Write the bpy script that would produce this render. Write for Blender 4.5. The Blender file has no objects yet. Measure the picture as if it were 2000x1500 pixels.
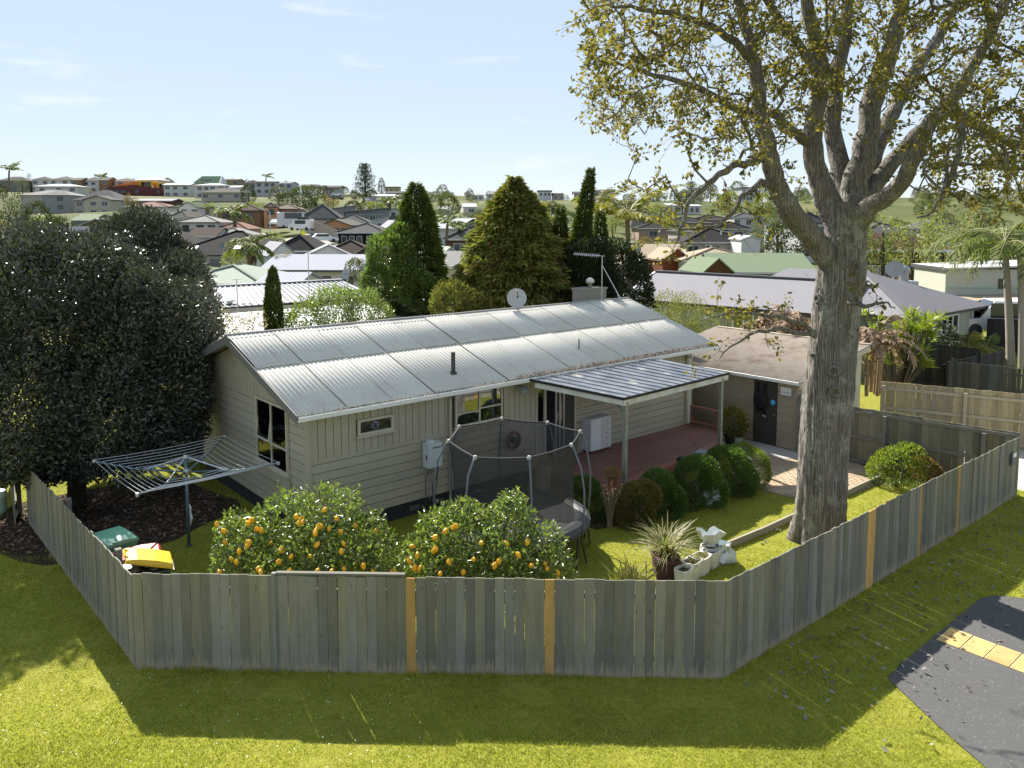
import bpy, math, random
import numpy as np
from mathutils import Vector, Matrix

RND = random.Random(11)
RNG = np.random.default_rng(11)
SC = bpy.context.scene
COL = SC.collection
PI = math.pi

# ------------------------------------------------------------------ camera
F_PX, PITCH, CY, CAM_H = 1522.4, 0.0895, 573.0, 7.0
cam_d = bpy.data.cameras.new('camera')
cam = bpy.data.objects.new('camera', cam_d)
COL.objects.link(cam)
cam.location = (0, 0, CAM_H)
cam.rotation_euler = (PI / 2 - PITCH, 0, 0)
cam_d.sensor_width = 36.0
cam_d.lens = 36.0 * F_PX / 2000.0
cam_d.shift_y = (CY - 750.0) / 2000.0
cam_d.clip_start = 0.1
cam_d.clip_end = 6000
SC.camera = cam

# ------------------------------------------------------------------ daylight
SUN_EL = 40.0
SUN_AZ = -28.0          # degrees clockwise from +Y (behind the house, to the left)
sun_to = Vector((math.sin(math.radians(SUN_AZ)) * math.cos(math.radians(SUN_EL)),
                 math.cos(math.radians(SUN_AZ)) * math.cos(math.radians(SUN_EL)),
                 math.sin(math.radians(SUN_EL))))
sun_d = bpy.data.lights.new('sun', 'SUN')
sun_d.energy = 2.5
sun_d.angle = math.radians(0.6)
sun_d.color = (1.0, 0.94, 0.84)
sun = bpy.data.objects.new('sun', sun_d)
sun.location = (0, 0, 60)
sun.rotation_euler = (-sun_to).to_track_quat('-Z', 'Y').to_euler()
COL.objects.link(sun)

world = bpy.data.worlds.new('World')
SC.world = world
world.use_nodes = True
wn, wl = world.node_tree.nodes, world.node_tree.links
wn.clear()
w_out = wn.new('ShaderNodeOutputWorld')
w_bg = wn.new('ShaderNodeBackground')
w_sky = wn.new('ShaderNodeTexSky')
w_sky.sky_type = 'NISHITA'
w_sky.sun_disc = False
w_sky.sun_elevation = math.radians(SUN_EL)
w_sky.sun_rotation = math.radians(SUN_AZ)
w_sky.altitude = 20
w_sky.air_density = 0.6
w_sky.dust_density = 0.0
w_sky.ozone_density = 2.0
w_bg.inputs['Strength'].default_value = 0.15
# a few thin fair-weather clouds low over the skyline
w_tc = wn.new('ShaderNodeTexCoord')
w_map = wn.new('ShaderNodeMapping')
w_map.inputs['Scale'].default_value = (3.2, 3.2, 16.0)
w_map.inputs['Location'].default_value = (0.35, 0.1, 0.9)
w_noise = wn.new('ShaderNodeTexNoise')
w_noise.inputs['Scale'].default_value = 1.6
w_noise.inputs['Detail'].default_value = 7
w_noise.inputs['Roughness'].default_value = 0.55
w_ramp = wn.new('ShaderNodeValToRGB')
w_ramp.color_ramp.elements[0].position = 0.60
w_ramp.color_ramp.elements[1].position = 0.80
w_mix = wn.new('ShaderNodeMixRGB')
w_mix.inputs[2].default_value = (1.6, 1.61, 1.63, 1)
w_fac = wn.new('ShaderNodeMath'); w_fac.operation = 'MULTIPLY'; w_fac.inputs[1].default_value = 0.6
wl.new(w_tc.outputs['Generated'], w_map.inputs[0])
wl.new(w_map.outputs[0], w_noise.inputs['Vector'])
wl.new(w_noise.outputs['Fac'], w_ramp.inputs[0])
wl.new(w_ramp.outputs[0], w_fac.inputs[0])
wl.new(w_fac.outputs[0], w_mix.inputs[0])
w_hs = wn.new('ShaderNodeHueSaturation')
w_hs.inputs['Saturation'].default_value = 2.1
w_gam = wn.new('ShaderNodeGamma')          # flattens the sky's range so shaded sides get more skylight
w_gam.inputs[1].default_value = 0.16
wl.new(w_sky.outputs[0], w_gam.inputs[0])
wl.new(w_gam.outputs[0], w_hs.inputs['Color'])
wl.new(w_hs.outputs[0], w_mix.inputs[1])
wl.new(w_mix.outputs[0], w_bg.inputs[0])
wl.new(w_bg.outputs[0], w_out.inputs[0])

SC.view_settings.view_transform = 'Standard'
SC.view_settings.look = 'None'
SC.view_settings.exposure = 2.3
SC.view_settings.gamma = 1
SC.view_settings.use_curve_mapping = False
SC.cycles.max_bounces = 8
SC.cycles.transparent_max_bounces = 24
SC.cycles.diffuse_bounces = 4
SC.cycles.glossy_bounces = 3
SC.cycles.transmission_bounces = 6
SC.cycles.caustics_reflective = False
SC.cycles.caustics_refractive = False
SC.cycles.sample_clamp_indirect = 6.0

# ------------------------------------------------------------------ survey helpers (photo pixel -> place in the world)
_c, _s = math.cos(PITCH), math.sin(PITCH)
def ray(px, py):
    a = (px - 1000) / F_PX; b = (CY - py) / F_PX
    return (a, _c + b * _s, -_s + b * _c)
def on_z(px, py, z=0.0):
    r = ray(px, py); t = (z - CAM_H) / r[2]
    return Vector((r[0] * t, r[1] * t, z))
def at(px, py, y):
    r = ray(px, py); t = y / r[1]
    return Vector((r[0] * t, y, CAM_H + r[2] * t))

# ------------------------------------------------------------------ object helpers
def tag(o, label=None, cat=None, group=None, kind=None):
    if label: o['label'] = label
    if cat: o['category'] = cat
    if group: o['group'] = group
    if kind: o['kind'] = kind
    return o
def thing(name, label, cat, loc=(0, 0, 0), rz=0.0, group=None):
    o = bpy.data.objects.new(name, None); COL.objects.link(o)
    o.empty_display_size = 0.3
    o.location = loc; o.rotation_euler = (0, 0, rz)
    return tag(o, label, cat, group)
def link(name, me, parent=None, loc=(0, 0, 0), rot=(0, 0, 0), scale=(1, 1, 1)):
    o = bpy.data.objects.new(name, me); COL.objects.link(o)
    o.parent = parent
    o.location = loc; o.rotation_euler = rot; o.scale = scale
    return o
def copy_tree(o, parent=None):
    c = o.copy(); COL.objects.link(c); c.parent = parent
    for ch in o.children: copy_tree(ch, c)
    return c

def mesh_np(name, V, F, mat, smooth=False, uv=None):
    """V (n,3), F (m,k) uniform polygons"""
    V = np.asarray(V, np.float32); F = np.asarray(F, np.int32)
    me = bpy.data.meshes.new(name)
    m, k = F.shape
    me.vertices.add(len(V)); me.vertices.foreach_set('co', V.ravel())
    me.loops.add(m * k); me.loops.foreach_set('vertex_index', F.ravel())
    me.polygons.add(m)
    me.polygons.foreach_set('loop_start', np.arange(0, m * k, k, dtype=np.int32))
    try: me.polygons.foreach_set('loop_total', np.full(m, k, np.int32))
    except Exception: pass
    if smooth: me.polygons.foreach_set('use_smooth', np.ones(m, bool))
    if uv is not None:
        l = me.uv_layers.new(name='UVMap'); l.data.foreach_set('uv', np.asarray(uv, np.float32).ravel())
    me.update(calc_edges=True)
    if mat: me.materials.append(mat)
    return me

class MB:
    """collects simple shapes into one mesh"""
    def __init__(s): s.v = []; s.f = []; s.uv = {}; s.sm = False
    def poly(s, pts, uv=None):
        i = len(s.v); s.v += [tuple(p) for p in pts]; s.f.append(tuple(range(i, i + len(pts))))
        if uv: s.uv[len(s.f) - 1] = uv
        return s
    def hexa(s, p):
        """8 points: bottom ring 0-3 (ccw), top ring 4-7"""
        i = len(s.v); s.v += [tuple(q) for q in p]
        for f in ((3, 2, 1, 0), (4, 5, 6, 7), (0, 1, 5, 4), (1, 2, 6, 5), (2, 3, 7, 6), (3, 0, 4, 7)):
            s.f.append(tuple(i + a for a in f))
        return s
    def box(s, x0, x1, y0, y1, z0, z1):
        return s.hexa([(x0, y0, z0), (x1, y0, z0), (x1, y1, z0), (x0, y1, z0), (x0, y0, z1), (x1, y0, z1), (x1, y1, z1), (x0, y1, z1)])
    def cbox(s, c, d, rz=0.0, rx=0.0, ry=0.0):
        M = Matrix.Rotation(rz, 3, 'Z') @ Matrix.Rotation(ry, 3, 'Y') @ Matrix.Rotation(rx, 3, 'X')
        P = []
        for z in (-.5, .5):
            for x, y in ((-.5, -.5), (.5, -.5), (.5, .5), (-.5, .5)):
                P.append(Vector(c) + M @ Vector((x * d[0], y * d[1], z * d[2])))
        return s.hexa(P)
    def bar(s, a, b, w, h=None, up=(0, 0, 1)):
        """rectangular bar from a to b"""
        h = h or w; a = Vector(a); b = Vector(b); d = (b - a).normalized(); up = Vector(up)
        x = d.cross(up)
        if x.length < 1e-4: x = d.cross(Vector((1, 0, 0)))
        x.normalize(); y = x.cross(d)
        P = []
        for q in (a, b):
            for sx, sy in ((-1, -1), (1, -1), (1, 1), (-1, 1)):
                P.append(q + x * sx * w / 2 + y * sy * h / 2)
        return s.hexa(P)
    def tube(s, path, r, n=8, cap=True):
        path = [Vector(p) for p in path]
        rr = r if isinstance(r, (list, tuple)) else [r] * len(path)
        i0 = len(s.v); ref = None
        for k, p in enumerate(path):
            d = (path[min(k + 1, len(path) - 1)] - path[max(k - 1, 0)])
            if d.length < 1e-9: d = Vector((0, 0, 1))
            d.normalize()
            if ref is None:
                ref = d.cross(Vector((0, 0, 1)) if abs(d.z) < .9 else Vector((1, 0, 0)))
            ref = (ref - d * ref.dot(d)).normalized(); bi = d.cross(ref)
            for j in range(n):
                a = 2 * PI * j / n
                s.v.append(tuple(p + (ref * math.cos(a) + bi * math.sin(a)) * rr[k]))
        for k in range(len(path) - 1):
            for j in range(n):
                a = i0 + k * n + j; b = i0 + k * n + (j + 1) % n
                s.f.append((a, b, b + n, a + n))
        if cap:
            s.f.append(tuple(i0 + j for j in range(n))[::-1])
            s.f.append(tuple(i0 + (len(path) - 1) * n + j for j in range(n)))
        return s
    def lathe(s, prof, n=16, c=(0, 0, 0), capb=True, capt=False):
        i0 = len(s.v)
        for r, z in prof:
            for j in range(n):
                a = 2 * PI * j / n
                s.v.append((c[0] + r * math.cos(a), c[1] + r * math.sin(a), c[2] + z))
        for k in range(len(prof) - 1):
            for j in range(n):
                a = i0 + k * n + j; b = i0 + k * n + (j + 1) % n
                s.f.append((a, b, b + n, a + n))
        if capb: s.f.append(tuple(i0 + j for j in range(n))[::-1])
        if capt: s.f.append(tuple(i0 + (len(prof) - 1) * n + j for j in range(n)))
        return s
    def mesh(s, name, mat, smooth=False):
        me = bpy.data.meshes.new(name)
        me.from_pydata(s.v, [], s.f)
        if s.uv:
            l = me.uv_layers.new(name='UVMap')
            for k, uv in s.uv.items():
                p = me.polygons[k]
                for j, li in enumerate(p.loop_indices): l.data[li].uv = uv[j]
        if mat:
            for m in (mat if isinstance(mat, (list, tuple)) else [mat]): me.materials.append(m)
        if smooth: me.polygons.foreach_set('use_smooth', np.ones(len(me.polygons), bool))
        me.update()
        return me
    def build(s, name, mat, parent=None, loc=(0, 0, 0), rot=(0, 0, 0), smooth=False):
        return link(name, s.mesh(name, mat, smooth), parent, loc, rot)

# ------------------------------------------------------------------ materials
MATS = {}
def _new(name):
    m = bpy.data.materials.new(name); m.use_nodes = True
    nt = m.node_tree
    return m, nt, nt.nodes, nt.links, nt.nodes['Principled BSDF']
def _spec(b, v):
    k = 'Specular IOR Level' if 'Specular IOR Level' in b.inputs else 'Specular'
    b.inputs[k].default_value = v
def _math(N, L, op, a, b=None):
    m = N.new('ShaderNodeMath'); m.operation = op
    for i, q in enumerate((a, b)):
        if q is None: continue
        if isinstance(q, (int, float)): m.inputs[i].default_value = q
        else: L.new(q, m.inputs[i])
    return m.outputs[0]
def _noise(N, L, vec, scale, detail=4, rough=.55):
    n = N.new('ShaderNodeTexNoise'); n.inputs['Scale'].default_value = scale
    n.inputs['Detail'].default_value = detail; n.inputs['Roughness'].default_value = rough
    if vec is not None: L.new(vec, n.inputs['Vector'])
    return n.outputs['Fac']
def _ramp(N, L, fac, stops):
    r = N.new('ShaderNodeValToRGB'); e = r.color_ramp.elements
    while len(e) < len(stops): e.new(.5)
    for q, (p, c) in zip(e, stops):
        q.position = p; q.color = (*c, 1) if not isinstance(c, (int, float)) else (c, c, c, 1)
    L.new(fac, r.inputs[0]); return r.outputs[0]
def _mix(N, L, fac, a, b, mode='MIX'):
    m = N.new('ShaderNodeMixRGB'); m.blend_type = mode
    if isinstance(fac, (int, float)): m.inputs[0].default_value = fac
    else: L.new(fac, m.inputs[0])
    for i, q in ((1, a), (2, b)):
        if isinstance(q, tuple): m.inputs[i].default_value = (*q, 1)
        else: L.new(q, m.inputs[i])
    return m.outputs[0]
def _mapvec(N, L, vec, scale):
    m = N.new('ShaderNodeMapping'); m.inputs['Scale'].default_value = scale
    L.new(vec, m.inputs[0]); return m.outputs[0]
def _bump(N, L, b, h, strength, dist=.02):
    n = N.new('ShaderNodeBump'); n.inputs['Strength'].default_value = strength; n.inputs['Distance'].default_value = dist
    L.new(h, n.inputs['Height']); L.new(n.outputs[0], b.inputs['Normal'])

def mat(name, col, rough=.7, spec=.3, var=.18, scale=6.0, stretch=(1, 1, 1), bump=.0, objvar=.0, metal=.0, dirt=None, dirt_scale=1.5, dirt_amt=.5, coords='Object'):
    """weathered paint / wood / metal: base colour, fine and broad noise, per-object variation, optional stains"""
    if name in MATS: return MATS[name]
    m, nt, N, L, b = _new(name)
    tc = N.new('ShaderNodeTexCoord').outputs['Object'] if coords == 'Object' else N.new('ShaderNodeNewGeometry').outputs['Position']
    oi = N.new('ShaderNodeObjectInfo')
    off = N.new('ShaderNodeVectorMath'); off.operation = 'ADD'
    sc = N.new('ShaderNodeVectorMath'); sc.operation = 'SCALE'; sc.inputs[0].default_value = (37.0, 11.0, 23.0)
    L.new(oi.outputs['Random'], sc.inputs['Scale'])
    L.new(tc, off.inputs[0]); L.new(sc.outputs[0], off.inputs[1])
    vec = _mapvec(N, L, off.outputs[0], stretch)
    n = _noise(N, L, vec, scale, 5, .6)
    n2 = _noise(N, L, vec, scale * .22, 3)
    lo = tuple(max(0, c * (1 - var)) for c in col); hi = tuple(min(1, c * (1 + var)) for c in col)
    c = _mix(N, L, _math(N, L, 'ADD', _math(N, L, 'MULTIPLY', n, .6), _math(N, L, 'MULTIPLY', n2, .5)), lo, hi)
    if dirt:
        d = _noise(N, L, vec, dirt_scale, 6, .65)
        d = _ramp(N, L, d, [(.48, 0.0), (.7, 1.0)])
        c = _mix(N, L, _math(N, L, 'MULTIPLY', d, dirt_amt), c, dirt)
    if objvar:
        v = _math(N, L, 'ADD', _math(N, L, 'MULTIPLY', oi.outputs['Random'], 2 * objvar), 1 - objvar)
        hs = N.new('ShaderNodeHueSaturation'); L.new(v, hs.inputs['Value']); L.new(c, hs.inputs['Color']); c = hs.outputs[0]
    L.new(c, b.inputs['Base Color'])
    b.inputs['Roughness'].default_value = rough; _spec(b, spec); b.inputs['Metallic'].default_value = metal
    if bump: _bump(N, L, b, n, bump)
    MATS[name] = m; return m

def leafmat(name, cols, rough=.45, spec=.5, trans=.35, tcol=None):
    """leaf: colour varies leaf by leaf, light shines through"""
    if name in MATS: return MATS[name]
    m, nt, N, L, b = _new(name)
    g = N.new('ShaderNodeNewGeometry'); oi = N.new('ShaderNodeObjectInfo')
    r = _math(N, L, 'FRACT', _math(N, L, 'ADD', g.outputs['Random Per Island'], _math(N, L, 'MULTIPLY', oi.outputs['Random'], .13)))
    k = len(cols)
    c = _ramp(N, L, r, [(i / (k - 1), q) for i, q in enumerate(cols)])
    big = _noise(N, L, g.outputs['Position'], .9, 2)
    hs = N.new('ShaderNodeHueSaturation')
    L.new(_math(N, L, 'ADD', _math(N, L, 'MULTIPLY', big, .6), .7), hs.inputs['Value']); L.new(c, hs.inputs['Color'])
    c = hs.outputs[0]
    L.new(c, b.inputs['Base Color']); b.inputs['Roughness'].default_value = rough; _spec(b, spec)
    t = N.new('ShaderNodeBsdfTranslucent')
    tc = _mix(N, L, 1.0, c, tcol or (1.5, 1.7, .7), 'MULTIPLY'); L.new(tc, t.inputs[0])
    mx = N.new('ShaderNodeMixShader'); mx.inputs[0].default_value = trans
    L.new(b.outputs[0], mx.inputs[1]); L.new(t.outputs[0], mx.inputs[2])
    L.new(mx.outputs[0], N['Material Output'].inputs[0])
    MATS[name] = m; return m

def glassmat(name='window_glass', tint=(.9, .95, 1.0), refl=.12):
    if name in MATS: return MATS[name]
    m, nt, N, L, b = _new(name)
    tr = N.new('ShaderNodeBsdfTransparent'); tr.inputs[0].default_value = (*tint, 1)
    gl = N.new('ShaderNodeBsdfGlossy'); gl.inputs['Roughness'].default_value = .02
    fr = N.new('ShaderNodeFresnel'); fr.inputs['IOR'].default_value = 1.5
    f = _math(N, L, 'ADD', fr.outputs[0], refl - .04)
    mx = N.new('ShaderNodeMixShader'); L.new(f, mx.inputs[0]); L.new(tr.outputs[0], mx.inputs[1]); L.new(gl.outputs[0], mx.inputs[2])
    L.new(mx.outputs[0], N['Material Output'].inputs[0])
    MATS[name] = m; return m

def leaves_np(P, D, Nn, size, aspect=.45, fold=.12):
    """rhombic folded leaves at P along D, face normal Nn. -> V,F (two triangles sharing the midrib)"""
    n = len(P)
    D = D / (np.linalg.norm(D, axis=1, keepdims=True) + 1e-9)
    S = np.cross(D, Nn); S /= (np.linalg.norm(S, axis=1, keepdims=True) + 1e-9)
    U = np.cross(S, D)
    s = np.asarray(size).reshape(-1, 1) * np.ones((n, 1))
    a = P; c = P + D * s
    b = P + D * s * .5 + S * s * aspect * .5 + U * s * fold
    d = P + D * s * .5 - S * s * aspect * .5 + U * s * fold
    V = np.stack([a, b, c, d], 1).reshape(-1, 3)
    i = np.arange(n)[:, None] * 4
    F = np.concatenate([i + np.array([[0, 1, 2]]), i + np.array([[0, 2, 3]])], 1).reshape(-1, 3)
    return V, F
def rand_dirs(n, rng=RNG):
    v = rng.normal(size=(n, 3)); return v / np.linalg.norm(v, axis=1, keepdims=True)
# ------------------------------------------------------------------ paints, timbers, roofs
def paling_mat(name, col, pale, var=.22, pale_amt=.8):
    """weathered stained paling: vertical grain, boards differ, bare worn wood near the ground"""
    m, nt, N, L, b = _new(name)
    pos = N.new('ShaderNodeNewGeometry').outputs['Position']
    tc = N.new('ShaderNodeTexCoord').outputs['Object']
    oi = N.new('ShaderNodeObjectInfo')
    sc = N.new('ShaderNodeVectorMath'); sc.operation = 'SCALE'; sc.inputs[0].default_value = (17.0, 9.0, 31.0)
    L.new(oi.outputs['Random'], sc.inputs['Scale'])
    off = N.new('ShaderNodeVectorMath'); off.operation = 'ADD'; L.new(tc, off.inputs[0]); L.new(sc.outputs[0], off.inputs[1])
    grain = _noise(N, L, _mapvec(N, L, off.outputs[0], (40, 40, 1.6)), 1.0, 6, .65)
    blot = _noise(N, L, _mapvec(N, L, off.outputs[0], (6, 6, 2.2)), 1.0, 4, .6)
    knot = N.new('ShaderNodeTexVoronoi'); knot.inputs['Scale'].default_value = 1.0
    L.new(_mapvec(N, L, off.outputs[0], (7, 7, 3.0)), knot.inputs['Vector'])
    lo = tuple(c * (1 - var) for c in col); hi = tuple(min(1, c * (1 + var)) for c in col)
    c = _mix(N, L, _math(N, L, 'MULTIPLY', _math(N, L, 'ADD', grain, blot), .5), tuple(x * .62 for x in lo), tuple(min(1, x * 1.3) for x in hi))
    c = _mix(N, L, _ramp(N, L, knot.outputs['Distance'], [(.02, .75), (.13, 0.0)]), c, tuple(x * .35 for x in col))
    # mossy green / brown tone per board
    hs = N.new('ShaderNodeHueSaturation')
    L.new(_math(N, L, 'ADD', _math(N, L, 'MULTIPLY', oi.outputs['Random'], .55), .72), hs.inputs['Value'])
    L.new(c, hs.inputs['Color']); c = hs.outputs[0]
    moss = _mix(N, L, 1.0, c, (1.05, 1.02, .74), 'MULTIPLY')
    r2 = _math(N, L, 'FRACT', _math(N, L, 'MULTIPLY', oi.outputs['Random'], 7.31))
    c = _mix(N, L, _math(N, L, 'MULTIPLY', r2, .8), c, moss)
    # wear near the ground
    sx = N.new('ShaderNodeSeparateXYZ'); L.new(pos, sx.inputs[0])
    wear = _noise(N, L, _mapvec(N, L, off.outputs[0], (22, 22, 2.0)), 1.0, 5, .6)
    low = _math(N, L, 'SUBTRACT', _math(N, L, 'MULTIPLY', wear, .75), sx.outputs['Z'])
    c = _mix(N, L, _math(N, L, 'MULTIPLY', _ramp(N, L, low, [(.18, 0.0), (.32, 1.0)]), pale_amt), c, pale)
    L.new(c, b.inputs['Base Color']); b.inputs['Roughness'].default_value = .82; _spec(b, .2)
    _bump(N, L, b, grain, .35, .01)
    MATS[name] = m; return m

def roof_tex(name, col, kind, rough=.55, spec=.35, var=.15, pitch=.33, dark=.45, metal=0, stain=None):
    """far roof: courses of tiles or ribs follow the roof's own UV (metres)"""
    if name in MATS: return MATS[name]
    m, nt, N, L, b = _new(name)
    uv = N.new('ShaderNodeUVMap').outputs[0]
    sx = N.new('ShaderNodeSeparateXYZ'); L.new(uv, sx.inputs[0])
    pos = N.new('ShaderNodeNewGeometry').outputs['Position']
    n = _noise(N, L, pos, .9, 6, .65)
    n2 = _noise(N, L, pos, 7.0, 3)
    lo = tuple(c * (1 - var) for c in col); hi = tuple(min(1, c * (1 + var)) for c in col)
    c = _mix(N, L, _math(N, L, 'MULTIPLY', _math(N, L, 'ADD', n, n2), .5), lo, hi)
    if stain: c = _mix(N, L, _math(N, L, 'MULTIPLY', _ramp(N, L, n, [(.5, 0.0), (.7, 1.0)]), .6), c, stain)
    coord = sx.outputs['Y'] if kind == 'tile' else sx.outputs['X']
    fr = _math(N, L, 'FRACT', _math(N, L, 'DIVIDE', coord, pitch))
    if kind != 'plain':
        line = _ramp(N, L, fr, [(0.0, 1.0), (.16, 0.0)])
        c = _mix(N, L, _math(N, L, 'MULTIPLY', line, dark), c, tuple(x * .25 for x in col))
        _bump(N, L, b, fr, .5, .05)
    if kind == 'tile':
        fx = _math(N, L, 'FRACT', _math(N, L, 'DIVIDE', sx.outputs['X'], .34))
        c = _mix(N, L, _math(N, L, 'MULTIPLY', _ramp(N, L, fx, [(0.0, 1.0), (.2, 0.0)]), .25), c, tuple(x * .4 for x in col))
    L.new(c, b.inputs['Base Color']); b.inputs['Roughness'].default_value = rough; _spec(b, spec); b.inputs['Metallic'].default_value = metal
    MATS[name] = m; return m

def ground_mat():
    m, nt, N, L, b = _new('ground_turf')
    pos = N.new('ShaderNodeNewGeometry').outputs['Position']
    n1 = _noise(N, L, pos, .55, 5, .6); n2 = _noise(N, L, pos, 9.0, 5, .7); n3 = _noise(N, L, pos, .02, 4, .6)
    c = _ramp(N, L, n2, [(.25, (.14, .155, .022)), (.5, (.22, .225, .032)), (.75, (.28, .27, .055))])
    d = _ramp(N, L, n1, [(.55, 0.0), (.75, 1.0)])
    c = _mix(N, L, _math(N, L, 'MULTIPLY', d, .55), c, (.085, .065, .035))
    far = _ramp(N, L, n3, [(.35, (.050, .075, .022)), (.55, (.110, .120, .045)), (.7, (.16, .145, .07))])
    sx = N.new('ShaderNodeSeparateXYZ'); L.new(pos, sx.inputs[0])
    c = _mix(N, L, _ramp(N, L, _math(N, L, 'MULTIPLY', sx.outputs['Y'], .01), [(.35, 0.0), (.8, 1.0)]), c, far)
    L.new(c, b.inputs['Base Color']); b.inputs['Roughness'].default_value = .95; _spec(b, .1)
    _bump(N, L, b, n2, .6, .04)
    return m

def soil_mat(name, a, bcol, scale=14):
    m, nt, N, L, b = _new(name)
    pos = N.new('ShaderNodeNewGeometry').outputs['Position']
    n = _noise(N, L, pos, scale, 6, .7)
    c = _ramp(N, L, n, [(.3, a), (.7, bcol)])
    L.new(c, b.inputs['Base Color']); b.inputs['Roughness'].default_value = .95; _spec(b, .1)
    _bump(N, L, b, n, .8, .05); MATS[name] = m
    return m

def asphalt_mat():
    m, nt, N, L, b = _new('asphalt')
    pos = N.new('ShaderNodeNewGeometry').outputs['Position']
    n = _noise(N, L, pos, 55, 4, .8); n2 = _noise(N, L, pos, 1.3, 5, .6)
    v = N.new('ShaderNodeTexVoronoi'); v.inputs['Scale'].default_value = 60; L.new(pos, v.inputs['Vector'])
    c = _ramp(N, L, n, [(.3, (.050, .050, .052)), (.7, (.105, .104, .102))])
    c = _mix(N, L, _ramp(N, L, v.outputs['Color'], [(.86, 0.0), (.92, .75)]), c, (.24, .235, .225))
    c = _mix(N, L, _math(N, L, 'MULTIPLY', n2, .35), c, (.13, .128, .122))
    L.new(c, b.inputs['Base Color']); b.inputs['Roughness'].default_value = .9; _spec(b, .25)
    _bump(N, L, b, n, .5, .01)
    return m

def roof_sheet_mat():
    """old fibre-cement sheet: pale warm grey, lichen streaks down the slope, grime in the troughs"""
    m, nt, N, L, b = _new('fibre_cement')
    tc = N.new('ShaderNodeTexCoord').outputs['Object']
    pos = N.new('ShaderNodeNewGeometry').outputs['Position']
    oi = N.new('ShaderNodeObjectInfo')
    n = _noise(N, L, _mapvec(N, L, pos, (1, 1, 1)), 5.0, 6, .7)
    off = N.new('ShaderNodeVectorMath'); off.operation = 'ADD'
    sc = N.new('ShaderNodeVectorMath'); sc.operation = 'SCALE'; sc.inputs[0].default_value = (13., 7., 3.); L.new(oi.outputs['Random'], sc.inputs['Scale'])
    L.new(tc, off.inputs[0]); L.new(sc.outputs[0], off.inputs[1])
    streak = _noise(N, L, _mapvec(N, L, off.outputs[0], (9, .55, 1)), 1.0, 5, .6)
    broad = _noise(N, L, pos, .45, 3, .5)
    c = _ramp(N, L, n, [(.3, (.58, .555, .50)), (.7, (.66, .635, .575))])
    c = _mix(N, L, _math(N, L, 'MULTIPLY', _ramp(N, L, streak, [(.58, 0.0), (.76, 1.0)]), .40), c, (.27, .235, .20))
    c = _mix(N, L, _math(N, L, 'MULTIPLY', _ramp(N, L, broad, [(.55, 0.0), (.8, 1.0)]), .2), c, (.36, .33, .30))
    spot = N.new('ShaderNodeTexVoronoi'); spot.inputs['Scale'].default_value = 2.6; L.new(pos, spot.inputs['Vector'])
    c = _mix(N, L, _ramp(N, L, spot.outputs['Distance'], [(.035, .75), (.06, 0.0)]), c, (.22, .17, .13))
    v = _math(N, L, 'ADD', _math(N, L, 'MULTIPLY', oi.outputs['Random'], .16), .92)
    hs = N.new('ShaderNodeHueSaturation'); L.new(v, hs.inputs['Value']); L.new(c, hs.inputs['Color'])
    L.new(hs.outputs[0], b.inputs['Base Color']); b.inputs['Roughness'].default_value = .85; _spec(b, .25)
    _bump(N, L, b, n, .25, .01)
    return m

def bark_mat(name, dark, lightc, lichen, amt=.6, zs=1.2):
    m, nt, N, L, b = _new(name)
    pos = N.new('ShaderNodeNewGeometry').outputs['Position']
    g = _noise(N, L, _mapvec(N, L, pos, (15, 15, zs)), 1.0, 6, .7)
    wv = N.new('ShaderNodeTexWave'); wv.inputs['Scale'].default_value = 1.6; wv.inputs['Distortion'].default_value = 9; wv.inputs['Detail'].default_value = 4
    wv.inputs['Detail Scale'].default_value = 1.8
    L.new(_mapvec(N, L, pos, (5, 5, .4)), wv.inputs['Vector'])
    h = _math(N, L, 'ADD', g, _math(N, L, 'MULTIPLY', wv.outputs['Fac'], .35))
    c = _ramp(N, L, h, [(.35, dark), (.85, lightc)])
    l = _noise(N, L, pos, 2.4, 6, .7)
    spk = _noise(N, L, pos, 17, 3, .7)
    l = _ramp(N, L, _math(N, L, 'ADD', l, _math(N, L, 'MULTIPLY', spk, .35)), [(.70, 0.0), (.80, 1.0)])
    c = _mix(N, L, _math(N, L, 'MULTIPLY', l, amt), c, lichen)
    L.new(c, b.inputs['Base Color']); b.inputs['Roughness'].default_value = .9; _spec(b, .15)
    _bump(N, L, b, h, 1.0, .07)
    MATS[name] = m; return m

M_PALING = paling_mat('grey_stained_paling', (.190, .184, .166), (.33, .28, .20))
M_PALING_IN = paling_mat('grey_paling_inner', (.17, .16, .138), (.11, .10, .085), pale_amt=.2)
M_PALING_RAW = paling_mat('raw_paling', (.34, .275, .185), (.30, .25, .17), pale_amt=.3)
M_PALING_NEW = paling_mat('new_pine_paling', (.50, .31, .12), (.45, .30, .15), var=.12, pale_amt=.3)
M_PALING_BLACK = paling_mat('black_paling', (.028, .029, .031), (.30, .26, .19), pale_amt=.15)
M_PALING_BLACKW = paling_mat('black_worn_paling', (.075, .078, .080), (.33, .29, .22), var=.5)
M_RAIL = mat('grey_rail', (.17, .16, .14), .85, .2, .25, 5, (1, 6, 6), .2)
M_RAIL_RAW = mat('raw_rail', (.42, .36, .25), .85, .2, .2, 4, (1, 8, 8), .2)
M_POST = mat('weathered_post', (.15, .145, .12), .85, .2, .3, 7, (6, 6, 1), .2)
M_WALL = mat('khaki_weatherboard', (.47, .43, .32), .6, .3, .07, 3.0, (1, 1, 1), .04, .03, dirt=(.37, .345, .27), dirt_scale=.8, dirt_amt=.35)
M_WALL_BACK = mat('wall_joint', (.10, .095, .078), .8, .2)  # dark core colour stands in for the shadow lines between boards
M_TRIM = mat('cream_trim', (.56, .52, .40), .5, .35, .07, 4, bump=.03)
M_WHITE = mat('white_paint', (.74, .74, .72), .45, .4, .06, 3, dirt=(.5, .48, .43), dirt_amt=.25)
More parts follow.
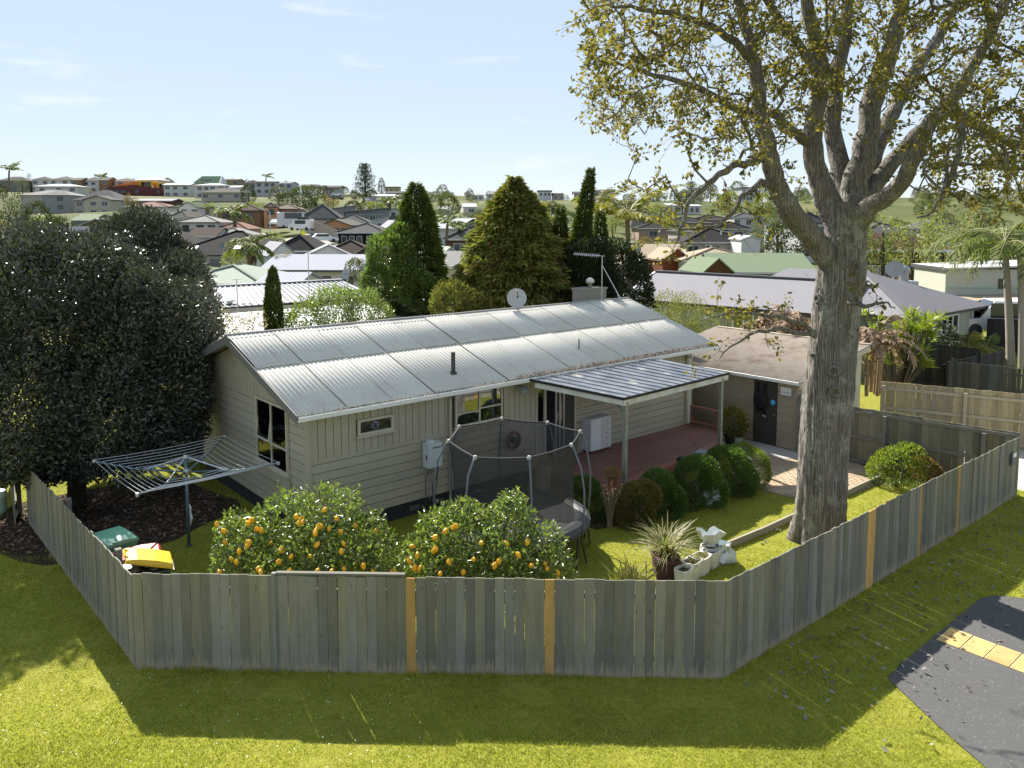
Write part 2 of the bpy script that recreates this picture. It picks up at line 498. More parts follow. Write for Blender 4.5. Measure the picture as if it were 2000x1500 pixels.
M_WHITE2 = mat('white_wall', (.72, .72, .70), .7, .3, .05, 1.0)
M_GREYBARGE = mat('grey_barge', (.17, .17, .165), .6, .3, .15, 4)
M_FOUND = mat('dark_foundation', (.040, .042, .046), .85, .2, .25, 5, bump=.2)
M_GUTTERDARK = mat('gutter_channel', (.13, .12, .135), .7, .3, .3, 9)
M_BLIND = mat('cedar_blind', (.17, .065, .025), .45, .4, .2, 6, (1, 1, 8))
M_DARK = mat('dark_interior', (.012, .012, .014), .8, .2)
M_ROOM = mat('dim_room', (.03, .028, .026), .8, .2)
M_GLASS = glassmat()
M_DECK = mat('red_deck_stain', (.25, .115, .092), .55, .4, .25, 5, (1, 6, 6), .08, .14, dirt=(.27, .16, .135), dirt_scale=1.2, dirt_amt=.4)
M_DECKEDGE = mat('red_deck_edge', (.34, .15, .11), .6, .3, .2, 5)
M_LICHENWOOD = mat('lichen_post', (.30, .31, .24), .85, .2, .3, 9, (4, 4, 1), .2, dirt=(.14, .12, .085), dirt_scale=3, dirt_amt=.7)
M_LICHENWHITE = mat('flaking_white_beam', (.62, .62, .56), .7, .3, .12, 7, dirt=(.36, .34, .22), dirt_scale=2.2, dirt_amt=.6)
M_BLACKTRIM = mat('black_flashing', (.02, .02, .023), .4, .4)
M_STEEL = mat('galvanised_steel', (.45, .46, .47), .4, .5, .15, 8, metal=.6)
M_CHARCOAL = mat('charcoal_plastic', (.03, .03, .033), .5, .4)
M_FIBRE = roof_sheet_mat()
M_ASPHALT = asphalt_mat()
M_GROUND = ground_mat()
M_CONC = mat('pale_concrete', (.42, .40, .37), .85, .2, .12, 3, bump=.15, dirt=(.28, .27, .24), dirt_scale=.7, dirt_amt=.5)
M_CONCDARK = mat('old_concrete', (.25, .235, .20), .9, .2, .2, 4, bump=.2)
M_BRICKPAVE = mat('clay_paver', (.40, .30, .205), .85, .2, .12, 9, bump=.15, objvar=.14)
M_BRICKPALE = mat('pale_paver', (.50, .43, .34), .85, .2, .12, 9, bump=.15, objvar=.12)
M_TACTILE = mat('tactile_yellow', (.62, .42, .17), .7, .3, .15, 12, dirt=(.25, .19, .12), dirt_scale=4, dirt_amt=.45, objvar=.08)
# ------------------------------------------------------------------ the town behind
def rgb(h):
    """sRGB hex of the painted colour as it is, to linear"""
    v = [int(h[i:i + 2], 16) / 255 for i in (0, 2, 4)]
    return tuple(x / 12.92 if x <= .04045 else ((x + .055) / 1.055) ** 2.4 for x in v)
RM = {}
def roofm(key):
    if key in RM: return RM[key]
    spec = {
        'tile_dark': ((0.032, 0.029, 0.029), 'tile', .6), 'tile_brown': ((0.060, 0.042, 0.035), 'tile', .7), 'tile_grey': ((0.084, 0.084, 0.086), 'tile', .7),
        'tile_pink': ((0.223, 0.136, 0.112), 'tile', .75), 'tile_blue': ((0.128, 0.140, 0.168), 'tile', .5), 'tile_olive': ((0.112, 0.108, 0.092), 'tile', .75),
        'tile_green': ((0.068, 0.100, 0.060), 'tile', .7), 'tile_maroon': ((0.092, 0.048, 0.040), 'tile', .7), 'tile_sand': ((0.310, 0.248, 0.180), 'ribs', .7),
        'tile_pale': ((0.223, 0.217, 0.211), 'tile', .7), 'metal_white': ((0.409, 0.415, 0.428), 'ribs', .5), 'metal_grey': ((0.176, 0.184, 0.200), 'ribs', .5),
        'metal_pale': ((0.260, 0.260, 0.285), 'ribs', .5), 'metal_mint': ((0.285, 0.322, 0.273), 'ribs', .5), 'metal_green': ((0.160, 0.200, 0.132), 'ribs', .5),
        'metal_lightblue': ((0.279, 0.291, 0.335), 'ribs', .5), 'grey_flat': ((0.136, 0.140, 0.144), 'plain', .6), 'bright_green': ((0.060, 0.136, 0.076), 'tile', .7), 'tile_beigebrown': ((0.186, 0.146, 0.124), 'tile', .75),
    }[key]
    RM[key] = roof_tex('roof_' + key, spec[0], spec[1], .92, .08 if sum(spec[0]) < .6 else .15, pitch=.36 if spec[1] == 'tile' else .30, dark=.5 if spec[1] == 'tile' else .35)
    return RM[key]
WM = {}
def wallm(hexcol):
    if hexcol not in WM: WM[hexcol] = mat('wall_' + hexcol, tuple(c * .68 for c in rgb(hexcol)), .85, .2, .06, .8, coords='World')
    return WM[hexcol]
M_PANE = mat('far_pane', (.035, .045, .055), .12, .6, .2, 1.0)
M_FRAME = mat('far_frame', (.55, .55, .53), .7, .2, .03)
M_FRAMEDK = mat('far_frame_dark', (.05, .05, .055), .6, .3, .03)
M_FASCIA = mat('far_fascia', (.55, .54, .52), .6, .3, .05)
M_FASCIADK = mat('far_fascia_dark', (.06, .06, .062), .6, .3, .05)

# label | px | eave py | width px | distance | yaw | depth | wall height | roof | rise m | wall | roof | windows per storey | frame
T_ = [
 # skyline, left
 ('grey hip roof behind trees at the far left end of the skyline', 22, 353, 60, 335, 0, 9, 4, 'hip', 2.0, '8d8a84', 'tile_grey', 2, 0),
 ('white townhouse left of the white gable strip on the left skyline', 80, 351, 34, 338, 8, 10, 5.2, 'hip', 1.6, 'e6e4df', 'tile_olive', 2, 0),
 ('white townhouse right of the white gable strip on the left skyline', 118, 351, 44, 334, 0, 10, 5.2, 'hip', 1.7, 'e9e7e2', 'tile_olive', 2, 0),
 ('brown-walled end of the first townhouse block on the left skyline', 149, 352, 18, 333, 0, 9, 5.6, 'gabx', 1.3, 'a8835f', 'tile_olive', 1, 0),
 ('white middle of the second townhouse block on the left skyline', 176, 353, 38, 336, 0, 10, 5.4, 'hip', 1.8, 'eceae6', 'tile_olive', 2, 0),
 ('brown-walled townhouse between white blocks on the left skyline', 202, 352, 19, 334, 0, 9, 5.6, 'gabx', 1.5, 'a07c58', 'tile_olive', 1, 0),
 ('white and tan townhouse just left of the red school roof', 238, 354, 52, 338, 0, 10, 5.0, 'hip', 1.6, 'd9cfbe', 'tile_olive', 3, 0),
 ('low white house with bright white roof below the left skyline townhouses', 110, 364, 86, 290, 4, 9, 2.9, 'hip', 1.1, 'dfdcd4', 'metal_white', 3, 0),
 ('white roofed villa with dark eave above the orange school roof', 288, 352, 58, 350, 0, 9, 4, 'hip', 1.8, 'e9e8e4', 'metal_white', 1, 0),
 ('long white roofed house left of the green gabled roof', 345, 361, 54, 320, 0, 8, 4.5, 'gabx', .9, 'dcdcd8', 'metal_white', 3, 0),
 ('white two storey house below the green gabled roof', 410, 362, 66, 300, 0, 9, 4.8, 'hip', 1.0, 'dcdcdb', 'metal_white', 4, 0),
 ('white house with pale roof right of the green gabled roof', 452, 366, 34, 300, -6, 9, 4.0, 'gabx', .9, 'e4e4e2', 'metal_white', 2, 0),
 ('long house with flat grey hip roof right of the red school', 432, 376, 84, 270, 0, 9, 2.6, 'hip', 1.7, 'c9c5b6', 'tile_olive', 3, 0),
 ('brown roofed house on the skyline right of the green gable', 450, 352, 30, 360, 0, 9, 3.2, 'gabx', .8, 'a3937c', 'tile_brown', 2, 0),
 ('house with dark pyramid roof on the skyline', 489, 358, 30, 340, 0, 9, 5.0, 'hip', 1.6, 'bdbab6', 'tile_dark', 2, 1),
 ('grey two storey house with big panes on the skyline', 518, 356, 42, 335, 6, 9, 6.0, 'gabx', .7, 'c2c6c9', 'tile_brown', 3, 1),
 ('pale grey house with glazed upper floor on the skyline', 556, 358, 26, 335, -6, 9, 6.0, 'gabx', .9, 'b9bfc6', 'metal_grey', 2, 1),
 ('grey gabled house behind the willowy tree on the skyline', 606, 364, 34, 330, 12, 9, 5.0, 'gabx', 1.0, 'a9acac', 'tile_grey', 2, 0),
 ('long grey roof on the skyline left of the tall pine', 640, 366, 48, 340, 0, 9, 3.5, 'gabx', 1.0, 'bcbab6', 'tile_grey', 2, 0),
 ('cream square house on the skyline right of the dark cypress', 765, 366, 27, 380, 0, 9, 2.4, 'flat', .35, 'd9c48f', 'grey_flat', 3, 0),
 ('grey roof on the skyline next to the cream house', 772, 377, 38, 340, 0, 9, 2.4, 'gabx', .9, 'b4b1ac', 'tile_grey', 2, 0),
 ('pale grey house under the cream house', 800, 377, 34, 345, 0, 9, 3.0, 'gabx', 1.0, 'bcbcb8', 'tile_grey', 2, 0),
 ('white roof low on the hill right of the tall pine', 745, 383, 50, 300, 0, 8, 2.4, 'gabx', .9, 'e0dfdb', 'metal_white', 2, 0),
 ('grey gable roof in trees right of the tall pine', 738, 396, 44, 240, 20, 9, 2.6, 'gabx', 1.8, 'bdbdbb', 'tile_pale', 2, 0),
 ('small white house on the centre hill left of the broad conifer', 868, 408, 26, 240, 0, 8, 2.6, 'gabx', 1.0, 'e3e2de', 'metal_white', 2, 0),
 ('small white cottage roof next to dark green trees in the centre', 918, 404, 28, 250, 10, 8, 2.6, 'gabx', 1.2, 'e3e2de', 'metal_white', 1, 0),
 ('white house on the centre skyline', 935, 381, 20, 340, 0, 8, 3.2, 'hip', 1.1, 'd9d9d6', 'metal_white', 2, 0),
 ('pale house on the centre skyline with grey roof', 962, 379, 24, 340, -10, 8, 3.4, 'gabx', 1.4, 'cfd2d6', 'tile_pale', 2, 0),
 ('white low house at the edge of the broad conifer on the skyline', 976, 386, 22, 300, 0, 8, 2.2, 'gabx', .8, 'e4e4e2', 'metal_white', 1, 0),
 ('white house with dark windows on the skyline right of the broad conifer', 1064, 374, 28, 330, 0, 8, 3.4, 'flat', .5, 'e5e5e5', 'grey_flat', 3, 0),
 ('grey house on the skyline beside the leaning spire', 1090, 380, 22, 330, 0, 8, 2.6, 'gabx', .8, 'bdb6ae', 'tile_brown', 2, 0),
 ('pale house on the skyline seen through the golden palm', 1180, 374, 40, 330, 0, 8, 3.2, 'gabx', 1.0, 'cfcfcf', 'tile_grey', 3, 0),
 ('row house on the skyline right of the leaning spire', 1135, 377, 30, 330, 0, 8, 3.0, 'gabx', .8, 'd5d5d5', 'tile_grey', 2, 0),
 ('white two storey house on the hill seen between oak branches', 1465, 368, 36, 300, 8, 9, 5.0, 'flat', .5, 'dcdfe3', 'grey_flat', 4, 0),
 ('white house in trees left of the hilltop house', 1352, 402, 38, 220, 0, 9, 2.0, 'gabx', .5, 'ededec', 'metal_white', 3, 0),
 ('low white house among trees at mid hill seen under the oak', 1318, 401, 30, 220, 0, 9, 2.2, 'gabx', .7, 'e6e6e4', 'metal_white', 2, 0),
 # second row, left
 ('big two storey house with pale grey tile hip roof left', 88, 381, 100, 255, 2, 12, 5.3, 'hip', 1.9, 'c3bfb8', 'tile_pale', 1, 1),
 ('small gabled front of the pale grey tiled house', 108, 381, 56, 250, 0, 6, 5.2, 'hip', 1.6, 'a2a3a5', 'tile_pale', 1, 1),
 ('grey tile hip roof beside the red school wall', 186, 391, 94, 245, -4, 12, 4.8, 'hip', 3.4, 'b6b4ad', 'tile_grey', 3, 0),
 ('cream gable front of the grey tile hip roof house', 190, 390, 56, 238, -2, 6, 4.9, 'gaby', 1.3, 'cdc5b2', 'tile_grey', 2, 0),
 ('long pale roof just below the red school', 295, 392, 84, 225, 0, 8, 2.4, 'gabx', .7, '6a4a44', 'metal_pale', 0, 0),
 ('house with pink tile hip roof below the school', 284, 403, 86, 205, 3, 10, 4.6, 'hip', 1.4, 'cdd0d3', 'tile_pink', 4, 0),
 ('white house with green tile roof and gabled front', 374, 405, 84, 200, 0, 9, 4.2, 'hip', 1.7, 'e4e3df', 'tile_green', 2, 1),
 ('white gabled bay under the green tile roof', 367, 405, 38, 192, 0, 5, 4.0, 'gaby', 1.4, 'e8e7e3', 'tile_green', 2, 1),
 ('white house with grey hip roof and arched window', 290, 419, 62, 175, 0, 9, 2.9, 'hip', 1.5, 'dfdedb', 'tile_grey', 2, 1),
 ('brown pyramid roof right of the arched window house', 346, 424, 40, 172, -10, 9, 2.6, 'hip', 1.4, 'd3cec6', 'tile_olive', 1, 0),
 ('white bungalow with blue-grey hip roof and wide windows', 386, 434, 84, 150, 0, 9, 2.7, 'hip', 1.3, 'e9eaec', 'tile_pale', 3, 1),
 ('pale gabled roof over olive triangle gable at left', 190, 440, 78, 130, -12, 9, 2.6, 'gaby', 1.15, '8d8468', 'metal_white', 0, 0),
 ('dark green low roof behind the dark bushes at left', 160, 430, 46, 150, 0, 8, 2.4, 'gabx', 1.2, '8a8f88', 'metal_green', 0, 0),
 ('long low white roof left of the dark tiled house', 200, 456, 150, 95, 0, 7, 2.2, 'gabx', .6, 'c9c8c5', 'metal_pale', 0, 0),
 ('brown hip roof with wide gutter right of the green roof', 466, 411, 90, 190, 0, 10, 2.6, 'hip', 1.8, '9a7f63', 'tile_brown', 3, 1),
 ('terracotta two storey house with grey roof', 556, 408, 58, 185, 5, 10, 4.6, 'hip', 1.2, 'd69a73', 'tile_beigebrown', 2, 1),
 ('tall terracotta wing with narrow window left of the grey roof', 528, 404, 26, 180, 12, 7, 5.2, 'hip', 1.0, 'd99f79', 'tile_beigebrown', 1, 1),
 ('low garage wing of the terracotta house', 587, 422, 50, 182, 0, 8, 2.5, 'hip', 1.4, 'b96f52', 'tile_grey', 1, 1),
 ('white walled house with tall grey pyramid roof near the van', 624, 427, 80, 160, 4, 10, 2.6, 'hip', 3.0, 'd9d6cf', 'tile_grey', 2, 1),
 ('orange gabled house with red trim in front of grey roof', 655, 440, 66, 140, -8, 8, 2.4, 'gaby', 1.1, 'd9a276', 'tile_olive', 3, 1),
 ('broad brown-grey roof behind the orange gabled house', 682, 436, 80, 148, 0, 9, 2.6, 'hip', 1.7, '8c5d44', 'tile_grey', 1, 0),
 ('black house with grey hip roof and four pale windows', 705, 454, 98, 122, -4, 10, 2.6, 'hip', 1.4, '2b2a2d', 'tile_grey', 5, 0),
 ('pink hip roof half hidden behind the shaggy palm', 452, 447, 62, 150, 0, 9, 2.2, 'hip', 1.3, 'cfb7a8', 'tile_pink', 0, 0),
 ('grey hip roof rising behind the long dark tiled roof', 442, 460, 82, 125, 0, 9, 2.2, 'hip', 1.2, 'bdbab5', 'tile_pale', 0, 0),
 ('modern grey house with mono-pitch roof right of the pyramid roof', 661, 409, 56, 175, 6, 9, 3.4, 'mono', .9, '8f9497', 'grey_flat', 3, 0),
 ('second modern grey house with sloping roof and white window', 714, 414, 84, 168, 4, 9, 3.2, 'mono', .9, '8b9194', 'grey_flat', 4, 0),
 ('third modern grey house with flat sloping roof by the columnar conifer', 770, 424, 64, 150, -4, 9, 2.6, 'mono', .6, '7f8488', 'grey_flat', 2, 0),
 ('white roofed lean-to under the modern grey houses', 742, 430, 34, 148, 0, 6, 2.6, 'mono', .7, 'c9cdd0', 'metal_white', 1, 0),
 ('flat white building behind the modern grey houses', 776, 410, 34, 190, 0, 8, 2.4, 'flat', .4, 'e4e4e2', 'metal_white', 2, 0),
 ('small dark grey gabled house by the columnar conifer', 775, 445, 40, 128, 20, 7, 2.3, 'gaby', 1.3, '63676c', 'metal_pale', 0, 0),
 # nearer row
 ('pale blue-grey tiled roof at the far left behind the dark tree', 30, 484, 150, 62, 0, 10, 2.5, 'hip', 1.35, 'c4c0ba', 'tile_blue', 0, 0),
 ('pointed pale blue-grey tiled hip beside the long one at far left', 84, 478, 92, 58, -10, 7, 2.5, 'hip', 1.35, 'c4c0ba', 'tile_blue', 0, 0),
 ('dark hip roof peeping out right of the pale blue-grey roof', 122, 476, 60, 66, 0, 7, 2.4, 'hip', 1.0, '8a8580', 'tile_dark', 0, 0),
 ('white house with dark tiled pyramid roof left of the long dark roof', 306, 478, 112, 110, 4, 10, 2.6, 'hip', 2.4, 'dddcd9', 'tile_dark', 1, 1),
 ('brown ridge roof behind the dark tiled pyramid roof', 392, 462, 60, 122, 0, 8, 2.2, 'gabx', 1.4, 'd9d8d5', 'tile_brown', 0, 0),
 ('long white house with long dark tiled roof, skylight and roller door', 432, 497, 212, 100, -3, 12, 2.6, 'hip', 2.9, 'e2e1de', 'tile_dark', 0, 1),
 ('dark brown hip roof right of the shaggy palm', 575, 490, 90, 92, 0, 9, 2.2, 'hip', 1.8, '8c857d', 'tile_dark', 0, 0),
 ('dark brown hip roof below the black house', 680, 497, 110, 92, 6, 9, 2.2, 'hip', 1.6, '8a7d74', 'tile_brown', 0, 0),
 ('rusty brown hip roof left of the glossy camellia', 722, 500, 60, 80, 0, 8, 2.3, 'hip', 1.3, '837067', 'tile_brown', 0, 0),
 ('white gable ended house with pale striped roof', 642, 502, 100, 78, 14, 6, 2.4, 'gaby', 1.25, 'e8e8e6', 'metal_pale', 1, 0),
 ('small white gabled unit with pink blossom before it', 553, 500, 60, 84, 30, 6, 2.4, 'gaby', 1.5, 'ebebea', 'metal_pale', 0, 0),
 ('cream house with pale lilac metal roof and row of windows', 605, 527, 196, 66, -2, 9, 2.5, 'gabx', 1.15, 'e3e0d2', 'metal_lightblue', 5, 1),
 ('broad pale mint metal roof in front of the long dark roof', 420, 553, 190, 52, -4, 8, 2.3, 'hip', 1.0, 'd9ddd6', 'metal_mint', 0, 0),
 ('low pale blue roof between mint roof and lilac roof', 545, 551, 90, 50, 0, 5, 2.2, 'gabx', .5, 'cfd3d6', 'metal_lightblue', 0, 0),
 ('white metal roofed house with small dark gable in the centre', 905, 446, 104, 130, 0, 9, 2.6, 'gabx', 1.7, 'e4e4e2', 'metal_white', 0, 0),
 ('brown brick house with grey hip roof and scaffold rails', 918, 467, 106, 95, -6, 9, 2.6, 'hip', 1.6, '7a6254', 'tile_grey', 2, 0),
 ('beige low roof at the foot of the columnar conifer', 882, 520, 70, 52, 0, 7, 2.2, 'gabx', .9, 'cfc6b4', 'tile_pale', 0, 0),
 ('little pale mint gabled garage roof beside the broad conifer', 880, 505, 56, 58, 25, 6, 2.2, 'gaby', .9, 'cfcbb5', 'metal_mint', 0, 0),
 # right side
 ('cream house with dark hip roof and heat pump', 1400, 473, 128, 118, 0, 11, 2.6, 'hip', 2.1, 'd4cfc0', 'tile_dark', 3, 0),
 ('long sand coloured metal roof with brick gable', 1275, 505, 130, 92, 0, 9, 2.5, 'gabx', 1.6, 'b8a58c', 'tile_sand', 1, 0),
 ('red-brown brick gable at the end of the sand coloured roof', 1322, 507, 62, 88, 12, 5, 2.6, 'gaby', 1.3, '8f5236', 'tile_sand', 0, 0),
 ('cream garage with sand coloured hip roof', 1410, 508, 150, 84, 0, 9, 2.4, 'hip', 1.2, 'd8cdb0', 'tile_sand', 1, 0),
 ('dark roof with pinkish wall left of the heat pump house', 1290, 446, 90, 165, 0, 10, 2.4, 'hip', 1.5, 'b09a8d', 'tile_dark', 2, 0),
 ('dark low hip roof among a cluster under the oak', 1345, 434, 90, 185, 0, 10, 2.4, 'hip', 1.4, 'b8a294', 'tile_dark', 2, 0),
 ('grey hip roof at the left of the roof cluster under the oak', 1262, 422, 60, 200, 0, 10, 2.4, 'hip', 1.0, 'aaa59c', 'tile_grey', 1, 0),
 ('rose walled house in the roof cluster under the oak', 1392, 428, 70, 190, 0, 10, 2.4, 'hip', 1.1, 'c2a096', 'tile_dark', 1, 0),
 ('grey roofed house low behind the heat pump house', 1370, 452, 100, 150, 0, 9, 2.4, 'hip', 1.2, 'b5aca2', 'tile_grey', 1, 0),
 ('white house with pale verandah left of the oak limb', 1462, 424, 60, 180, 0, 9, 3.0, 'hip', 1.0, 'dcdbd8', 'tile_grey', 3, 0),
 ('cream house with dark hip roof right of the heat pump house', 1432, 447, 70, 150, 0, 9, 2.6, 'hip', 1.4, 'd6d1c4', 'tile_dark', 2, 0),
 ('white garage left of the big oak limb', 1467, 468, 40, 112, 0, 7, 2.6, 'gaby', .6, 'e9e9e9', 'metal_white', 0, 0),
 ('white two storey house with grey roof between oak limb and trunk', 1592, 435, 62, 105, 10, 10, 5.0, 'hip', 1.4, 'e2e3e4', 'tile_grey', 2, 1),
 ('house with pale green metal roof and cedar gable', 1492, 531, 196, 70, -4, 9, 2.3, 'gabx', 1.55, 'b9b6a3', 'metal_green', 0, 0),
 ('cedar gable end of the pale green roof', 1402, 532, 70, 66.5, 16, 4, 2.2, 'gaby', 1.25, '6b4630', 'metal_green', 0, 0),
 ('grey house with white trim behind the yellow-green tree', 1740, 455, 110, 110, 0, 9, 4.2, 'hip', 1.4, 'd5d6d8', 'tile_grey', 4, 0),
 ('white house behind palms at the right edge', 1850, 447, 90, 120, 0, 9, 4.6, 'hip', 1.4, 'd8d8da', 'tile_grey', 3, 0),
 ('brown tile roof half hidden by the oak bole on the left', 1262, 562, 90, 60, 10, 9, 2.2, 'hip', 1.5, '8d7f72', 'tile_brown', 0, 0),
]
CTRL = [(-30, 0, 0), (0, 0, 0), (30, 0, 0), (-40, 20, 0), (-12, 18, 0), (0, 18, 0), (14, 18, 0), (40, 20, 0), (-20, 34, 0), (4, 34, 0), (20, 36, 0), (40, 44, 0), (30, 50, 0), (-60, 60, -.3), (60, 60, .2), (120, 300, 14), (170, 330, 18), (90, 220, 5), (60, 130, 1), (-160, 330, 18), (-300, 340, 16), (300, 340, 16)]
for q in T_:
    p = at(q[1], q[2], q[4]); CTRL.append((p.x, q[4] + q[6] * .3, p.z - q[7]))
_pts = np.array(CTRL, float)
def terrain(x, y):
    x = np.asarray(x, float); y = np.asarray(y, float); sh = x.shape; x = x.ravel(); y = y.ravel(); out = np.zeros(len(x))
    for i in range(0, len(x), 4000):
        xx, yy = x[i:i + 4000, None], y[i:i + 4000, None]
        d2 = (xx - _pts[:, 0]) ** 2 * .30 + (yy - _pts[:, 1]) ** 2 * 1.5 + 20 + .0006 * yy ** 2
        w = d2 ** -1.8; out[i:i + 4000] = (w * _pts[:, 2]).sum(1) / w.sum(1)
    near = np.clip((y - 42) / 40, 0, 1); near = near * near * (3 - 2 * near)
    far = np.clip((y - 400) / 260, 0, 1)
    return (out * near * (1 - far) - 6 * far - .25 * np.clip((y - 46) / 10, 0, 1)).reshape(sh)
ys = np.concatenate([np.linspace(-40, 40, 9), np.linspace(44, 420, 95), np.linspace(430, 2600, 18)])
us = np.linspace(-1, 1, 91)
X = us[None, :] * (60 + np.abs(ys)[:, None] * 1.05); Y = np.repeat(ys[:, None], 91, 1)
Z = terrain(X, Y)
nY, nX = X.shape
I = np.arange(nY * nX).reshape(nY, nX)
F = np.stack([I[:-1, :-1], I[:-1, 1:], I[1:, 1:], I[1:, :-1]], -1).reshape(-1, 4)
g_ = link('ground', mesh_np('ground', np.stack([X, Y, Z], -1).reshape(-1, 3), F, M_GROUND, True)); g_['kind'] = 'structure'
def gz_at(x, y): return float(terrain(np.array([x]), np.array([y]))[0])

def roof_faces(kind, L, D, h, rise, ov, b):
    """roof as a thin shell with metre UVs; local x along the front, y away"""
    x0, x1, y0, y1 = -L / 2 - ov, L / 2 + ov, -ov, D + ov
    th = .14
    def face(P, eave):
        P = [Vector(p) for p in P]
        e = (P[1] - P[0]); ex = e.normalized(); nrm = (P[1] - P[0]).cross(P[2] - P[0])
        if nrm.length < 1e-6: nrm = (P[1] - P[0]).cross(P[-1] - P[0])
        nrm.normalize(); sy = nrm.cross(ex)
        b.poly(P, [((p - P[0]).dot(ex), (p - P[0]).dot(sy)) for p in P])
    zz = h
    if kind == 'flat':
        b.box(x0, x1, y0, y1, zz, zz + rise); return
    if kind == 'hip':
        m = min(x1 - x0, y1 - y0) / 2
        if (x1 - x0) >= (y1 - y0): r0, r1 = (x0 + m, (y0 + y1) / 2, zz + rise), (x1 - m, (y0 + y1) / 2, zz + rise)
        else: r0, r1 = ((x0 + x1) / 2, y0 + m, zz + rise), ((x0 + x1) / 2, y1 - m, zz + rise)
        a, b_, c, d = (x0, y0, zz), (x1, y0, zz), (x1, y1, zz), (x0, y1, zz)
        if (x1 - x0) >= (y1 - y0):
            face([a, b_, r1, r0], 0); face([b_, c, r1], 0); face([c, d, r0, r1], 0); face([d, a, r0], 0)
        else:
            face([a, b_, r0], 0); face([b_, c, r1, r0], 0); face([c, d, r1], 0); face([d, a, r0, r1], 0)
        b.poly([d, c, b_, a])
    elif kind == 'gabx':
        ym = (y0 + y1) / 2
        face([(x0, y0, zz), (x1, y0, zz), (x1, ym, zz + rise), (x0, ym, zz + rise)], 0); face([(x1, y1, zz), (x0, y1, zz), (x0, ym, zz + rise), (x1, ym, zz + rise)], 0)
        for P in ([(x0, ym, zz + rise - th), (x1, ym, zz + rise - th), (x1, y0, zz - th), (x0, y0, zz - th)], [(x1, ym, zz + rise - th), (x0, ym, zz + rise - th), (x0, y1, zz - th), (x1, y1, zz - th)]): b.poly(P)
        for xs in (x0, x1):
            b.poly([(xs, y0, zz - th), (xs, y0, zz), (xs, ym, zz + rise), (xs, ym, zz + rise - th)]); b.poly([(xs, ym, zz + rise - th), (xs, ym, zz + rise), (xs, y1, zz), (xs, y1, zz - th)])
        b.poly([(x0, y0, zz - th), (x1, y0, zz - th), (x1, y0, zz), (x0, y0, zz)])
    elif kind == 'gaby':
        xm = 0
        face([(x1, y0, zz), (x1, y1, zz), (xm, y1, zz + rise), (xm, y0, zz + rise)], 0); face([(x0, y1, zz), (x0, y0, zz), (xm, y0, zz + rise), (xm, y1, zz + rise)], 0)
        b.poly([(x0, y0, zz - th), (xm, y0, zz + rise - th), (xm, y0, zz + rise), (x0, y0, zz)]); b.poly([(xm, y0, zz + rise - th), (x1, y0, zz - th), (x1, y0, zz), (xm, y0, zz + rise)])
        b.poly([(x0, y0, zz - th), (x0, y1, zz - th), (xm, y1, zz + rise - th), (xm, y0, zz + rise - th)]); b.poly([(xm, y0, zz + rise - th), (xm, y1, zz + rise - th), (x1, y1, zz - th), (x1, y0, zz - th)])
    elif kind == 'mono':
        face([(x0, y0, zz), (x1, y0, zz + rise), (x1, y1, zz + rise), (x0, y1, zz)], 0)
        b.poly([(x0, y0, zz - th), (x1, y0, zz + rise - th), (x1, y0, zz + rise), (x0, y0, zz)]); b.poly([(x0, y1, zz - th), (x1, y1, zz + rise - th), (x1, y0, zz + rise - th), (x0, y0, zz - th)])
        b.poly([(x1, y0, zz + rise - th), (x1, y1, zz + rise - th), (x1, y1, zz + rise), (x1, y0, zz + rise)])
WINM = {}
def far_window(parent, x, z, w, h, dark, y=-.03, rz=0.0, bars=1):
    k = (round(w, 2), round(h, 2), dark, bars)
    if k not in WINM:
        f = MB(); t = .07
        f.box(0, w, -.05, .02, -t, 0); f.box(0, w, -.05, .02, h, h + t); f.box(-t, 0, -.05, .02, -t, h + t); f.box(w, w + t, -.05, .02, -t, h + t)
        for b_ in range(bars): f.box(w * (b_ + 1) / (bars + 1) - .03, w * (b_ + 1) / (bars + 1) + .03, -.05, .02, 0, h)
        WINM[k] = (f.mesh('window', M_FRAMEDK if dark else M_FRAME), MB().box(0, w, -.02, .015, 0, h).mesh('pane', M_PANE))
    a, b_ = WINM[k]
    o = link('window', a, parent, (x, y, z), (0, 0, rz)); link('pane', b_, o); return o
